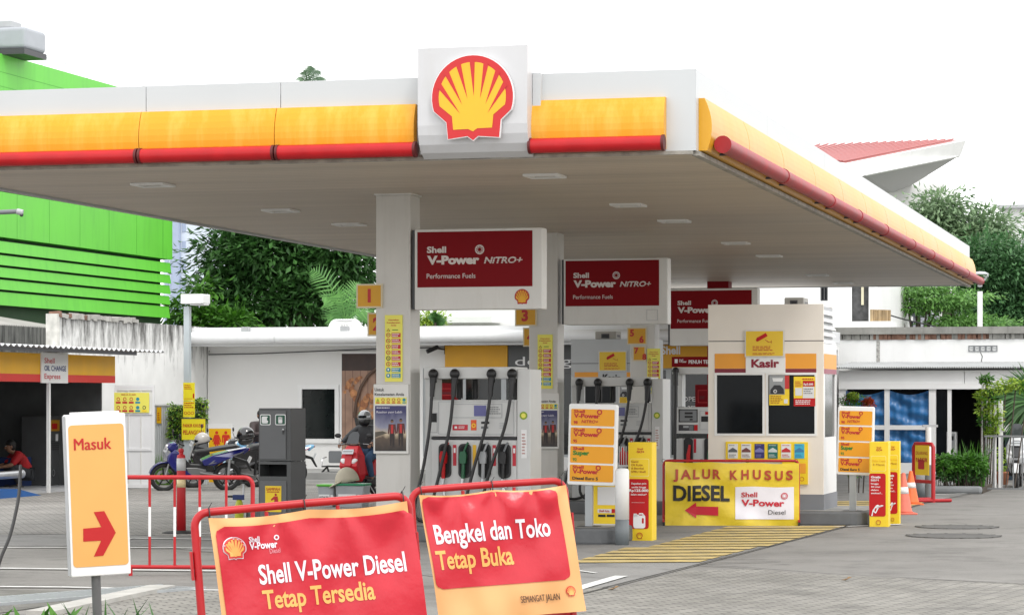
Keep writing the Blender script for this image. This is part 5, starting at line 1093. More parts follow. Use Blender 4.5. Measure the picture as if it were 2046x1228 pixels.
mb = MB(); mb.cyl((0, 0, .35), (x1, 0, .35), .03, BARR); mb.build('bottom_rail', t)
mb = MB(); mb.box(.12, .55, -.05, -.035, .46, zt-.02, YELB); mb.build('notice', t); mb = MB(); mb.text('DILARANG', .15, zt-.18, .055, TRED, -.053, w=.37); mb.text('PARKIR', .15, zt-.30, .065, TRED, -.053, w=.37, bold=.03); mb.rrect(.22, .56, .42, .72, .02, -.053, TRED); mb.build('lettering', t)
g = G(1855, 1000); t = thing('white_pole', 'thin white pole with a grey foot behind the red stand', 'pole', loc=g); mb = MB(); mb.cyl((0, 0, 0), (0, 0, .62), .06, MATS['bollard_grey']); mb.build('foot', t); mb = MB(); mb.cyl((0, 0, .6), (0, 0, 1.27), .05, WHITE); mb.box(-.1, .16, -.03, .03, 1.27, 1.31, LGREY); mb.build('shaft', t)
# loose hanging cable in the left foreground
mb = MB(); mb.tube(smooth_path([P(41, 930, 30), P(38, 985, 29), P(30, 1030, 28), P(18, 1075, 27), P(-2, 1125, 26), P(-20, 1210, 25)], 6), .018, RUB, 8); o = mb.build('cable'); tag(o, 'black cable sagging to the ground at the left edge of the yard', 'cable')
# ================================================================ motorbikes and people
CHROME = mat('chrome', (.65, .65, .66), .15, 1); ENG = mat('engine_grey', (.22, .22, .22), .4, .6, var=.15); BPL = mat('matt_black_plastic', (.014, .014, .015), .5, var=.2); SEATM = mat('seat_vinyl', (.02, .02, .022), .55, bump=.1)
def wheel(t, x, r, w=.05, name='wheel'):
    o = thing_child(name, t, (x, 0, r))
    mb = MB(); mb.torus((0, 0, 0), r-w*.8, w, RUB, 28, 8); mb.build('tyre', o)
    mb = MB(); mb.torus((0, 0, 0), r-w*1.7, .014, ENG, 24, 6); mb.cyl((0, -.05, 0), (0, .05, 0), .04, ENG)
    for k in range(5):
        a = 2*pi*k/5; mb.tube([(.03*cos(a), 0, .03*sin(a)), ((r-w*1.7)*cos(a+.2), 0, (r-w*1.7)*sin(a+.2))], .014, BPL, 6)
    mb.ring(0, 0, r*.3, r*.5, -.055, STEEL, 20); mb.build('rim', o)
def thing_child(name, parent, loc):
    o = bpy.data.objects.new(name, None); COL.objects.link(o); o.parent = parent; o.location = loc; o.empty_display_size = .1; return o
def pan(t, name, poly, hw, m, bev=.03, taper=None, sub=0):
    """body panel: side outline (x,z), half width hw, optionally taper(x,z)->half width"""
    mb = MB(); mb.prism(poly, -hw, hw, m)
    if taper: mb.v = [(x, (1 if y > 0 else -1)*taper(x, z), z) for x, y, z in mb.v]
    return mb.build(name, t, bev=bev, seg=3)
def helmet_parts(t, c, r, m, open_=True, m2=None):
    mb = MB(); mb.ell(c, (r*1.12, r, r*1.05), m, 22, 12, v0=-28); mb.torus((c[0], c[1], c[2]-r*.45), r*.92, .014, BLACK, 22, 6, 'z'); o = mb.build('shell', t)
    mb = MB(); mb.ell((c[0]+r*.12, c[1], c[2]+r*.05), (r*1.06, r*.93, r*.55), m2 or GLASS, 18, 8, v0=-60, v1=50); mb.build('visor', t); return o
def bike(lab, loc, rz, col, col2, style, lean=radians(6), steer=0, parts=()):
    t = thing('motorbike', lab, 'motorbike', None, 'motorbikes in front of the shop', loc=loc, rot=(lean, 0, rz))
    P1 = mat('bike_'+col[0], col[1], .22, 0, var=.04, coat=.6)
    P2 = mat('bike_'+col2[0], col2[1], .45, var=.04)
    cub = style == 'cub'; r = .27 if cub else .24; xf, xr = .62, -.60
    wheel(t, xf, r, .042 if cub else .055); wheel(t, xr, r, .045 if cub else .06)
    st = (.44, 0, .93)
    mb = MB()
    for y in (-.075, .075): mb.cyl((xf, y, r), (.47, y, .80), .022, STEEL if cub else BPL)
    mb.build('fork', t)
    mb = MB(); q = []
    for k in range(9): a = radians(15+16*k); q.append((xf+(r+.03)*cos(a), r+(r+.03)*sin(a)))
    for k in range(8, -1, -1): a = radians(15+16*k); q.append((xf+(r+.008)*cos(a), r+(r+.008)*sin(a)))
    mb.prism(q, -.06, .06, P1); mb.build('front_mudguard', t, bev=.01)
    if cub:
        pan(t, 'leg_shield', [(.52, .76), (.44, .82), (.36, .76), (.30, .60), (.24, .42), (.10, .32), (.16, .27), (.36, .34), (.50, .46), (.60, .60), (.58, .70)], .10, P1, .02, lambda x, z: .06+.14*max(0, min(1, (.62-abs(z-.55))/.6)))
        pan(t, 'under_frame', [(.40, .72), (.34, .74), (.12, .52), (-.15, .50), (-.3, .66), (-.3, .58), (-.12, .38), (.16, .40)], .07, BPL, .02)
        pan(t, 'side_panel', [(-.08, .60), (-.12, .50), (-.32, .50), (-.66, .66), (-1.0, .80), (-.97, .84), (-.6, .77), (-.3, .70)], .11, P1, .02, lambda x, z: .13 if x > -.7 else .06)
        pan(t, 'side_stripe', [(-.20, .52), (-.34, .55), (-.8, .72), (-.90, .77), (-.60, .69), (-.30, .60)], .136, P2, .004)
        pan(t, 'seat', [(.06, .70), (.02, .74), (-.28, .77), (-.75, .83), (-.84, .86), (-.72, .89), (-.42, .85), (-.15, .80), (.04, .78)], .12, SEATM, .03)
        pan(t, 'tail', [(-.85, .76), (-1.0, .84), (-1.02, .80), (-.90, .70)], .07, P1, .015)
        pan(t, 'headlight_cowl', [(.40, .78), (.36, .87), (.42, .95), (.52, .93), (.60, .85), (.54, .77)], .11, P1, .04)
        mb = MB(); mb.ell((.575, 0, .85), (.03, .075, .05), TWHITE); mb.build('headlight', t)
        pan(t, 'engine', [(.22, .46), (.16, .30), (-.02, .24), (-.16, .26), (-.18, .42), (.0, .46)], .10, ENG, .02)
    else:
        pan(t, 'front_shield', [(.66, .60), (.58, .86), (.44, 1.0), (.36, 1.0), (.34, .80), (.24, .46), (.16, .30), (.30, .28), (.46, .40), (.62, .50)], .15, P1, .035, lambda x, z: .10+.12*max(0, 1-abs(z-.66)/.5))
        pan(t, 'floorboard', [(.26, .34), (.26, .24), (-.24, .22), (-.30, .36), (-.10, .38)], .17, BPL, .02)
        pan(t, 'front_nose', [(.69, .60), (.62, .84), (.52, .95), (.50, .90), (.60, .60)], .08, P2 if style == 'white' else P1, .02)
        pan(t, 'rear_body', [(-.18, .66), (-.16, .40), (-.42, .40), (-.80, .56), (-1.02, .78), (-1.0, .84), (-.6, .80), (-.3, .74)], .15, P1, .035, lambda x, z: .17 if x > -.7 else .08)
        pan(t, 'seat', [(-.08, .70), (-.12, .76), (-.40, .78), (-.56, .86), (-.86, .90), (-.96, .86), (-.8, .80), (-.5, .74), (-.2, .66)], .15, SEATM, .03)
        for s_ in (-1, 1):
            mb = MB(); mb.ell((.60, .10*s_, .70), (.07, .085, .045), TWHITE, rot=(.5*s_, .7, .35*s_)); mb.build('headlight', t)
        mb = MB(); mb.box(.66, .70, -.07, .07, .50, .56, BPL); mb.build('intake', t, bev=.01)
        if style != 'dark':
            mb = MB(); X = Matrix.Translation((.46, 0, 1.03)) @ Matrix.Rotation(radians(-30), 4, 'Y'); mb.prism([(-.13, 0), (.13, 0), (.11, .2), (.06, .27), (-.06, .27), (-.11, .2)], -.006, .006, mat('smoked_screen', (.05, .055, .06), .1), X @ Matrix.Rotation(pi/2, 4, 'Z')); mb.build('windscreen', t)
        pan(t, 'engine', [(-.30, .40), (-.34, .22), (-.62, .16), (-.66, .34), (-.5, .42)], .10, ENG, .02)
    mb = MB(); mb.tube(smooth_path([(.34, -.34, 1.02), (.38, -.2, 1.03), (.42, 0, 1.0), (.38, .2, 1.03), (.34, .34, 1.02)], 4), .014, BPL, 8)
    for s_ in (-1, 1): mb.cyl((.345, .24*s_, 1.025), (.325, .36*s_, 1.015), .02, RUB); mb.tube([(.39, .2*s_, 1.03), (.43, .34*s_, 1.02)], .006, STEEL, 6)
    
    hb = mb.build('handlebar', t, loc=(0, 0, -.09 if cub else 0))
    for s_ in (-1, 1):
        mb = MB(); mb.tube([(.39, .22*s_, 1.03), (.42, .27*s_, 1.14), (.40, .32*s_, 1.17)], .006, BPL, 6); mb.ell((.40, .34*s_, 1.19), (.018, .07, .045), BPL); mb.build('mirror', t, loc=(0, 0, -.09 if cub else 0))
    mb = MB(); mb.tube([(.05, -.10, .30), (-.2, -.13, .24), (-.4, -.15, .26)], .02, STEEL, 8); mb.tube([(-.38, -.15, .26), (-.50, -.15, .28), (-.85, -.16, .38)], [.03, .05, .045], CHROME if cub else BPL, 12); mb.build('exhaust', t)
    mb = MB(); mb.cyl((xr, .09, r), (-.05, .09, .36), .025, ENG); mb.cyl((xr, -.09, r), (-.05, -.09, .36), .022, ENG); mb.tube([(xr, .1, r+.03), (-.62, .11, .66)], .028, STEEL if cub else BPL, 8); mb.tube([(xr, -.1, r+.03), (-.62, -.11, .66)], .028, STEEL if cub else BPL, 8); mb.tube([(-.02, .12, .26), (-.06, .26, .015)], .012, STEEL, 6); mb.build('swing_arm', t)
    pan(t, 'rear_mudguard', [(-.72, .66), (-.98, .58), (-1.08, .38), (-1.05, .38), (-.95, .54), (-.70, .58)], .06, BPL, .01)
    mb = MB(); X = Matrix.Translation((-1.03, 0, .60)) @ Matrix.Rotation(radians(-25), 4, 'Y'); mb.box(-.006, .006, -.10, .10, -.06, .06, TWHITE, X); mb.build('number_plate', t)
    mb = MB(); X = Matrix.Translation((.66, 0, .88)) if not cub else Matrix.Translation((.60, 0, .80)); X = X @ Matrix.Rotation(radians(-28), 4, 'Y'); mb.box(-.006, .006, -.12, .12, -.05, .05, mat('plate_pale', (.62, .64, .66), .45), X); mb.box(.0065, .0075, -.10, .10, -.012, .02, PG, X); mb.build('front_number_plate', t)
    mb = MB(); mb.ell((-1.0, 0, .80), (.03, .07, .03), RED); mb.build('tail_light', t)
    return t
BL = ('blue', (.008, .011, .14)); SIL = ('silver', (.14, .14, .17)); REDB = ('red', (.55, .010, .02)); BLK = ('black', (.015, .015, .017)); LB = ('light_blue', (.22, .48, .70)); WHB = ('white', (.75, .76, .77))
g = G(391, 980); bike('blue underbone motorbike, leftmost of the parked row', g, radians(180+18), BL, SIL, 'cub', radians(-7))
g = G(447, 974); bike('black motorbike parked between the blue one and the waste cabinet', g, radians(180+16), BLK, ('dark_silver', (.16, .17, .18)), 'dark', radians(-6))
g = G(508, 967); bike('dark grey motorbike mostly hidden behind the waste cabinet', g, radians(180+15), ('charcoal', (.05, .05, .055)), BLK, 'cub', radians(-6))
g = G(528, 970); bike('light blue motorbike whose tail shows right of the waste cabinet', g, radians(180+15), LB, REDB, 'cub', radians(-4))
rb = bike('red scooter facing the camera, carrying the rider', G(724, 990), radians(-112), REDB, WHB, 'red', 0); rb.scale = (.92,)*3
# ------------------------------------------------ people
JK = mat('dark_grey_jacket', (.045, .047, .05), .75, var=.18, vs=9, bump=.5, bs=14); JEAN = mat('blue_jeans', (.035, .085, .17), .8, var=.2, vs=10, bump=.4, bs=20); REDS = mat('red_shirt', (.40, .008, .012), .7, var=.15, vs=9, bump=.4, bs=15); BRJ = mat('dark_brown_jacket', (.05, .035, .035), .7, var=.2, vs=9, bump=.5, bs=14); SHOE = mat('dark_shoe', (.02, .02, .02), .5); DTR = mat('dark_trousers', (.03, .032, .036), .8, var=.15, bump=.4, bs=16)
def person(lab, loc, rz, J, jacket, trousers, extra):
    """J: joints in local metres, x forward; the body is one skin surface, clothes are its children"""
    t = thing('person', lab, 'person', None, None, loc=loc, rot=(0, 0, rz)); V = Vector
    n = {'pelvis': (J['pelvis'], (.13, .11)), 'waist': (J['waist'], (.13, .10)), 'chest': (J['chest'], (.12, .075)), 'neckb': (J['neckb'], .05), 'neck': (J['neck'], .055)}
    e = [('pelvis', 'waist'), ('waist', 'chest'), ('chest', 'neckb'), ('neckb', 'neck')]
    h = V(J['head']); n['jaw'] = (tuple(h+V((.02, 0, -.07))), (.068, .066)); n['skull'] = (tuple(h+V((0, 0, .03))), (.085, .095)); n['top'] = (tuple(h+V((-.005, 0, .09))), (.055, .06)); n['nose'] = (tuple(h+V((.118, 0, -.015))), .016)
    e += [('neck', 'jaw'), ('jaw', 'skull'), ('skull', 'top')]
    for s_, k in ((1, 'l'), (-1, 'r')):
        sh, el, ha, hp, kn, an = [J[q+k] for q in ('sh', 'el', 'ha', 'hp', 'kn', 'an')]
        n['sh'+k] = (sh, .062); n['el'+k] = (el, .045); n['wr'+k] = (ha, .028); e += [('chest', 'sh'+k), ('sh'+k, 'el'+k), ('el'+k, 'wr'+k)]
        d = (V(ha)-V(el)).normalized(); pm = V(ha)+d*.07; n['pa'+k] = (tuple(pm), (.036, .022)); e.append(('wr'+k, 'pa'+k))
        n['hp'+k] = (hp, .085); n['kn'+k] = (kn, .062); n['an'+k] = (an, .042); ft = V(an)+V((.15, 0, -.055)); n['to'+k] = (tuple(ft), .036)
        e += [('pelvis', 'hp'+k), ('hp'+k, 'kn'+k), ('kn'+k, 'an'+k), ('an'+k, 'to'+k)]
    del n['nose']
    body = skin('body', n, e, SKIN, t)
    hands = MB()
    for k in 'lr':
        el, ha = V(J['el'+k]), V(J['ha'+k]); d = (ha-el).normalized(); sd_ = d.cross(V((0, 0, 1))).normalized(); dn = sd_.cross(d).normalized()*-1
        for q in range(4):
            b0 = ha+d*.085+sd_*(.027-.018*q); L_ = (.034, .04, .038, .03)[q]; p1 = b0+d*L_+dn*.006; p2 = p1+d*L_*.4+dn*L_*.7; p3 = p2-d*L_*.25+dn*L_*.6
            hands.tube([b0-d*.02, b0, p1, p2, p3], [.009, .0095, .009, .008, .006], SKIN, 8)
        b0 = ha+d*.035+sd_*.03*(1 if k == 'r' else -1); hands.tube([b0, b0+d*.03+sd_*.02*(1 if k == 'r' else -1)+dn*.01, b0+d*.05+dn*.035+sd_*.012*(1 if k == 'r' else -1)], [.012, .011, .008], SKIN, 8)
    fb = len(body.data.vertices)                        # fingers are joined into the one body mesh
    me = body.data; vs = [tuple(v.co) for v in me.vertices]+hands.v; fs = [tuple(p.vertices) for p in me.polygons]+[tuple(fb+i for i in f) for f in hands.f]
    fm = MB(); c = h
    fm.ell(c+V((.088, 0, -.02)), (.022, .014, .026), SKIN, 10, 6, (0, -.3, 0))
    for s_ in (-1, 1): fm.ell(c+V((-.01, .092*s_, -.005)), (.02, .012, .032), SKIN, 8, 6)
    fb = len(vs); vs += fm.v; fs += [tuple(fb+i for i in f) for f in fm.f]
    nm = bpy.data.meshes.new('body'); nm.from_pydata(vs, [], fs); nm.materials.append(SKIN)
    for p in nm.polygons: p.use_smooth = True
    body.data = nm
    fm = MB()
    for s_ in (-1, 1):
        fm.ell(c+V((.082, .034*s_, .012)), (.008, .014, .008), TWHITE, 8, 6); fm.ell(c+V((.088, .034*s_, .012)), (.005, .007, .007), TBLACK, 8, 6); fm.obox(c+V((.086, .034*s_, .032)), (.006, .036, .007), HAIR)
    fm.ell(c+V((.083, 0, -.062)), (.008, .026, .007), mat('lip', (.22, .07, .06))); fm.build('face_features', t)
    K = lambda k, g_: (n[k][0], tuple(q+g_ for q in n[k][1]) if isinstance(n[k][1], tuple) else n[k][1]+g_)
    jn = {k: K(k, .022) for k in ('pelvis', 'waist', 'chest', 'neckb', 'shl', 'shr', 'ell', 'elr')}; jn['pelvis'] = (J['pelvis'], (.16, .14)); jn['waist'] = (J['waist'], (.17, .145)); jn['chest'] = (J['chest'], (.215, .165)); jn['neckb'] = (J['neckb'], .095); jn['shl'] = (J['shl'], .09); jn['shr'] = (J['shr'], .09)
    je = [('pelvis', 'waist'), ('waist', 'chest'), ('chest', 'neckb'), ('chest', 'shl'), ('chest', 'shr'), ('shl', 'ell'), ('shr', 'elr')]
    if extra.get('short') is None:
        for k in 'lr': jn['wr'+k] = K('wr'+k, .016); je.append(('el'+k, 'wr'+k))
    skin('jacket', jn, je, jacket, t)
    tn = {k: K(k, .02) for k in ('pelvis', 'hpl', 'hpr', 'knl', 'knr', 'anl', 'anr')}
    skin('trousers', tn, [('pelvis', 'hpl'), ('pelvis', 'hpr'), ('hpl', 'knl'), ('hpr', 'knr'), ('knl', 'anl'), ('knr', 'anr')], trousers, t)
    for k in 'lr':
        a = V(J['an'+k]); mb = MB(); mb.ell(a+V((.08, 0, -.05)), (.15, .055, .055), SHOE, 14, 8); mb.box(a.x-.06, a.x+.22, a.y-.05, a.y+.05, a.z-.10, a.z-.075, SHOE); mb.build('shoe', t)
    if extra.get('hair'):
        mb = MB(); mb.ell(c+V((-.018, 0, .045)), (.105, .098, .10), HAIR, 16, 10, (0, -.25, 0), v0=-18); mb.ell(c+V((-.05, 0, -.0)), (.07, .09, .09), HAIR, 14, 8); mb.build('hair', t)
    if extra.get('mask'):
        mb = MB(); mb.ell(c+V((.035, 0, -.06)), (.075, .082, .055), TBLACK, 14, 8); mb.build('face_mask', t)
    if extra.get('helmet'):
        ho = thing_child('helmet', t, tuple(c+V((-.005, 0, .035)))); helmet_parts(ho, (0, 0, 0), .135, mat('helmet_silver', (.30, .31, .32), .2, .4, coat=.8))
        mb = MB(); mb.ell((.02, 0, -.09), (.13, .118, .09), BLACK, 18, 8, v0=-70, v1=25); mb.build('chin_guard', ho)
    return t
RJ = dict(pelvis=(-.30, 0, .86), waist=(-.27, 0, 1.02), chest=(-.20, 0, 1.22), neckb=(-.16, 0, 1.38), neck=(-.14, 0, 1.43), head=(-.10, 0, 1.53),
          shl=(-.17, .19, 1.33), shr=(-.17, -.19, 1.33), ell=(.02, .34, 1.13), elr=(.02, -.34, 1.13), hal=(.26, .33, 1.05), har=(.26, -.33, 1.05),
          hpl=(-.25, .12, .83), hpr=(-.25, -.12, .83), knl=(.16, .20, .76), knr=(.16, -.20, .76), anl=(.02, .22, .36), anr=(.02, -.22, .36))
o = person('rider in a dark grey jacket and silver helmet sitting on the red scooter', rb.location, rb.rotation_euler.z, RJ, JK, JEAN, dict(helmet=1, mask=1)); o.scale = (.91,)*3
g = G(513, 968); SJ = dict(RJ); SJ = {k: (v[0]+.28, v[1], v[2]-.01) for k, v in RJ.items()}
SJ.update(ell=(.30, .27, 1.10), elr=(.30, -.27, 1.10), hal=(.52, .12, 1.12), har=(.52, -.12, 1.12))
o = person('person in a dark jacket and black mask sitting on the parked black motorbike', g+Vector((.02, .15, 0)), radians(-60), SJ, BRJ, JEAN, dict(hair=1, mask=1)); o.scale = (.93,)*3
g = G(46, 977); MJ = dict(pelvis=(-.1, 0, .30), waist=(-.04, 0, .42), chest=(.10, 0, .58), neckb=(.18, 0, .70), neck=(.20, 0, .74), head=(.26, 0, .83), shl=(.12, .19, .67), shr=(.12, -.19, .67), ell=(.30, .27, .48), elr=(.30, -.27, .48), hal=(.50, .16, .44), har=(.50, -.16, .44), hpl=(-.05, .12, .30), hpr=(-.05, -.12, .30), knl=(.32, .2, .48), knr=(.32, -.2, .48), anl=(.10, .2, .10), anr=(.10, -.2, .10))
person('mechanic in a red shirt crouching inside the oil change bay', g, radians(205), MJ, REDS, DTR, dict(hair=1, short=1))
# helmets resting on the parked bikes
t = thing('crash_helmet', 'pale grey open helmet hanging on the blue motorbike mirror', 'helmet', None, 'helmets on the parked motorbikes', loc=P(404, 878, 51.3), rot=(0, radians(15), radians(200)))
helmet_parts(t, (0, 0, 0), .135, mat('helmet_pale', (.42, .40, .37), .3, coat=.5))
t = thing('crash_helmet', 'glossy black helmet resting on the black motorbike', 'helmet', None, 'helmets on the parked motorbikes', loc=P(491, 868, 51.2), rot=(0, radians(10), radians(190)))
helmet_parts(t, (0, 0, 0), .15, mat('helmet_black', (.012, .012, .014), .12, coat=1)); mb = MB(); mb.ell((.02, 0, -.1), (.15, .13, .1), MATS['helmet_black'], 18, 8, v0=-70, v1=25); mb.build('chin_guard', t)
# ================================================================ left side: workshop, walls, green building, shop
OLDW = mat('old_white_wall', (.66, .66, .64), .75, var=.12, vs=1.2, streak=((.10, .10, .095), .85, .50, .66), bump=.3, bs=30)
def oldwall(name, top_dark):
    """stained lime wash: dark mould hangs down from the top edge"""
    m = mat(name, (.82, .82, .80), .8, var=.1, vs=1.5, bump=.3, bs=20); nt = m.node_tree; n = nt.nodes; l = nt.links; b = n['Principled BSDF']
    src = b.inputs['Base Color'].links[0].from_socket; tc = n.new('ShaderNodeTexCoord'); sx = n.new('ShaderNodeSeparateXYZ'); l.new(tc.outputs['Object'], sx.inputs[0])
    mp = n.new('ShaderNodeMapping'); mp.inputs['Scale'].default_value = (3.2, 3.2, .7); l.new(tc.outputs['Object'], mp.inputs[0]); no = n.new('ShaderNodeTexNoise'); no.inputs['Scale'].default_value = 1; no.inputs['Detail'].default_value = 10; no.inputs['Roughness'].default_value = .75; l.new(mp.outputs[0], no.inputs[0])
    zz = n.new('ShaderNodeMapRange'); zz.inputs[1].default_value = top_dark-1.5; zz.inputs[2].default_value = top_dark; zz.inputs[3].default_value = -.14; zz.inputs[4].default_value = .19; l.new(sx.outputs['Z'], zz.inputs[0])
    ad = n.new('ShaderNodeMath'); l.new(no.outputs['Fac'], ad.inputs[0]); l.new(zz.outputs[0], ad.inputs[1])
    mr = n.new('ShaderNodeMapRange'); mr.inputs[1].default_value = .50; mr.inputs[2].default_value = .72; l.new(ad.outputs[0], mr.inputs[0])
    mx = n.new('ShaderNodeMix'); mx.data_type = 'RGBA'; l.new(mr.outputs[0], mx.inputs[0]); l.new(src, mx.inputs[6]); mx.inputs[7].default_value = (.085, .082, .076, 1); l.new(mx.outputs[2], b.inputs['Base Color']); return m
SV = pi/2-TH                                     # frames that run away from the camera (along v); their -y side faces the yard
CORR = mat('corrugated_white', (.62, .64, .65), .5, var=.08, vs=1, streak=((.4, .38, .34), .3, .5, .8))
# stained boundary wall running away from the camera
FW = FZ(117, 54.5, SV); zt = FW.px(180, 637)[1]; x1 = FW.px(620, 700)[0]
t = thing('boundary_wall', 'old white boundary wall with black mould stains along its top', 'wall', FW)
mb = MB(); mb.box(0, x1, 0, .2, 0, zt, oldwall('mould_wall', zt+.1)); mb.build('wall_face', t)
BRK = mat('broken_brick', (.22, .12, .085), .9, var=.4, vs=9, bump=.5, bs=12)
mb = MB(); q = random.Random(2)
for k in range(26): x = .03+.16*k; mb.obox((x, .08, zt+.03+q.uniform(-.02, .02)), (.17, .22, .07+q.uniform(0, .05)), BRK if k < 10 and q.random() < .5 else CONC, (q.uniform(-.1, .1), q.uniform(-.1, .1), q.uniform(-.2, .2)))
mb.build('broken_coping', t); mb = MB(); mb.box(-.13, -.01, -.03, .22, 0, zt+.06, mat('mould_pillar', (.55, .54, .50), .85, var=.3, vs=5)); mb.build('end_pillar', t)
mb = MB(); mb.box(x1*.44, x1*.44+.05, -.012, -.002, 1.2, zt-.5, mat('crack_grey', (.25, .25, .24), .8, var=.3)); mb.build('old_seam', t)
# oil change bay
FS = Frame(G(95, 985).xyz, SV)
zt = FS.px(115, 707)[1]; zb = FS.px(115, 763)[1]; xa = FS.px(-140, 700)[0]; xb = FS.px(230, 740)[0]; xs0 = FS.px(80, 735)[0]; xs1 = FS.px(133, 735)[0]
t = thing('oil_change_bay', 'open oil change workshop with a yellow and red fascia at the left edge', 'workshop', FS)
zmid = FS.px(180, 752)[1]; zmid = zb+(zt-zb)*.27; 
mb = MB(); mb.box(xa, xb, 0, .12, zmid, zt, mat('bay_yellow', (.88, .46, .008), .45, var=.06)); fa = mb.build('yellow_fascia', t); mb = MB(); mb.box(xa, xb, -.002, .12, zb, zmid-.002, mat('bay_red', (.72, .03, .02), .45, var=.06)); mb.build('red_fascia', t)
mb = MB(); zz = zb-.02; mb.box(xs0, xs1, -.03, -.004, zz, zt+.02, WHITE); sg = mb.build('sign_panel', t); mb = MB(); w = xs1-xs0; h = zt-zz
mb.text('Shell', xs0+.10*w, zz+.68*h, .17*h, MATS['sticker_red'], -.034, w=.38*w, bold=.012); mb.text('OIL CHANGE', xs0+.10*w, zz+.42*h, .17*h, NAVY, -.034, w=.82*w, bold=.02); mb.text('Express', xs0+.10*w, zz+.15*h, .17*h, MATS['sticker_red'], -.034, w=.60*w, bold=.012); mb.build('lettering', sg)
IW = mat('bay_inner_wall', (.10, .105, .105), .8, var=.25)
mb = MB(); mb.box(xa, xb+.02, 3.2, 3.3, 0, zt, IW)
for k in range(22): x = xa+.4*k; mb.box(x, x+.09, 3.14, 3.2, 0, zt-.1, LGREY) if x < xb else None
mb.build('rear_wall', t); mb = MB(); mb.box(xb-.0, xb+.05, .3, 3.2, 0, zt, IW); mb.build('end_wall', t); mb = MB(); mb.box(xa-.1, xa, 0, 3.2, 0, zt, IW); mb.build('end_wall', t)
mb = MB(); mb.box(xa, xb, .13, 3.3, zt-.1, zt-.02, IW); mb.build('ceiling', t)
RIB = mat('roof_sheet_white', (.70, .71, .72), .5, var=.1)
mb = MB(); n_ = 40; xe = FS.px(289, 700)[0]
pr = []
for k in range(n_*4+1):
    x = xa+(xe-xa)*k/(n_*4); pr.append((x, zt+.10+(.035 if k % 4 in (1, 2) else 0)))
pr2 = [(x, z-.012) for x, z in reversed(pr)]
mb.prism(pr+pr2, -.45, 3.4, RIB); mb.v = [(x, y, z+.09*(y+.45)/3.8) for x, y, z in mb.v]; mb.build('roof', t)
mb = MB(); mb.box(xa, xb+.1, -.42, -.36, zt+.02, zt+.085, DARK); mb.build('eaves_rail', t)
for px_ in (97,): mb = MB(); x = FS.px(px_, 900)[0]; mb.box(x-.03, x+.03, -.03, .03, 0, zb-.0, WHITE); mb.build('post', t)
mb = MB(); mb.box(xa, xb, .02, 3.2, .012, .05, LGREY); mb.build('floor_slab', t)
FI = FS
def inner(name, lab, cat, x0, x1, y0, y1, z0, z1, m, fn=None):
    t = thing(name, lab, cat, FS); mb = MB(); mb.box(x0, x1, y0, y1, z0, z1, m); mb.build('body', t, bev=.02); fn(t) if fn else None; return t
xm = FS.px(98, 900, 1.2)[0]; 
def mach(t):
    mb = MB(); mb.box(xm+.06, xm+.5, 1.185, 1.199, 1.12, 1.34, mat('machine_amber', (.5, .25, .01), .4)); mb.box(xm+.1, xm+.34, 1.175, 1.186, 1.16, 1.27, RED); mb.build('control_panel', t)
    mb = MB(); 
    for k in range(5): mb.rect(xm+.08, .75+.04*k, xm+.45, .765+.04*k, 1.196, BLACK)
    mb.build('vent', t); mb = MB(); mb.rect(xm+.3, .92, xm+.42, 1.06, 1.196, TWHITE); mb.ring(xm+.2, .3, .05, .07, 1.195, STEEL); mb.build('sticker', t)
inner('service_machine', 'grey service machine with an amber panel inside the oil change bay', 'machine', xm, xm+.62, 1.2, 1.8, .05, 1.42, CG, mach)
inner('drum', 'dark blue box behind the crouching mechanic in the bay', 'box', xm-.8, xm-.15, 1.5, 2.0, .05, .62, mat('drum_blue', (.01, .03, .12), .5))
t = thing('car_ramp', 'blue steel service ramp on the floor of the oil change bay', 'ramp', FS); xr_ = FS.px(5, 980, -.2)[0]
mb = MB(); mb.prism([(xr_-2.4, .01), (xr_+1.1, .01), (xr_+.1, .16), (xr_-2.4, .16)], -.45, .25, mat('ramp_blue', (.015, .11, .36), .45, var=.12)); mb.build('near_track', t); mb = MB(); mb.prism([(xr_-2.4, .052), (xr_+1.6, .052), (xr_+.6, .2), (xr_-2.4, .2)], .5, .95, MATS['ramp_blue']); mb.build('far_track', t)
t = thing('exhaust_pipe', 'grey metal cylinder held at the crouching mechanic in the bay', 'pipe', FS); a = FS.px(42, 946, -.1); mb = MB(); mb.cyl((a[0], -.1, a[1]), (a[0]-1.0, .1, a[1]-.02), .07, STEEL); mb.build('barrel', t); mb = MB(); mb.cyl((a[0]+.03, -.106, a[1]), (a[0], -.1, a[1]), .078, LGREY); mb.build('end_cap', t)
# dark mouldy parapet and asbestos roof above the bay
t = thing('old_outbuilding', 'old building with a mouldy parapet and grey sheet roof above the bay', 'building', Frame(FS.w(0, 4.2), SV)); FO = Frame(FS.w(0, 4.2), SV)
a = FO.px(-60, 690); b = FO.px(106, 690); z1 = FO.px(60, 653)[1]; z0 = FO.px(60, 700)[1]
mb = MB(); mb.box(a[0]-2, b[0], 0, .2, 0, z1, mat('black_mould_wall', (.16, .16, .15), .85, var=.3, vs=2, streak=((.02, .02, .02), .9, .42, .6))); mb.build('parapet', t)
zr = FO.px(60, 612, 4)[1]
mb = MB(); n_ = 60
for k in range(n_): x = a[0]-2+(b[0]+1.0-a[0]+2)*k/n_; w = (b[0]+3-a[0])/n_; mb.add([(x, .1, z1-.02), (x+w*.5, .1, z1+.04), (x+w, .1, z1-.02), (x+w, 5, zr), (x+w*.5, 5, zr+.06), (x, 5, zr)], [(0, 1, 4, 5), (1, 2, 3, 4)], mat('asbestos_grey', (.36, .35, .33), .85, var=.25, vs=1.2))
mb.build('sheet_roof', t)
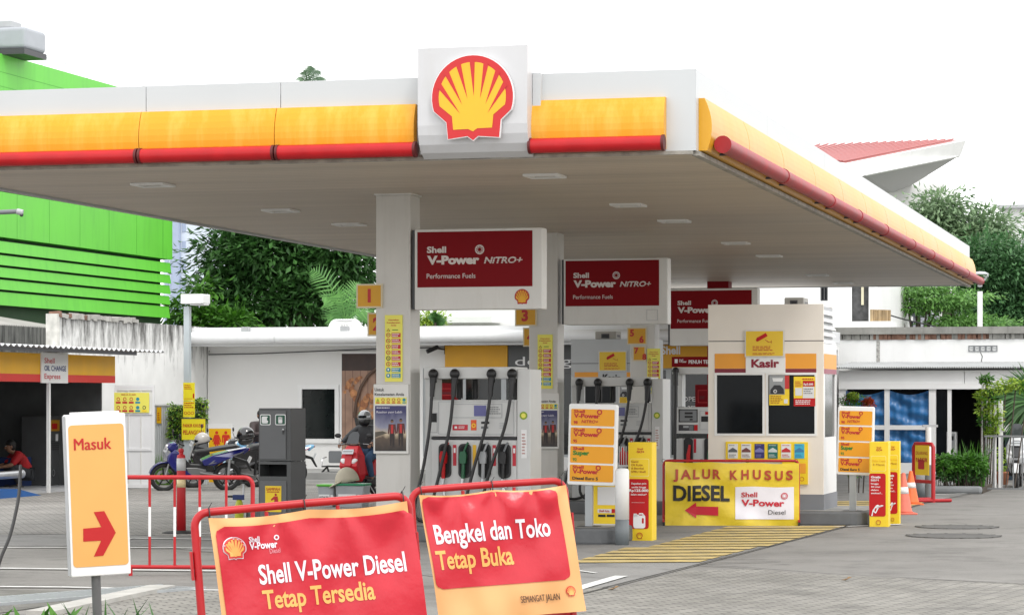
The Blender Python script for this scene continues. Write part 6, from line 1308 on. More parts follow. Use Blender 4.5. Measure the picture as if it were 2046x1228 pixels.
for u in (.25, .6): mb = MB(); L = b[0]-a[0]; mb.prism([(a[0]+L*u-1, 0), (a[0]+L*u-.85, 0), (a[0]+L*u+.5, 1), (a[0]+L*u+.35, 1)], 0, .02, RIB); mb.v = [(x, .3+z*4.2, z1+.09+(zr-z1)*(.06+z*.9)+y) for x, y, z in mb.v]; mb.build('white_batten', t)
# white folding gate leaf with a notice
FGt = FZ(229, 52.2, -radians(4)); t = thing('folding_gate_leaf', 'white panelled steel gate leaf standing beside the oil change bay', 'gate', FGt)
a = FGt.rc(229, 769, 309, 980); mb = MB(); mb.box(a[0], a[2], 0, .03, .03, a[3], SWHITE); mb.rframe(a[0], .03, a[2], a[3], .05, -.02, -.001, SWHITE)
for u in (.35, .66): x = a[0]+(a[2]-a[0])*u; mb.box(x-.012, x+.012, -.015, -.001, .08, a[3]-.06, DWHITE)
mb.build('panel', t)
for z in (.06, .75, 1.45, a[3]-.1): mb = MB(); mb.box(a[0]+.052, a[2]-.052, -.021, -.001, z, z+.045, SWHITE); mb.build('crossbar', t)
t = thing('safety_board', 'yellow safety board with rows of red and teal symbols on the white gate leaf', 'safety sign', FGt)
c = FGt.rc(228, 784, 298, 824, -.04); w = c[2]-c[0]; h = c[3]-c[1]; mb = MB(); mb.box(c[0], c[2], -.04, -.026, c[1], c[3], YELP); mb.build('panel', t); mb = MB(); y = -.043; mb.lines(c[0]+.2*w, c[1]+.86*h, c[0]+.8*w, c[1]+.95*h, 1, y, TRED, 2)
for r_ in range(2):
    for k in range(5):
        if k == 4 and r_ == 0: continue
        x = c[0]+(.12+.185*k)*w; z = c[1]+(.68-.42*r_)*h; cl = PTEAL if k == 3 else PRED if k < 3 else PK
        (mb.disc(x, z, .05*w, y, cl, 14) if k == 3 else mb.ring(x, z, .032*w, .05*w, y, cl, 14)); mb.rect(x-.07*w, z-.22*h, x+.07*w, z-.12*h, y, cl if k < 4 else YELB)
mb.build('print', t)
# corrugated fence behind the bikes, hanging planters, grass
FFn = FZ(309, 55.2, -TH); t = thing('corrugated_fence', 'white corrugated metal fence behind the blue motorbike', 'fence', FFn); a = FFn.rc(306, 810, 416, 980); mb = MB(); n_ = 26; pr = [(a[0]+(a[2]-a[0])*k/(n_*2), .03*(k % 2)) for k in range(n_*2+1)]
vs = [(x, y, 0) for x, y in pr]+[(x, y, a[3]) for x, y in pr]; N = len(pr); mb.add(vs, [(k, k+1, N+k+1, N+k) for k in range(N-1)], CORR); mb.box(a[0], a[2], .04, .08, a[3]-.1, a[3]-.04, LGREY); mb.build('sheet', t); mb = MB(); mb.box(a[0], a[2], -.01, .09, a[3]-.002, a[3]+.03, WHITE); mb.build('cap_rail', t)
def leaves(mb, c, r, n, size, m, q, droop=0, shell=.5):
    vs = []; fs = []
    for i in range(n):
        u = Vector((q.gauss(0, 1), q.gauss(0, 1), q.gauss(0, 1))).normalized()*(shell+(1-shell)*q.random())**.6
        p = Vector((c[0]+u.x*r[0], c[1]+u.y*r[1], c[2]+u.z*r[2])); d = (u*.6+Vector((q.uniform(-1, 1), q.uniform(-1, 1), q.uniform(-.7, .5)-droop))).normalized(); s_ = d.cross(Vector((q.uniform(-1, 1), q.uniform(-1, 1), 1))).normalized(); L_ = size*q.uniform(.6, 1.3); w = L_*.24
        k = len(vs); nn = d.cross(s_)*w*.35; vs += [p, p+d*L_*.45+s_*w+nn, p+d*L_, p+d*L_*.45-s_*w+nn]; fs.append((k, k+1, k+2, k+3))
    return mb.add(vs, fs, m)
LV_G = leafmat('leaf_mid_green', '#1f4a16', '#5f9a2c'); LV_D = leafmat('leaf_dark_green', '#102c16', '#548740', .9); LV_Y = leafmat('leaf_yellow_green', '#5c8a1e', '#b9cf55'); LV_B = leafmat('leaf_blue_green', '#1c3d22', '#5a8a4a', .6); GRS = leafmat('grass_blade', '#2f5a1a', '#7fae45')
q = random.Random(11)
for (x0, x1, ys, lb) in ((340, 366, (820, 835, 852, 870), 'column of hanging pots with trailing green plants left of the lamp post'), (388, 412, (808, 835), 'trailing plant on the fence right of the lamp post')):
    t = thing('hanging_planter', lb, 'planter', FFn); pt = MB(); lv = MB()
    for k, yy in enumerate(ys):
        a = FFn.rc(x0, yy-4, x1, yy+6, -.12); pt.box(a[0], a[2], -.2, -.03, a[1], a[3], BPL); 
        for j in range(5): leaves(lv, (a[0]+(a[2]-a[0])*(j+.5)/5, -.16, a[3]+.0-.04*q.random()), (.09, .09, .12), 60, .07, LV_G if j % 2 else LV_Y, q, .5)
    pt.build('pots', t); lv.build('foliage', t)
def blades(name, F, x0, x1, y0, y1, n, h, w, m, q, bend=.4, z=0):
    mb = MB(); vs = []; fs = []
    for i in range(n):
        p = F.w(q.uniform(x0, x1), q.uniform(y0, y1), z); a = q.uniform(0, 2*pi); L_ = h*q.uniform(.5, 1.15); d = Vector((cos(a), sin(a), 0)); s_ = Vector((-d.y, d.x, 0))*w; k = len(vs); b_ = bend*L_*q.uniform(.2, 1)
        vs += [p-s_, p+s_, p+d*b_*.35+Vector((0, 0, L_*.6))+s_*.8, p+d*b_*.35+Vector((0, 0, L_*.6))-s_*.8, p+d*b_+Vector((0, 0, L_))]; fs += [(k, k+1, k+2, k+3), (k+3, k+2, k+4)]
    mb.add(vs, fs, m); o = mb.build(name); return o
o = blades('grass_clump', FFn, 0, .85, -.7, -.1, 420, .62, .006, GRS, q); o['kind'] = 'stuff'; o['label'] = 'tall green grass at the foot of the corrugated fence'; o['category'] = 'grass'
# lamp post with yellow notices
FL = FZ(374, 54.4); zt = FL.px(374, 612)[1]; t = thing('lamp_post', 'square grey lamp post with a flat white lamp head beside the shop', 'street lamp', FL); mb = MB(); w = FL.px(380, 800)[0]; mb.box(-.052, w, -.06, .06, 0, zt, mat('lamp_post_grey', (.45, .50, .52), .45, var=.06)); mb.build('post', t); a = FL.rc(368, 588, 413, 610); mb = MB(); mb.box(a[0], a[2], -.2, .2, a[1]+.03, a[3], WHITE); mb.box(a[0]+.36*(a[2]-a[0]), a[2]+.0, -.15, .15, a[1]-.0, a[1]+.028, WHITE); mb.build('lamp_head', t, bev=.02)
def ynote(r, lab, txt, dy=-.08):
    t = thing('yellow_notice', lab, 'sign', FL, 'yellow notices on the lamp post'); a = FL.rc(*r, dy); w = a[2]-a[0]; h = a[3]-a[1]; mb = MB(); mb.box(a[0], a[2], dy, dy+.012, a[1], a[3], mat('notice_bright_yellow', (.82, .70, .02), .45)); mb.build('panel', t); mb = MB(); y = dy-.003
    if txt == 'ext': mb.lines(a[0]+.1*w, a[1]+.62*h, a[0]+.8*w, a[1]+.9*h, 3, y, TRED, 1); mb.rrect(a[0]+.84*w, a[1]+.14*h, a[0]+.96*w, a[1]+.4*h, .01, y, RED); mb.rect(a[0]+.1*w, a[1]+.1*h, a[0]+.8*w, a[1]+.12*h, y, TRED)
    elif txt == 'ico':
        mb.lines(a[0]+.1*w, a[1]+.55*h, a[0]+.95*w, a[1]+.95*h, 3, y, TRED, 4)
        for k in range(3): mb.ring(a[0]+(.2+.3*k)*w, a[1]+.26*h, .09*w, .13*w, y, TRED, 14)
    else: mb.text('PARKIR KHUSUS', a[0]+.06*w, a[1]+.60*h, .15*h, TRED, y, w=.88*w, bold=.02); mb.text('PELANGGAN', a[0]+.06*w, a[1]+.26*h, .19*h, TRED, y, w=.88*w, bold=.02); mb.box(a[0], a[2], dy-.005, dy+.012, a[3], a[3]+.015, DARK)
    mb.build('print', t)
ynote((366, 764, 389, 800), 'narrow yellow extinguisher notice, upper one on the lamp post', 'ext'); ynote((366, 801, 389, 833), 'yellow notice with three round symbols, lower one on the lamp post', 'ico'); ynote((363, 836, 410, 878), 'yellow customer parking board on the lamp post', 'park', -.1)
t = thing('yellow_notice', 'small yellow notice on the corrugated fence left of the planters', 'sign', FFn); a = FFn.rc(313, 813, 322, 845, -.02); mb = MB(); mb.box(a[0], a[2], -.02, -.002, a[1], a[3], YEL); mb.build('panel', t); mb = MB(); mb.lines(a[0]+.02, a[1]+.05, a[2]-.02, a[3]-.1, 4, -.023, TRED, 3); mb.build('print', t)
# green building with horizontal fins
GRN = mat('lime_green_panel', (.13, .55, .05), .5, var=.08, vs=.5, streak=((.06, .36, .035), .5, .5, .8)); GRN2 = mat('lime_green_fin', (.115, .51, .035), .5, var=.08, vs=.6, streak=((.05, .32, .025), .5, .5, .8))
FGr = FZ(324, 76, SV); t = thing('green_building', 'lime green clad building with horizontal fins behind the left wall', 'building', FGr)
xL = FGr.px(-260, 300)[0]; zt = FGr.px(120, 142)[1]; zb = FGr.px(325, 637)[1]
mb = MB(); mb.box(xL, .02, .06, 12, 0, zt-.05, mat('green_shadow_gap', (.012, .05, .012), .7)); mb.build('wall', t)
zf = [FGr.px(336, y)[1] for y in (426, 519, 529, 547, 551.5, 566.5, 571, 588, 593, 609, 612, 636)]
mb = MB(); z0 = FGr.px(336, 520)[1]; zz = FGr.px(336, 443)[1]
mb.box(xL, .15, -.25, .1, z0, zz, GRN2); 
for k in range(9): x = xL+(0-xL)*(k+.7)/9; mb.box(x, x+.012, -.254, -.251, z0, zz, mat('panel_joint', (.05, .30, .02), .6))
mb.build('wide_fin', t)
nz = 5; 
mb = MB(); mb.box(xL, -.1, -.05, .3, zz+.12, zt, GRN)
for k in range(8): z = zz+.5+k*(zt-zz-.6)/8; mb.box(xL, -.1, -.053, -.0505, z, z+.012, mat('panel_joint', (.05, .30, .02), .6))
mb.build('upper_cladding', t)
ys = [(526, 546), (550, 567), (571, 588), (592, 609), (613, 636)]
for i, (a, b) in enumerate(ys):
    za, zb_ = FGr.px(330, a)[1], FGr.px(330, b)[1]; mb = MB(); X = Matrix(((0, 1, 0, 0), (1, 0, 0, 0), (0, 0, 1, 0), (0, 0, 0, 1))); mb.prism([(.05, za), (-.20, za), (-.24, zb_), (-.20, zb_), (.05, zb_+.03)], xL, [.10, .08, .06, .03, -.0][i], GRN2, X); mb.build('fin', t)
mb = MB(); 
for k in range(12): x = xL+(0-xL)*(k+.5)/12; mb.cyl((x, .1, zt), (x, .1, zt+.28), .012, STEEL, n=6)
mb.cyl((xL, .1, zt+.27), (0, .1, zt+.27), .008, STEEL, n=6); mb.build('roof_wire', t)
FRT = FZ(-14, 66, -TH); t = thing('rooftop_tank', 'grey rounded water tank on the green building roof at the top left corner', 'tank', FRT); a = FRT.rc(-30, 54, 52, 98); mb = MB(); mb.box(a[0], a[2], 0, 1.2, a[1], a[3], mat('tank_grey', (.36, .38, .41), .45, var=.1)); mb.build('body', t, bev=.10, seg=4); mb = MB(); mb.box(a[0]-.05, a[2]-.02, -.05, 1.25, a[1]-.14, a[1]+.0, DARK); mb.build('stand', t); mb = MB(); mb.box(a[0], a[0]+.62, .2, .8, a[3], a[3]+.2, LGREY); mb.build('hatch', t, bev=.04)
t = thing('wall_lamp', 'grey arm lamp sticking in at the left edge under the canopy', 'lamp', loc=P(-20, 425, 40)); mb = MB(); mb.cyl((0, 0, 0), (.42, .0, .02), .035, GREY); mb.build('arm', t); mb = MB(); mb.cyl((.40, 0, .02), (.49, 0, .0), .045, LGREY); mb.ell((.47, 0, -.03), (.03, .03, .03), DARK); mb.build('head', t)
# apartment tower far behind
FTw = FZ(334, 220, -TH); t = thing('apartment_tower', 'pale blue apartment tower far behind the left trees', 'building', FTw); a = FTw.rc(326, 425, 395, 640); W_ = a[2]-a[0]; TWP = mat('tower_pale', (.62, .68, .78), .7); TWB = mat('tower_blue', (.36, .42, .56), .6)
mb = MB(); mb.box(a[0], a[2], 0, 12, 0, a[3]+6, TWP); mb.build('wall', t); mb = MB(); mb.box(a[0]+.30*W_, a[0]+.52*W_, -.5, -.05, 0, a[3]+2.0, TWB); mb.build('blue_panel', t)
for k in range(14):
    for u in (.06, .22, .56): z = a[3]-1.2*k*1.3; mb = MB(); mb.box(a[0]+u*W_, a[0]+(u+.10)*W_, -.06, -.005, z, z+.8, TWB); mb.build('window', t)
# shop
SH = FZ(415, 62.5); zt = SH.px(600, 672)[1]; xR = SH.px(1590, 700)[0]
t = thing('shop_building', 'white single storey shop with a rounded white eave behind the pumps', 'shop', SH)
SWL = mat('shop_wall', (.80, .795, .78), .55, var=.04, vs=.8); ze = SH.px(600, 688)[1]; 
x0w, z0w, x1w, z1w = SH.rc(604, 777, 670, 876); xg = SH.px(845, 800)[0]
mb = MB()
mb.box(0, x0w, 0, .2, 0, ze, SWL); mb.box(x0w, x1w, 0, .2, 0, z0w, SWL); mb.box(x0w, x1w, 0, .2, z1w, ze, SWL); mb.box(x1w, xg, 0, .2, 0, ze, SWL); mb.box(xg, xR, 0, .2, ze-.55, ze, SWL); mb.box(xg, xR, 0, .2, 0, .45, SWL); mb.box(0, .2, .2, 7, 0, ze, SWL); mb.box(0, xR, 6.8, 7, 0, ze, SWL); mb.build('wall', t)
mb = MB(); mb.rframe(x0w-.10, z0w-.10, x1w+.10, z1w+.10, .10, -.05, .04, WHITE); wf = mb.build('window_frame', t); mb = MB(); mb.box(x0w, x1w, .03, .05, z0w, z1w, mat('shop_glass', (.012, .016, .016), .03, spec=.45, var=.3)); mb.build('pane', wf)
nm_ = 9
for k in range(nm_):
    xa_, xb_ = xg+(xR-xg)*k/nm_, xg+(xR-xg)*(k+1)/nm_; mb = MB(); mb.rframe(xa_, .45, xb_, ze-.55, .06, .02, .1, GALV); wf = mb.build('window_frame', t); mb = MB(); mb.box(xa_+.06, xb_-.06, .05, .06, .51, ze-.61, mat('shop_glass', (.012, .016, .016), .03, spec=.45, var=.3)); mb.build('pane', wf)
mb = MB(); mb.box(.2, xR, .2, 6.8, ze-.06, ze+.0, SWL); mb.box(-1.2, xR, -.9, .0, ze-.04, ze-.02, SWL); mb.box(-1.0, xR, -.98, -.9, ze-.05, ze+.1, SWHITE); mb.build('soffit', t)
xe0 = SH.px(311, 678, -1.1)[0]; zc = SH.px(600, 674, -1.1)[1]
mb = MB(); n_ = 5
for k in range(n_): a_ = xe0+(xR-xe0)*k/n_; b_ = xe0+(xR-xe0)*(k+1)/n_; mb.cyl((a_+.005, -1.1, zc), (b_-.005, -1.1, zc), .135, SWHITE, n=20)
mb.ell((xe0, -1.1, zc), (.14, .135, .135), SWHITE); mb.build('round_eave', t)
mb = MB(); mb.box(xe0+.3, xR, -.95, 7.2, ze+.11, zc+.24, SWHITE); mb.build('roof', t)
for px_ in (489, 687): a = SH.px(px_, 662, -1.1); mb = MB(); mb.box(a[0]-.08, a[0]+.08, -1.12, -.96, zc+.13, zc+.25, LGREY); mb.build('gutter_outlet', t)
mb = MB(); 
for k in range(8): a = SH.px(664+5*k, 660, -.5); mb.torus((a[0], -.2, zc+.25), .16, .03, WHITE, 16, 6)
mb.build('roof_duct', t)
mb = MB(); pts = [SH.px(x, y, -.03) for x, y in ((418, 700), (417, 708), (520, 706), (640, 701), (748, 697), (900, 693))]; mb.tube([(x, -.03, z) for x, z in pts], .012, DARK, 6); mb.build('wall_cable', t)
mb = MB(); a = SH.rc(889, 690, 1014, 735, -.1); mb.box(a[0], a[2], -.1, -.002, a[1], a[3], mat('shop_fascia_yellow', (.72, .36, .006), .45)); mb.build('yellow_fascia', t)
a = SH.rc(1016, 690, 1170, 745, -.1); mb = MB(); mb.box(a[0], a[2], -.12, -.002, a[1], a[3], CG); ds = mb.build('dark_sign', t); mb = MB(); c = SH.px(1029, 730, -.125); d = SH.px(1168, 730, -.125); mb.text('deli2go', c[0], c[1], .20, TWHITE, -.125, w=d[0]-c[0]); mb.build('lettering', ds)
a = SH.rc(1290, 688, 1520, 735, -.1); mb = MB(); mb.box(a[0], a[2], -.1, -.002, a[1], a[3], MATS['shop_fascia_yellow']); yf = mb.build('yellow_fascia', t); mb = MB(); c = SH.px(1321, 707, -.105); d = SH.px(1359, 707, -.105); mb.text('Shell', c[0], c[1], .17, TWHITE, -.105, w=d[0]-c[0], bold=.03); mb.build('lettering', yf)
mb = MB(); c = SH.px(1355, 803, -.0); d = SH.px(1420, 803, 0); mb.text('OPEN TIME', c[0]+.1, c[1]+.02, .10, TWHITE, .012, w=.8); mb.text('5 am - 11 pm', c[0]+.1, c[1]-.14, .09, TWHITE, .012, w=.8, bold=.02); mb.build('window_lettering', t)
for r, lb in (((1389, 768, 1420, 815), 'red poster in the shop window left of the cashier booth'), ((875, 765, 915, 800), 'red poster in the shop window behind the nearest dispenser')):
    o = thing('window_poster', lb, 'poster', SH, 'red posters in the shop window'); a = SH.rc(*r, .0); mb = MB(); mb.box(a[0], a[2], .005, .012, a[1], a[3], DRED); mb.build('sheet', o); mb = MB(); mb.rframe(a[0]+.06, a[1]+.12, a[2]-.06, a[3]-.12, .012, -.002, .003, PRED); mb.lines(a[0]+.1, a[1]+.2, a[2]-.1, a[3]-.25, 3, .001, PK, 2); mb.build('print', o)
TERR = mat('terrace_grey', (.30, .30, .29), .7, var=.12)
xt_ = SH.px(1000, 900, -9)[0]; mb = MB(); mb.box(-.3, 9, -3.2, -.002, 0, .15, TERR); o = mb.build('shop_terrace', loc=SH.o, rot=SH.a); struct(o)
# croissant poster
t = thing('food_poster', 'large brown poster of croissants in a dark bowl on the shop wall', 'poster', SH); a = SH.rc(683, 706, 770, 906, -.03); x0, z0, x1, z1 = a; w = SH.px(746, 800, -.03)[0]-x0; h = z1-z0
WOODP = mat('print_wood', (.36, .22, .155), .5, var=.3, vs=3); mb = MB(); mb.rframe(x0-.05, z0-.05, x1+.05, z1+.05, .05, -.045, -.002, WHITE); mb.build('frame', t); mb = MB(); mb.box(x0, x1, -.03, -.003, z0, z1, WOODP); mb.build('sheet', t)
mb = MB(); y = -.034; mb.rect(x0, z0+.83*h, x1, z1, y, mat('print_dark_wood', (.05, .028, .022), .5, var=.3, vs=4))
for k in range(6): mb.rect(x0+(.1+.24*k)*w, z0, x0+(.1+.24*k)*w+.012, z0+.83*h, y, mat('print_wood_gap', (.13, .07, .05)))
CRO = [mat('print_crust', (.52, .23, .09), .5, var=.4, vs=14), mat('print_crust_dark', (.34, .13, .05), .5, var=.4, vs=14)]
def croi(cx, cz, L_, ang, k):
    for j in range(5):
        u = (j-2)/2; r = L_*.22*(1-.45*abs(u)); mb.sheet([(x0+(cx+.5*L_*u*cos(ang))*w+r*w*cos(b_)*.9, z0+cz*h+(.5*L_*u*sin(ang))*w+r*w*sin(b_)-.06*w*u*u) for b_ in [2*pi*i/14 for i in range(14)]], y-.002-.0012*(k*5+j), CRO[(j+k) % 2])
croi(.22, .70, .45, 1.0, 0); croi(.50, .74, .36, .8, 1); croi(.38, .60, .6, -1.1, 2); croi(.72, .50, .65, 1.2, 3); croi(1.0, .58, .55, 1.4, 4); croi(.92, .36, .6, .9, 5); croi(.62, .36, .5, 1.2, 6)
mb.sheet([(x0+w*u, z0+h*v) for u, v in ((.38, .42), (.55, .33), (1.35, .36), (1.35, .12), (.85, .15), (.5, .22))], y-.05, mat('print_bowl', (.03, .03, .028), .5))
mb.tube([(x0+w*u, y-.052, z0+h*v) for u, v in ((.42, .36), (.48, .52), (.62, .66), (.85, .78), (1.15, .86))], .035, mat('print_handle', (.10, .055, .035), .5), 6); mb.v = [(x, max(yy, y-.06), z) for x, yy, z in mb.v]; mb.build('print', t)
# restroom sign, bench
FRS = FZ(416, 56.5); t = thing('restroom_sign', 'yellow restroom sign with red woman and man symbols behind the bikes', 'sign', FRS); a = FRS.rc(416, 847, 464, 940); x0, z0, x1, z1 = a; w = x1-x0; mb = MB(); mb.box(x0, x1, 0, .1, 0, z1, WHITE); mb.build('cabinet', t); mb = MB(); mb.rect(x0+.015, z0-.3, x1-.05*w, z1-.09, -.004, YEL); mb.build('yellow_face', t); mb = MB(); SRED = mat('symbol_red', (.62, .03, .01), .45); k = .30; y = -.008
for cx, fem in ((.36, 1), (.74, 0)):
    cx = x0+cx*w; b = z1-.53; mb.disc(cx, b+.355, .034, y, SRED)
    if fem: mb.sheet([(cx-.05, b+.31), (cx+.05, b+.31), (cx+.10, b+.17), (cx+.075, b+.16), (cx+.045, b+.25), (cx+.075, b+.11), (cx+.035, b+.11), (cx+.035, b), (cx+.008, b), (cx+.008, b+.11), (cx-.008, b+.11), (cx-.008, b), (cx-.035, b), (cx-.035, b+.11), (cx-.075, b+.11), (cx-.045, b+.25), (cx-.075, b+.16), (cx-.10, b+.17)], y, SRED)
    else: mb.sheet([(cx-.07, b+.31), (cx+.07, b+.31), (cx+.085, b+.29), (cx+.085, b+.15), (cx+.06, b+.15), (cx+.06, b+.25), (cx+.045, b+.25), (cx+.045, b), (cx+.008, b), (cx+.008, b+.15), (cx-.008, b+.15), (cx-.008, b), (cx-.045, b), (cx-.045, b+.25), (cx-.06, b+.25), (cx-.06, b+.15), (cx-.085, b+.15), (cx-.085, b+.29)], y, SRED)
mb.build('symbols', t); mb = MB(); b = z1-.72; mb.sheet([(x0+.3*w, b), (x0+.5*w, b+.12), (x0+.72*w, b+.12), (x0+.6*w, b+.04), (x0+.9*w, b+.04), (x0+.9*w, b-.04), (x0+.6*w, b-.04), (x0+.72*w, b-.12), (x0+.5*w, b-.12)], y, SRED); mb.build('arrow', t)
FBn = FZ(640, 59.0, z=.15); t = thing('bench', 'grey perforated steel waiting bench against the shop wall', 'bench', FBn, None); a = FBn.rc(642, 901, 700, 950); x0, x1 = a[0], a[2]
zs_ = FBn.px(660, 930)[1]; zt_ = a[3]; SG = mat('bench_grey', (.20, .21, .22), .4, .3, var=.1)
mb = MB(); mb.box(x0, x1, 0, .5, zs_-.03, zs_, BPL); mb.build('seat', t, bev=.01); mb = MB()
for k in range(2): u = (x1-x0)/2; mb.rrect(x0+u*k+.02, zs_+.05, x0+u*(k+1)-.02, zt_, .04, .44, SG, y1=.47)
mb.build('backrest', t)
for x in (x0+.05, x1-.05): mb = MB(); mb.tube([(x-.05, .05, 0), (x, .25, zs_-.03), (x-.05, .5, 0)], .02, BPL, 8); mb.build('leg', t)
mb = MB(); mb.tube([(x0-.02, .1, zs_), (x0-.02, .1, zs_+.16), (x0-.02, .4, zs_+.18)], .014, CHROME, 6); mb.build('armrest', t)
# security camera on the shop
t = thing('security_camera', 'dark security camera under the shop eave left of the yellow fascia', 'camera', SH); a = SH.px(868, 698, -.3); mb = MB(); mb.cyl((a[0]+.1, -.35, a[1]+.06), (a[0]-.12, -.5, a[1]-.05), .05, BLACK); mb.cyl((a[0]+.05, -.35, a[1]+.03), (a[0]+.2, 0, a[1]), .02, BLACK); mb.build('body', t); mb = MB(); mb.box(a[0]+.16, a[0]+.34, -.06, -.002, a[1]-.1, a[1]+.1, BLACK); mb.build('mount', t)
# ================================================================ trees and the right hand background
BARK = mat('bark', (.09, .07, .055), .9, var=.4, vs=6, bump=.6, bs=12)
def crown(mb, blobs, n, size, m, q, spread=.5, flat=1.0):
    tot = sum(b[3]*b[4]*b[5] for b in blobs); vs = []; fs = []
    cl = []
    for b in blobs:
        k = max(3, int(n/48*b[3]*b[4]*b[5]/tot))
        for i in range(k):
            u = Vector((q.gauss(0, 1), q.gauss(0, 1), q.gauss(0, 1))).normalized()*(q.random()**.38)
            cl.append((Vector((b[0]+u.x*b[3], b[1]+u.y*b[4], b[2]+u.z*b[5])), u))
    per = max(6, int(n/len(cl)))
    for c, u in cl:
        rr_ = spread*q.uniform(.6, 1.4)
        for i in range(per):
            w = Vector((q.gauss(0, 1), q.gauss(0, 1), q.gauss(0, .65)))*rr_*.5; p = c+Vector((w.x, w.y, w.z*flat)); d = (w.normalized()*.7+u*.3+Vector((q.uniform(-.5, .5), q.uniform(-.5, .5), q.uniform(-.75, .25)))).normalized()
            s_ = d.cross(Vector((q.uniform(-.6, .6), q.uniform(-.6, .6), 1))).normalized(); L_ = size*q.uniform(.6, 1.35); wd = L_*.2; k = len(vs)
            nn = d.cross(s_)*wd*.5; vs += [p, p+d*L_*.42+s_*wd+nn, p+d*L_, p+d*L_*.42-s_*wd+nn]; fs.append((k, k+1, k+2, k+3))
    return mb.add(vs, fs, m)
def tree(name, lab, px_, Z, base_h, blobs, n, size, m, q, cat='tree', grp=None, spread=.6, limbs=6, tr=.22, flat=1, depth=.8):
    """blobs: (px, py, rx px, rz px) of the crown at distance Z"""
    k = FPX/Z; o = P(px_, PY0, Z); o.z = 0; t = thing(name, lab, cat, None, grp, loc=o)
    B = []
    for (bx_, by_, rx, rz) in blobs: p = P(bx_, by_, Z)-o; dy = q.uniform(-.3, .3)*rx/k; B.append((p.x, p.y+dy, p.z, rx/k, rx/k*depth, rz/k))
    top = max(b[2] for b in B); mb = MB(); mid = Vector((q.uniform(-.2, .2), 0, base_h))
    mb.tube([(0, 0, 0), (.05, 0, base_h*.5), mid, (mid.x*.6, .1, base_h+(top-base_h)*.5)], [tr*1.3, tr, tr*.8, tr*.4], BARK, 10); mb.build('trunk', t)
    for i in range(limbs):
        b = B[i % len(B)]; e = Vector((b[0]+q.uniform(-.3, .3)*b[3], b[1], b[2]+q.uniform(-.4, .3)*b[5])); s_ = Vector((mid.x, mid.y, base_h*q.uniform(.75, 1.1))); c = s_.lerp(e, .5)+Vector((0, 0, -.1*(e-s_).length)); mb = MB(); mb.tube(smooth_path([s_, c, e], 5), [tr*.42*(1-.07*j) for j in range(11)], BARK, 7); mb.build('limb', t)
    mb = MB(); crown(mb, B, n, size, m, q, spread, flat); mb.build('crown', t); return t
q = random.Random(5)
tree('broadleaf_tree', 'large dark glossy tree behind the shop, left of the nearest column', 590, 79, 3.0, [(470, 520, 75, 60), (560, 500, 95, 70), (660, 530, 80, 70), (720, 580, 50, 60), (500, 600, 90, 55), (620, 600, 90, 55), (450, 590, 50, 55), (470, 480, 45, 40), (560, 430, 120, 60), (700, 480, 60, 60)], 19000, .28, LV_D, q, spread=.7, limbs=9, tr=.3)
tree('young_tree', 'lighter green young tree at the left of the large dark tree', 370, 77.5, 2.2, [(372, 618, 20, 20), (352, 632, 16, 18), (402, 575, 18, 22), (412, 640, 26, 20), (470, 645, 35, 14)], 2000, .26, LV_G, q, spread=.5, limbs=4, tr=.08)
def frond(mb, a, b, dr, n, ll, m, q, w=.0095):
    a, b = Vector(a), Vector(b); pts = []
    for i in range(n+1): u = i/n; p = a.lerp(b, u); p.z += dr*sin(pi*u*.9)*1.0; pts.append(p)
    mb.tube(pts, [.02*(1-.8*i/n) for i in range(n+1)], m, 5); vs = []; fs = []
    for i in range(2, n+1):
        p = pts[i]; t_ = (pts[i]-pts[i-1]).normalized(); s_ = t_.cross(Vector((0, -1, .35))).normalized(); L_ = ll*(sin(pi*(.12+.8*i/n)))
        for sg in (-1, 1):
            d = (s_*sg+t_*.75+Vector((0, q.uniform(-.2, .2), -.28))).normalized(); o_ = t_*w*1.3; k = len(vs); vs += [p-o_, p+o_, p+d*L_*.6+o_*.7+Vector((0, 0, -.02)), p+d*L_*.6-o_*.7+Vector((0, 0, -.02)), p+d*L_+Vector((0, 0, -.12*L_))]; fs += [(k, k+1, k+2, k+3), (k+3, k+2, k+4)]
    return mb.add(vs, fs, m)
PALM = leafmat('palm_green', '#2a5f28', '#7fb560', .8)
def palm(name, lab, px_, py_, Z, fr, m, q, ll=.55, hgt=None, tr=.09, cat='palm tree'):
    o = P(px_, PY0, Z); o.z = 0; k = FPX/Z; c = P(px_, py_, Z)-o; t = thing(name, lab, cat, None, None, loc=o); mb = MB(); mb.tube([(0, 0, 0), (.06, 0, c.z*.5), c], [tr*1.4, tr, tr*.9], BARK, 10); mb.build('trunk', t)
    for (ex, ey, dr) in fr: e = P(ex, ey, Z+q.uniform(-.6, .6))-o; mb = MB(); frond(mb, c, e, dr, 15, ll, m, q, .018); mb.build('frond', t)
    return t
palm('areca_palm', 'feathery bright green palm in front of the large dark tree', 690, 640, 69.5, [(624, 548, .35), (645, 600, .25), (655, 640, .2), (720, 575, .25), (742, 590, .3), (742, 630, .15), (675, 585, .2)], PALM, q, .45)
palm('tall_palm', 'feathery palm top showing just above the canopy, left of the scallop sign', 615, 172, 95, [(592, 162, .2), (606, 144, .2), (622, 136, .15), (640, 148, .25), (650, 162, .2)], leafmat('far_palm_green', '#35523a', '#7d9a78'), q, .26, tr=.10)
tree('yellow_bush', 'round yellow green tree glimpsed under the largest hanging board', 852, 72, 2.2, [(855, 640, 22, 20), (848, 650, 16, 14)], 1800, .12, LV_Y, q, spread=.3, limbs=2, tr=.06, cat='tree')
palm('small_palm', 'small dark palm right of the yellow green tree under the hanging board', 870, 644, 71, [(862, 626, .05), (872, 624, .05), (880, 632, .05), (888, 642, .06), (858, 636, .05), (884, 648, .05)], LV_D, q, .2, tr=.05)
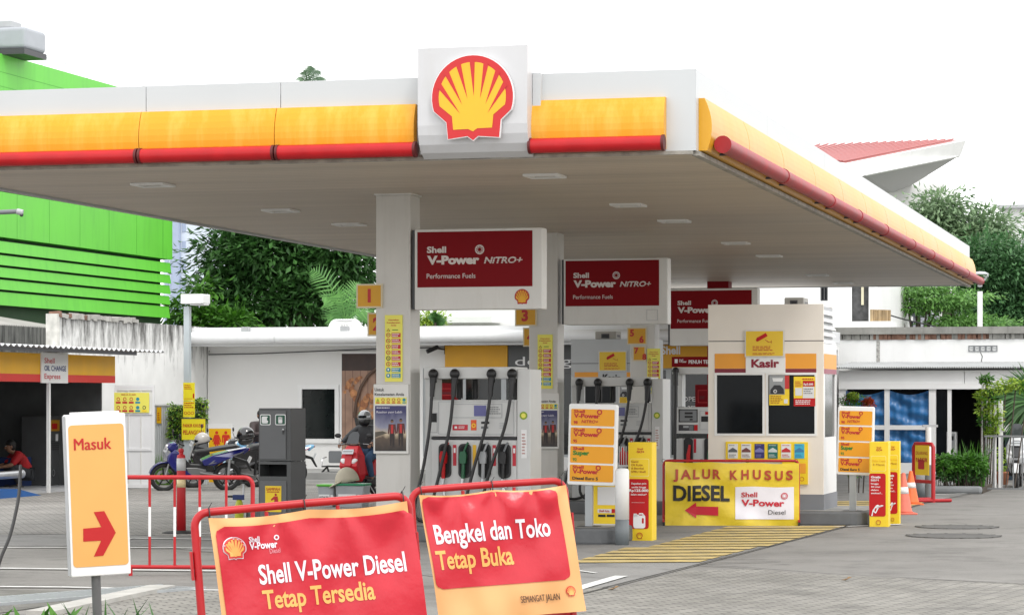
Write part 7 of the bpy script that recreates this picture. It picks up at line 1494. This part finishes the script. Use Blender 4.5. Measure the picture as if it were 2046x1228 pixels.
# pale building behind the shop
FP = FZ(880, 78); t = thing('pale_building', 'plain white building with stepped ledges behind the shop roof', 'building', FP); a = FP.rc(880, 600, 1240, 700); b = FP.rc(880, 634, 1000, 646); mb = MB(); mb.box(a[0], a[2], 0, 10, 0, a[3], WHITE); mb.build('wall', t); mb = MB(); mb.box(a[0], b[2], -1.0, -.002, b[1], b[3], WHITE); mb.build('ledge', t)
# ------------------------------------------------ right: white block with stone panel
FWB = FZ(1500, 84); t = thing('white_block', 'white block with a dark stone panel and one narrow window behind the booth', 'building', FWB)
zt = FWB.px(1600, 520)[1]; a = FWB.rc(1500, 520, 1656, 650); c = FWB.rc(1702, 540, 1737, 642); e = FWB.px(1754, 600)[0]; w = FWB.rc(1639, 560, 1654, 601)
mb = MB(); mb.box(a[0], w[0], 0, 9, 0, zt, WHITE); mb.box(w[0], w[2], 0, .3, 0, w[1], WHITE); mb.box(w[0], w[2], 0, .3, w[3], zt, WHITE); mb.box(w[2], c[0], 0, 9, 0, zt, WHITE); mb.box(c[0], c[2], .12, 9, 0, zt, WHITE); mb.box(c[2], e, -.15, 9, 0, zt, WHITE); mb.build('wall', t)
mb = MB(); mb.rframe(w[0], w[1], w[2], w[3], .04, .03, .1, DARK); mb.box((w[0]+w[2])/2-.02, (w[0]+w[2])/2+.02, .04, .09, w[1]+.04, w[3]-.04, DARK); wf = mb.build('window_frame', t); mb = MB(); mb.box(w[0], w[2], .1, .12, w[1], w[3], GLASS); mb.build('pane', wf)
mb = MB(); mb.box(c[0]+.002, c[2]-.002, .02, .118, c[1], zt, mat('dark_stone', (.07, .07, .072), .85, var=.6, vs=5, bump=.8, bs=6)); mb.build('stone_panel', t); g_ = FWB.rc(1721, 540, 1726, 609, -.0); mb = MB(); mb.box(g_[0], g_[2], -.03, .018, g_[1], zt, mat('lamp_strip', (.62, .58, .42), .4)); mb.build('light_strip', t)
b = FWB.rc(1500, 643, 1800, 655, -1.0); mb = MB(); mb.box(b[0], e+.6, -1.5, -.155, b[1]-.3, b[3], WHITE); mb.build('ledge', t)
FLt = Frame(FWB.w(FWB.px(1742, 620, -1.3)[0], -1.3), radians(38)); t = thing('gold_letters', 'row of weathered gold letters standing on the white ledge, too far to read', 'letters', FLt); a = FLt.px(1742, 644)[1]; zt_ = FLt.px(1750, 618)[1]; GOLD = mat('dull_gold', (.42, .30, .16), .5, var=.3, vs=4); xe = FLt.px(1781, 620)[0]
for k in range(8): x = xe*k/8; mb = MB(); mb.rframe(x, a, x+xe/8*.78, zt_, xe/8*.2, 0, .08, GOLD) if k % 3 else mb.box(x, x+xe/8*.6, 0, .08, a, zt_, GOLD); mb.build('letter', t)
# red roofed pavilion with a big overhang
FRd = FZ(1640, 120); t = thing('pavilion_roof', 'sweeping red metal roof with a grey overhang beyond the canopy', 'roof', FRd)
def pz(px_, py_, Z): p = P(px_, py_, Z)-FRd.o; return Vector((p.dot(FRd.e), p.dot(FRd.n), p.z))
RR = mat('roof_red', (.50, .19, .18), .5, var=.06, vs=1); OVG = mat('overhang_grey', (.42, .42, .42), .6, var=.05)
A, B_, C_, D_ = pz(1590, 292, 132), pz(1922, 280, 128), pz(1690, 326, 116), pz(1560, 310, 118)
mb = MB(); mb.add([A, B_, C_, D_], [(0, 3, 2, 1)], RR); n_ = 20
for k in range(1, n_):
    u = k/n_; p0 = A.lerp(B_, u); p1 = D_.lerp(C_, min(1, u*1.0)); mb.tube([p0+Vector((0, 0, .06)), p1+Vector((0, 0, .06))], .045, mat('roof_rib_red', (.42, .13, .125), .5), 5)
mb.build('roof_sheets', t)
E_, F_, G_ = pz(1928, 281, 128), pz(1916, 312, 128), pz(1728, 350, 116); T1 = pz(1690, 327, 116)
mb = MB(); mb.add([T1, E_, F_, G_, T1+Vector((0, .5, 0)), E_+Vector((0, .5, 0)), F_+Vector((0, .5, 0)), G_+Vector((0, .5, 0))], [(0, 3, 2, 1), (4, 5, 6, 7), (0, 1, 5, 4), (1, 2, 6, 5), (2, 3, 7, 6), (3, 0, 4, 7)], WHITE); mb.build('edge_beam', t)
H_ = pz(1792, 388, 140); mb = MB(); mb.add([G_, F_, H_, pz(1650, 372, 140)], [(0, 3, 2, 1)], OVG); mb.build('overhang', t)
mb = MB(); p = pz(1650, 480, 138); mb.box(p.x-8, p.x+6, p.y, p.y+8, -FRd.o.z, p.z+3.2, WHITE); mb.build('wall', t)
# dark roofed house in the trees
FDk = FZ(1755, 100); t = thing('dark_house', 'dark roofed house half hidden by the right hand trees', 'house', FDk); a = FDk.rc(1755, 560, 1840, 660); mb = MB(); mb.prism([(a[0], a[3]-.6), (a[0]+.8, a[3]), (a[2], a[3]-1.25), (a[2], a[3]-1.5)], -.6, 5, mat('dark_roof', (.05, .055, .07), .6)); mb.build('roof', t); mb = MB(); mb.box(a[0]+.2, a[2]-.1, 0, 5, 0, a[3]-1.5, mat('dark_wall', (.03, .035, .05), .7)); mb.build('wall', t)
mb = MB(); c = FDk.rc(1826, 618, 1860, 660); mb.box(c[0], c[2], -.3, 3, 0, c[3], mat('lilac_wall', (.40, .40, .46), .7)); mb.build('wall', t)
c = FDk.rc(1700, 545, 1812, 585, -1); mb = MB(); mb.prism([(c[0], c[1]+.0), (c[2], c[3]+.2), (c[2]-.5, c[3]+.7), (c[0], c[3]+.8)], -3, -.7, mat('thatch', (.45, .35, .19), .9, var=.3, vs=8, bump=.5)); mb.build('thatch_eave', t)
# layered trees on the right
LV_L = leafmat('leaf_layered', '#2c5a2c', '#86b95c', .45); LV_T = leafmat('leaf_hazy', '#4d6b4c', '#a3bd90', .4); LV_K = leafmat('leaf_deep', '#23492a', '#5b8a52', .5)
tree('spreading_tree', 'layered bright green tree right of the white block', 1840, 90, 3.5, [(1815, 583, 46, 5), (1850, 573, 36, 5), (1880, 607, 50, 6), (1830, 615, 36, 4), (1905, 638, 45, 5), (1795, 600, 25, 4), (1960, 645, 60, 6), (1925, 590, 35, 5), (1860, 594, 40, 4)], 7500, .18, LV_L, q, spread=.7, flat=.3, limbs=9, tr=.16)
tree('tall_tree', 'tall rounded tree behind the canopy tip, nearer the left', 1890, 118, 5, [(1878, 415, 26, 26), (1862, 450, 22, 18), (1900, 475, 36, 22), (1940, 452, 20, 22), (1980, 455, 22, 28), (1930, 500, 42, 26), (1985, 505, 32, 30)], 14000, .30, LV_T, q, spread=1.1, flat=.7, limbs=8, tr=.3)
tree('deep_green_tree', 'dense deep green tree behind the globe lamp post', 2000, 104, 4, [(1985, 560, 60, 45), (2040, 540, 50, 60), (2000, 620, 70, 40), (1940, 540, 34, 40), (2060, 620, 50, 50), (1970, 505, 45, 26)], 20000, .24, LV_K, q, spread=1.0, flat=.6, limbs=6, tr=.25)
FHz = FZ(2004, 150); t = thing('far_white_house', 'white house edge at the right border behind the trees', 'house', FHz); a = FHz.rc(2004, 416, 2120, 700); mb = MB(); mb.box(a[0], a[2], 0, 8, 0, a[3], WHITE); mb.build('wall', t); mb = MB(); mb.box(a[0]-.3, a[2], -.6, 8.4, a[3], a[3]+.18, LGREY); mb.build('roof', t); c = FHz.rc(2010, 482, 2100, 510); mb = MB(); mb.box(c[0], c[2], -1.2, -.01, c[1], c[3], LGREY); mb.build('balcony', t)
# globe lamp post
FGl = FZ(1958, 70); t = thing('globe_lamp_post', 'white post with a glass globe lamp above the right wall', 'street lamp', FGl); zt = FGl.px(1958, 582)[1]; mb = MB(); mb.cyl((0, 0, 0), (0, 0, zt), .068, WHITE); mb.build('post', t)
zg = FGl.px(1958, 574)[1]; z1 = FGl.px(1958, 542)[1]; hg = z1-zg; mb = MB(); mb.lathe([(.03, zg), (.06, zg+.02), (.06, zg+.06), (.03, zg+.08)], GALV); mb.build('neck', t)
gm = bpy.data.materials.new('lamp_glass'); gm.use_nodes = True; b = gm.node_tree.nodes['Principled BSDF']; b.inputs['Transmission Weight'].default_value = 1; b.inputs['Roughness'].default_value = .05; b.inputs['IOR'].default_value = 1.05; b.inputs['Base Color'].default_value = (.85, .9, .88, 1)
mb = MB(); mb.lathe([(.04, zg+.08), (.15, zg+hg*.45), (.215, zg+hg*.66), (.225, zg+hg*.78)], gm); mb.build('glass_bowl', t)
mb = MB()
for k in range(4): a_ = pi/4+pi/2*k; mb.tube([(.045*cos(a_), .045*sin(a_), zg+.07), (.228*cos(a_), .228*sin(a_), zg+hg*.72)], .008, GALV, 6)
mb.build('stay', t); mb = MB(); mb.lathe([(.235, zg+hg*.78), (.225, zg+hg*.86), (.14, zg+hg*.97), (.02, z1)], LGREY); mb.build('cap', t)
# ------------------------------------------------ right wall and glazed shop
FRW = FZ(1660, 66.5); t = thing('crumbling_wall', 'long white wall with a crumbling concrete coping behind the glazed shop', 'wall', FRW)
xe = FRW.px(2200, 700)[0]; z1 = FRW.px(1850, 653)[1]; z2 = FRW.px(1850, 667)[1]; z3 = FRW.px(1850, 678)[1]
COPE = mat('coping_concrete', (.27, .265, .245), .85, var=.3, vs=2, bump=.4, bs=10, streak=((.12, .12, .11), .5, .5, .7)); mb = MB(); mb.box(0, xe, 0, .3, 0, z3, mat('right_white_wall', (.80, .80, .79), .7, var=.05, vs=2, streak=((.5, .5, .48), .25, .55, .8))); mb.build('wall_face', t)
mb = MB(); mb.box(-.3, xe, -.10, .4, z2, z1, COPE); mb.build('coping', t); mb = MB(); q2 = random.Random(4); N = 90
for k in range(N): x = -.2+(xe+.2)*k/N; mb.obox((x, .1, (z2+z3)/2), ((xe)/N*1.1, .26+q2.uniform(-.06, .05), z2-z3-.004), BRK if .18 < k/N < .62 and q2.random() < .75 else COPE, (0, 0, q2.uniform(-.15, .15)))
mb.build('broken_bricks', t); mb = MB(); c = FRW.rc(1751, 680, 1758, 735, -.02); mb.box(c[0], c[2], -.012, -.002, c[1], c[3], mat('exposed_lath', (.40, .39, .37), .9, var=.5, vs=25)); mb.build('exposed_strip', t)
c = FRW.rc(1935, 690, 1993, 702, -.02); mb = MB(); w = (c[2]-c[0])/5
for k in range(5): mb.rframe(c[0]+w*k, c[1], c[0]+w*(k+1)-.004, c[3], .018, -.02, -.002, GREY); mb.obox((c[0]+w*(k+.5), -.006, (c[1]+c[3])/2), (w*.7, .006, .012), LGREY, (0, .6, 0)); mb.obox((c[0]+w*(k+.5), -.009, (c[1]+c[3])/2), (w*.7, .006, .012), LGREY, (0, -.6, 0))
mb.build('vent_blocks', t)
mb = MB(); cr = [FRW.px(x, y, -.004) for x, y in ((1958, 703), (1962, 712), (1960, 720), (1964, 735))]
for i in range(3): a, b = cr[i], cr[i+1]; mb.add([(a[0], -.004, a[1]), (a[0]+.02, -.004, a[1]), (b[0]+.02, -.004, b[1]), (b[0], -.004, b[1])], [(0, 1, 2, 3)], DARK)
mb.build('crack', t)
FSp = FZ(1676, 63.5); t = thing('glazed_shop', 'white framed glazed shop front hung with blue tarpaulin on the right', 'shop', FSp)
xe = FSp.px(2200, 800)[0]; za = FSp.px(1850, 737)[1]; zb = FSp.px(1850, 766)[1]; zc = FSp.px(1850, 777)[1]; xd = FSp.px(1868, 900)[0]
mb = MB(); n_ = 110; pr = []
for k in range(n_*2+1): pr.append((-.1+(xe+.1)*k/(n_*2), za+(.045 if k % 2 else 0)))
mb.prism(pr+[(x, z-.012) for x, z in reversed(pr)], -.18, 3.0, mat('roof_sheet_grey', (.42, .43, .43), .6, var=.15)); mb.v = [(x, y, z+.05*(y+.5)) for x, y, z in mb.v]; mb.build('roof', t)
mb = MB(); xq = FSp.px(1927, 750)[0]; mb.box(0, xq-.006, 0, .08, zb, za-.03, WHITE); mb.box(xq+.006, xe, 0, .08, zb, za-.03, WHITE); mb.build('fascia_board', t); mb = MB(); mb.box(0, xe, -.04, .08, zc, zb-.004, WHITE); mb.build('lintel', t)
zm = FSp.px(1800, 858)[1]; zm2 = FSp.px(1800, 849)[1]; zsl = FSp.px(1800, 924)[1]
fr_ = [FSp.px(p_, 850)[0] for p_ in (1676, 1689, 1767, 1777, 1856, 1870)]
for i in (0, 2, 4): mb = MB(); mb.box(fr_[i], fr_[i+1], 0, .09, 0, zc-.002, WHITE); mb.build('post', t)
mb = MB(); mb.box(fr_[1], fr_[2], .005, .085, zm, zm2, WHITE); mb.box(fr_[3], fr_[4], .005, .085, zm, zm2, WHITE); mb.build('transom', t); mb = MB(); mb.box(fr_[1], fr_[2], .005, .085, 0, zsl, WHITE); mb.box(fr_[3], fr_[4], .005, .085, 0, zsl, WHITE); mb.build('base_panel', t)
TARP = mat('blue_tarpaulin', (.03, .17, .42), .35, var=.35, vs=5, bump=.9, bs=7)
for a, b in ((1, 2), (3, 4)):
    mb = MB(); nx, nz = 24, 40; x0, x1 = fr_[a], fr_[b]; vs = []; fs = []
    for j in range(nz+1):
        for i in range(nx+1): u = i/nx; v = j/nz; vs.append((x0+(x1-x0)*u, .10+.03*sin(u*9+v*14)+.02*sin(v*37+u*5)+.015*sin(u*31), zsl+(zc-.03-.10*sin(pi*u)-zsl)*v))
    for j in range(nz):
        for i in range(nx): k = j*(nx+1)+i; fs.append((k, k+1, k+nx+2, k+nx+1))
    mb.add(vs, fs, TARP, True); mb.build('tarpaulin', t)
mb = MB(); mb.box(fr_[1], fr_[4], .3, .34, 0, zc, VDARK); mb.build('inner_screen', t)
mb = MB(); x = FSp.px(1893, 850)[0]; mb.box(x, x+.09, 0, .09, 0, zc-.002, WHITE); mb.build('post', t); mb = MB(); xg = FSp.px(1955, 850)[0]; mb.box(fr_[5], xe, 2.9, 3, 0, zc, VDARK); mb.box(fr_[5]+.0, fr_[5]+.05, .1, 2.9, 0, zc, VDARK); mb.box(xg+.6, xg+.7, .1, 2.9, 0, zc, VDARK); mb.box(fr_[5], xe, .1, 3, zc+.02, zc+.06, VDARK); mb.build('dark_interior', t)
mb = MB(); mb.box(fr_[5]+.02, x-.02, .04, .05, .3, zc-.02, GLASS); mb.build('pane', t)
mb = MB(); mb.sheet([FSp.px(a, b, .2) for a, b in ((1872, 845), (1886, 858), (1880, 875), (1872, 872))], .2, mat('interior_green', (.03, .28, .04), .5)); mb.build('green_sticker', t)
t = thing('water_dispenser', 'white water dispenser standing in the dark doorway', 'water dispenser', FSp); a = FSp.rc(1889, 862, 1911, 945, .8); mb = MB(); mb.box(a[0], a[2], .8, 1.1, 0, a[3], WHITE); mb.build('body', t, bev=.02); mb = MB(); w = a[2]-a[0]; mb.rect(a[0]+.2*w, a[3]-.42, a[2]-.15*w, a[3]-.05, .796, LGREY); mb.rect(a[0]+.5*w, a[3]-.2, a[0]+.75*w, a[3]-.1, .792, BLACK); mb.rect(a[0]+.2*w, a[3]-.85, a[2]-.15*w, a[3]-.5, .796, LGREY); mb.build('taps', t)
# flower shrub behind the right price board
def bush(name, lab, F, blobs, n, size, mats, q, cat='shrub', grp=None):
    t = thing(name, lab, cat, F, grp); mb = MB(); st = MB()
    for i, (px_, py_, rx, rz, dy) in enumerate(blobs):
        x, z = F.px(px_, py_, dy); k = F.o.y/FPX
        leaves(mb, (x, dy, z), (rx*k, rx*k*.8, rz*k), n, size, mats[i % len(mats)], q, .1, .25); st.tube([(x*.7, dy*.7, 0), (x, dy, z)], .012, BARK, 6)
    st.build('stem', t); mb.build('foliage', t); return t
FLW = leafmat('leaf_red_tip', '#7d3a1a', '#c2502c', 3)
FBk = FZ(1700, 50); bush('flowering_shrub', 'clipped shrub with red tips behind the right price board', FBk, [(1695, 800, 18, 14, 0), (1700, 795, 14, 10, .1), (1722, 800, 22, 11, .1), (1735, 808, 14, 12, 0), (1715, 830, 34, 26, .2), (1712, 870, 34, 34, .2), (1712, 920, 30, 40, .2), (1705, 790, 12, 6, 0), (1735, 800, 9, 5, 0)], 260, .055, [LV_G, FLW, LV_G, FLW, LV_G, LV_G, LV_G, LV_Y, FLW], q)
# planter bed in front of the glazed shop
FPl = FG(1862, 986); t = thing('planter_kerb', 'rounded grey kerb edging the plant bed beside the gate', 'kerb', FPl); a = FPl.rc(1862, 971, 1961, 986); mb = MB(); mb.box(a[0], a[2], 0, .25, 0, a[3], mat('painted_kerb_grey', (.22, .23, .235), .7, var=.15)); mb.build('front_kerb', t, bev=.05); mb = MB(); mb.box(a[0], a[0]+.2, .255, 2.5, 0, a[3]-.01, MATS['painted_kerb_grey']); mb.build('side_kerb', t, bev=.04)
mb = MB(); mb.box(a[0]+.2, a[2], .255, 2.5, 0, a[3]-.03, mat('soil', (.06, .045, .03), .9)); mb.build('soil', t)
for k in range(7):
    x = a[0]+.15+.125*k*(a[2]-a[0]-.2)/.9; w_ = FPl.w(x, .55+q.uniform(-.1, .1), a[3]-.04); t = thing('bedding_plant', 'leafy green bedding plant in the kerbed bed left of the gate', 'plant', None, 'bedding plants by the gate', loc=w_); st = MB(); lf = MB()
    for j in range(9):
        b = Vector((q.uniform(-.13, .13), q.uniform(-.15, .15), 0)); e = b+Vector((q.uniform(-.08, .08), q.uniform(-.08, .08), q.uniform(.38, .52))); st.tube([b, e], .007, BARK, 5); leaves(lf, tuple(e), (.10, .10, .12), 34, .11, LV_G, q, .2); leaves(lf, tuple(b.lerp(e, .6)), (.10, .10, .1), 16, .09, LV_D, q, .2)
    st.build('stem', t); lf.build('foliage', t)
o = blades('strap_leaf_plant', FPl, a[2]-.55, a[2]-.02, .7, 1.2, 120, .78, .018, LV_G, q, .5, a[3]-.03); tag(o, 'clump of long strap leaves at the gate end of the plant bed', 'plant')
# gate, post, vine, scooter, palm
FGa = FG(1966, 982); t = thing('sliding_gate', 'grey barred metal gate at the right edge', 'gate', FGa); zt = FGa.px(2000, 869)[1]; xe = FGa.px(2200, 900)[0]; zb = FGa.px(2000, 974)[1]; GG = mat('gate_grey', (.22, .225, .23), .5, .2, var=.08)
x = [FGa.px(p_, 900)[0] for p_ in (1967, 1981, 1992, 1999, 2018, 2032, 2046)]
mb = MB(); mb.box(x[0], xe, -.02, .02, zt-.035, zt, GG); mb.box(x[0], xe, -.02, .02, zb-.03, zb, GG); mb.build('rail', t)
for k in range(14): xx = x[0]+.028+(.17 if k > 2 else .15)*k; mb = MB(); mb.box(xx-.012, xx+.012, -.012, .012, zb, zt-.036, GG); mb.build('bar', t)
mb = MB(); zz = FGa.px(1975, 900)[1]; mb.box(x[0]+.03, x[0]+.165, -.014, .014, zz, zz+.03, GG); mb.tube([(x[0]+.09, -.03, zz-.02), (x[0]+.08, -.05, zz-.09), (x[0]+.1, -.03, zz-.16)], .012, DARK, 6); mb.build('latch', t)
FPo = FZ(1961, 52.4); t = thing('white_fence', 'white upright slat fence under the climbing vine', 'fence', FPo); zt = FPo.px(1975, 800)[1]
for p_ in (1961, 1971, 1978, 1986, 1995, 1999): xx = FPo.px(p_, 900)[0]; mb = MB(); mb.box(xx, xx+.045, 0, .05, 0, zt+(.3 if p_ == 1961 else 0), WHITE); mb.build('slat', t)
mb = MB(); xx = FPo.px(1969, 900)[0]; mb.box(xx, xx+.19, .06, .09, .05, 1.05, SWHITE); mb.build('panel', t); mb = MB(); xx = FPo.px(1959, 900)[0]; mb.box(xx, xx+.02, .0, .05, .45, 1.6, DARK); mb.build('dark_post', t)
bush('climbing_vine', 'light green climbing vine hanging over the white fence by the gate', FPo, [(1985, 775, 26, 14, 0), (2010, 770, 26, 14, .1), (1975, 795, 22, 18, 0), (1965, 815, 18, 18, 0), (1985, 820, 22, 22, 0), (1970, 840, 16, 18, 0), (1990, 845, 14, 16, 0), (2030, 768, 22, 12, .1), (2055, 775, 22, 14, .1), (1978, 862, 10, 10, 0), (1960, 790, 12, 8, 0), (1970, 757, 14, 8, 0)], 170, .085, [LV_Y, LV_Y, LV_G], q, 'vine')
FWl = FZ(1998, 58); t = thing('low_annex', 'low annex with a white ledge behind the white scooter', 'building', FWl); a = FWl.rc(1998, 846, 2120, 862); mb = MB(); mb.box(a[0], a[2], -.1, .4, a[1], a[3], WHITE); mb.build('ledge', t); c = FWl.rc(2000, 832, 2120, 846); mb = MB(); mb.box(c[0], c[2], 0, .3, c[1]+.002, c[3], mat('terracotta_ledge', (.36, .18, .10), .8)); mb.build('planter_box', t); mb = MB(); mb.box(a[0]+.1, a[2], .1, .3, 0, a[1]-.002, mat('annex_dark_blue', (.03, .05, .07), .4)); mb.build('wall', t)
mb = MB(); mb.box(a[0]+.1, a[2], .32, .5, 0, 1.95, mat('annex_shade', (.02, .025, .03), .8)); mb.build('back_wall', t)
o = blades('ledge_grass', FWl, 0, 1.4, .05, .25, 130, .16, .012, LV_G, q, .5, FWl.px(2020, 833)[1]); o['kind'] = 'stuff'; o['label'] = 'strip of green plants on the annex ledge'; o['category'] = 'plants'
bike('white scooter parked behind the grey gate', FZ(2034, 53.4).o, radians(-104), WHB, BLK, 'white', 0)
t = thing('potted_plant', 'terracotta pot with a leafy plant behind the gate', 'plant', FZ(2003, 55)); mb = MB(); mb.lathe([(.10, 0), (.14, .22), (.16, .24), (.15, .27)], mat('terracotta', (.36, .14, .07), .8)); mb.build('pot', t); mb = MB(); leaves(mb, (0, 0, .55), (.16, .16, .28), 150, .12, LV_Y, q, .2); mb.build('foliage', t)
oo = P(2066, PY0, 56); oo.z = 0; t = thing('fan_palm', 'spiky dark fan palm at the right edge above the vine', 'palm tree', loc=oo); mb = MB(); c = P(2066, 800, 56)-oo; mb.tube([(0, 0, 0), c], .1, BARK); mb.build('trunk', t)
FAN = leafmat('fan_palm_green', '#17361c', '#5a8a48', 2); mb = MB(); vs = []; fs = []
for i in range(210):
    a_ = q.uniform(radians(15), radians(215)) if i % 4 else q.uniform(radians(190), radians(260)); el = q.uniform(-.6, .6); L_ = q.uniform(.75, 1.15); d = Vector((cos(a_)*cos(el), sin(el), sin(a_)*cos(el))); s_ = d.cross(Vector((0, -1, .2))).normalized()*.022; k = len(vs); m_ = c+d*L_*.55; tp = c+d*L_+Vector((0, 0, -.18*L_)); vs += [c-s_*.4, c+s_*.4, m_+s_, m_-s_, tp]; fs += [(k, k+1, k+2, k+3), (k+3, k+2, k+4)]
mb.add(vs, fs, FAN); mb.build('foliage', t)
# ------------------------------------------------ foreground plants bottom left, fallen leaves
FF = Frame((-3.6, 19.3, 0), 0)
t = thing('foreground_plant', 'broad leaved green plants at the bottom left corner', 'plant', loc=FF.o); mb = MB(); vs = []; fs = []
for i in range(70):
    b = Vector((q.uniform(-.35, .45), q.uniform(-.2, .3), 0)); a_ = q.uniform(0, 2*pi); L_ = q.uniform(.15, .32); d = Vector((cos(a_)*.6, sin(a_)*.6, 1)).normalized(); s_ = d.cross(Vector((0, -1, 0.3))).normalized()*.035; k = len(vs); m_ = b+d*L_*.5; vs += [b-s_*.3, b+s_*.3, m_+s_, m_-s_, b+d*L_+Vector((cos(a_), sin(a_), 0))*.08]; fs += [(k, k+1, k+2, k+3), (k+3, k+2, k+4)]
mb.add(vs, fs, LV_G); mb.build('foliage', t)
o = blades('strap_leaf_plant', Frame((-2.95, 19.1, 0), 0), -.25, .42, -.15, .2, 30, .32, .012, LV_B, q, .8); tag(o, 'grey green strap leaves at the foot of the yellow entrance sign post', 'plant')
mb = MB(); q3 = random.Random(9)
for i in range(60): mb.obox((q3.uniform(-.4, .35), q3.uniform(-.2, .3), q3.uniform(.02, .12)), (.08, .05, .02), mat('dry_mulch', (.07, .05, .035), .9, var=.5, vs=9), (q3.uniform(0, 3), q3.uniform(0, 3), q3.uniform(0, 3)))
o = mb.build('dry_plant_litter', loc=(-3.75, 19.75, 0)); tag(o, 'dark dry plant litter behind the green plants in the bottom left corner', 'plant litter', None, 'stuff')
for px_, py_, lb in ((1224, 1181, 'curled brown dry leaf on the pavement right of the banners'), (1690, 1162, 'tiny dry leaf on the pavement below the booth')):
    g = G(px_, py_); mb = MB(); DL = mat('dry_leaf', (.28, .17, .08), .8); mb.add([(-.05, 0, .02), (0, -.03, .03), (.06, .0, .05), (.0, .03, .015), (.03, .05, .05)], [(0, 1, 2, 3), (3, 2, 4)], DL); tag(mb.build('dry_leaf', loc=g), lb, 'leaf', 'fallen leaves')
# thin overhead wire on the right
mb = MB(); mb.tube(smooth_path([P(1780, 630, 75), P(1815, 640, 75), P(1870, 652, 75)], 4), .02, RUB, 5); o = mb.build('wire'); tag(o, 'dark wire sagging from the gold letters to the right wall', 'wire')
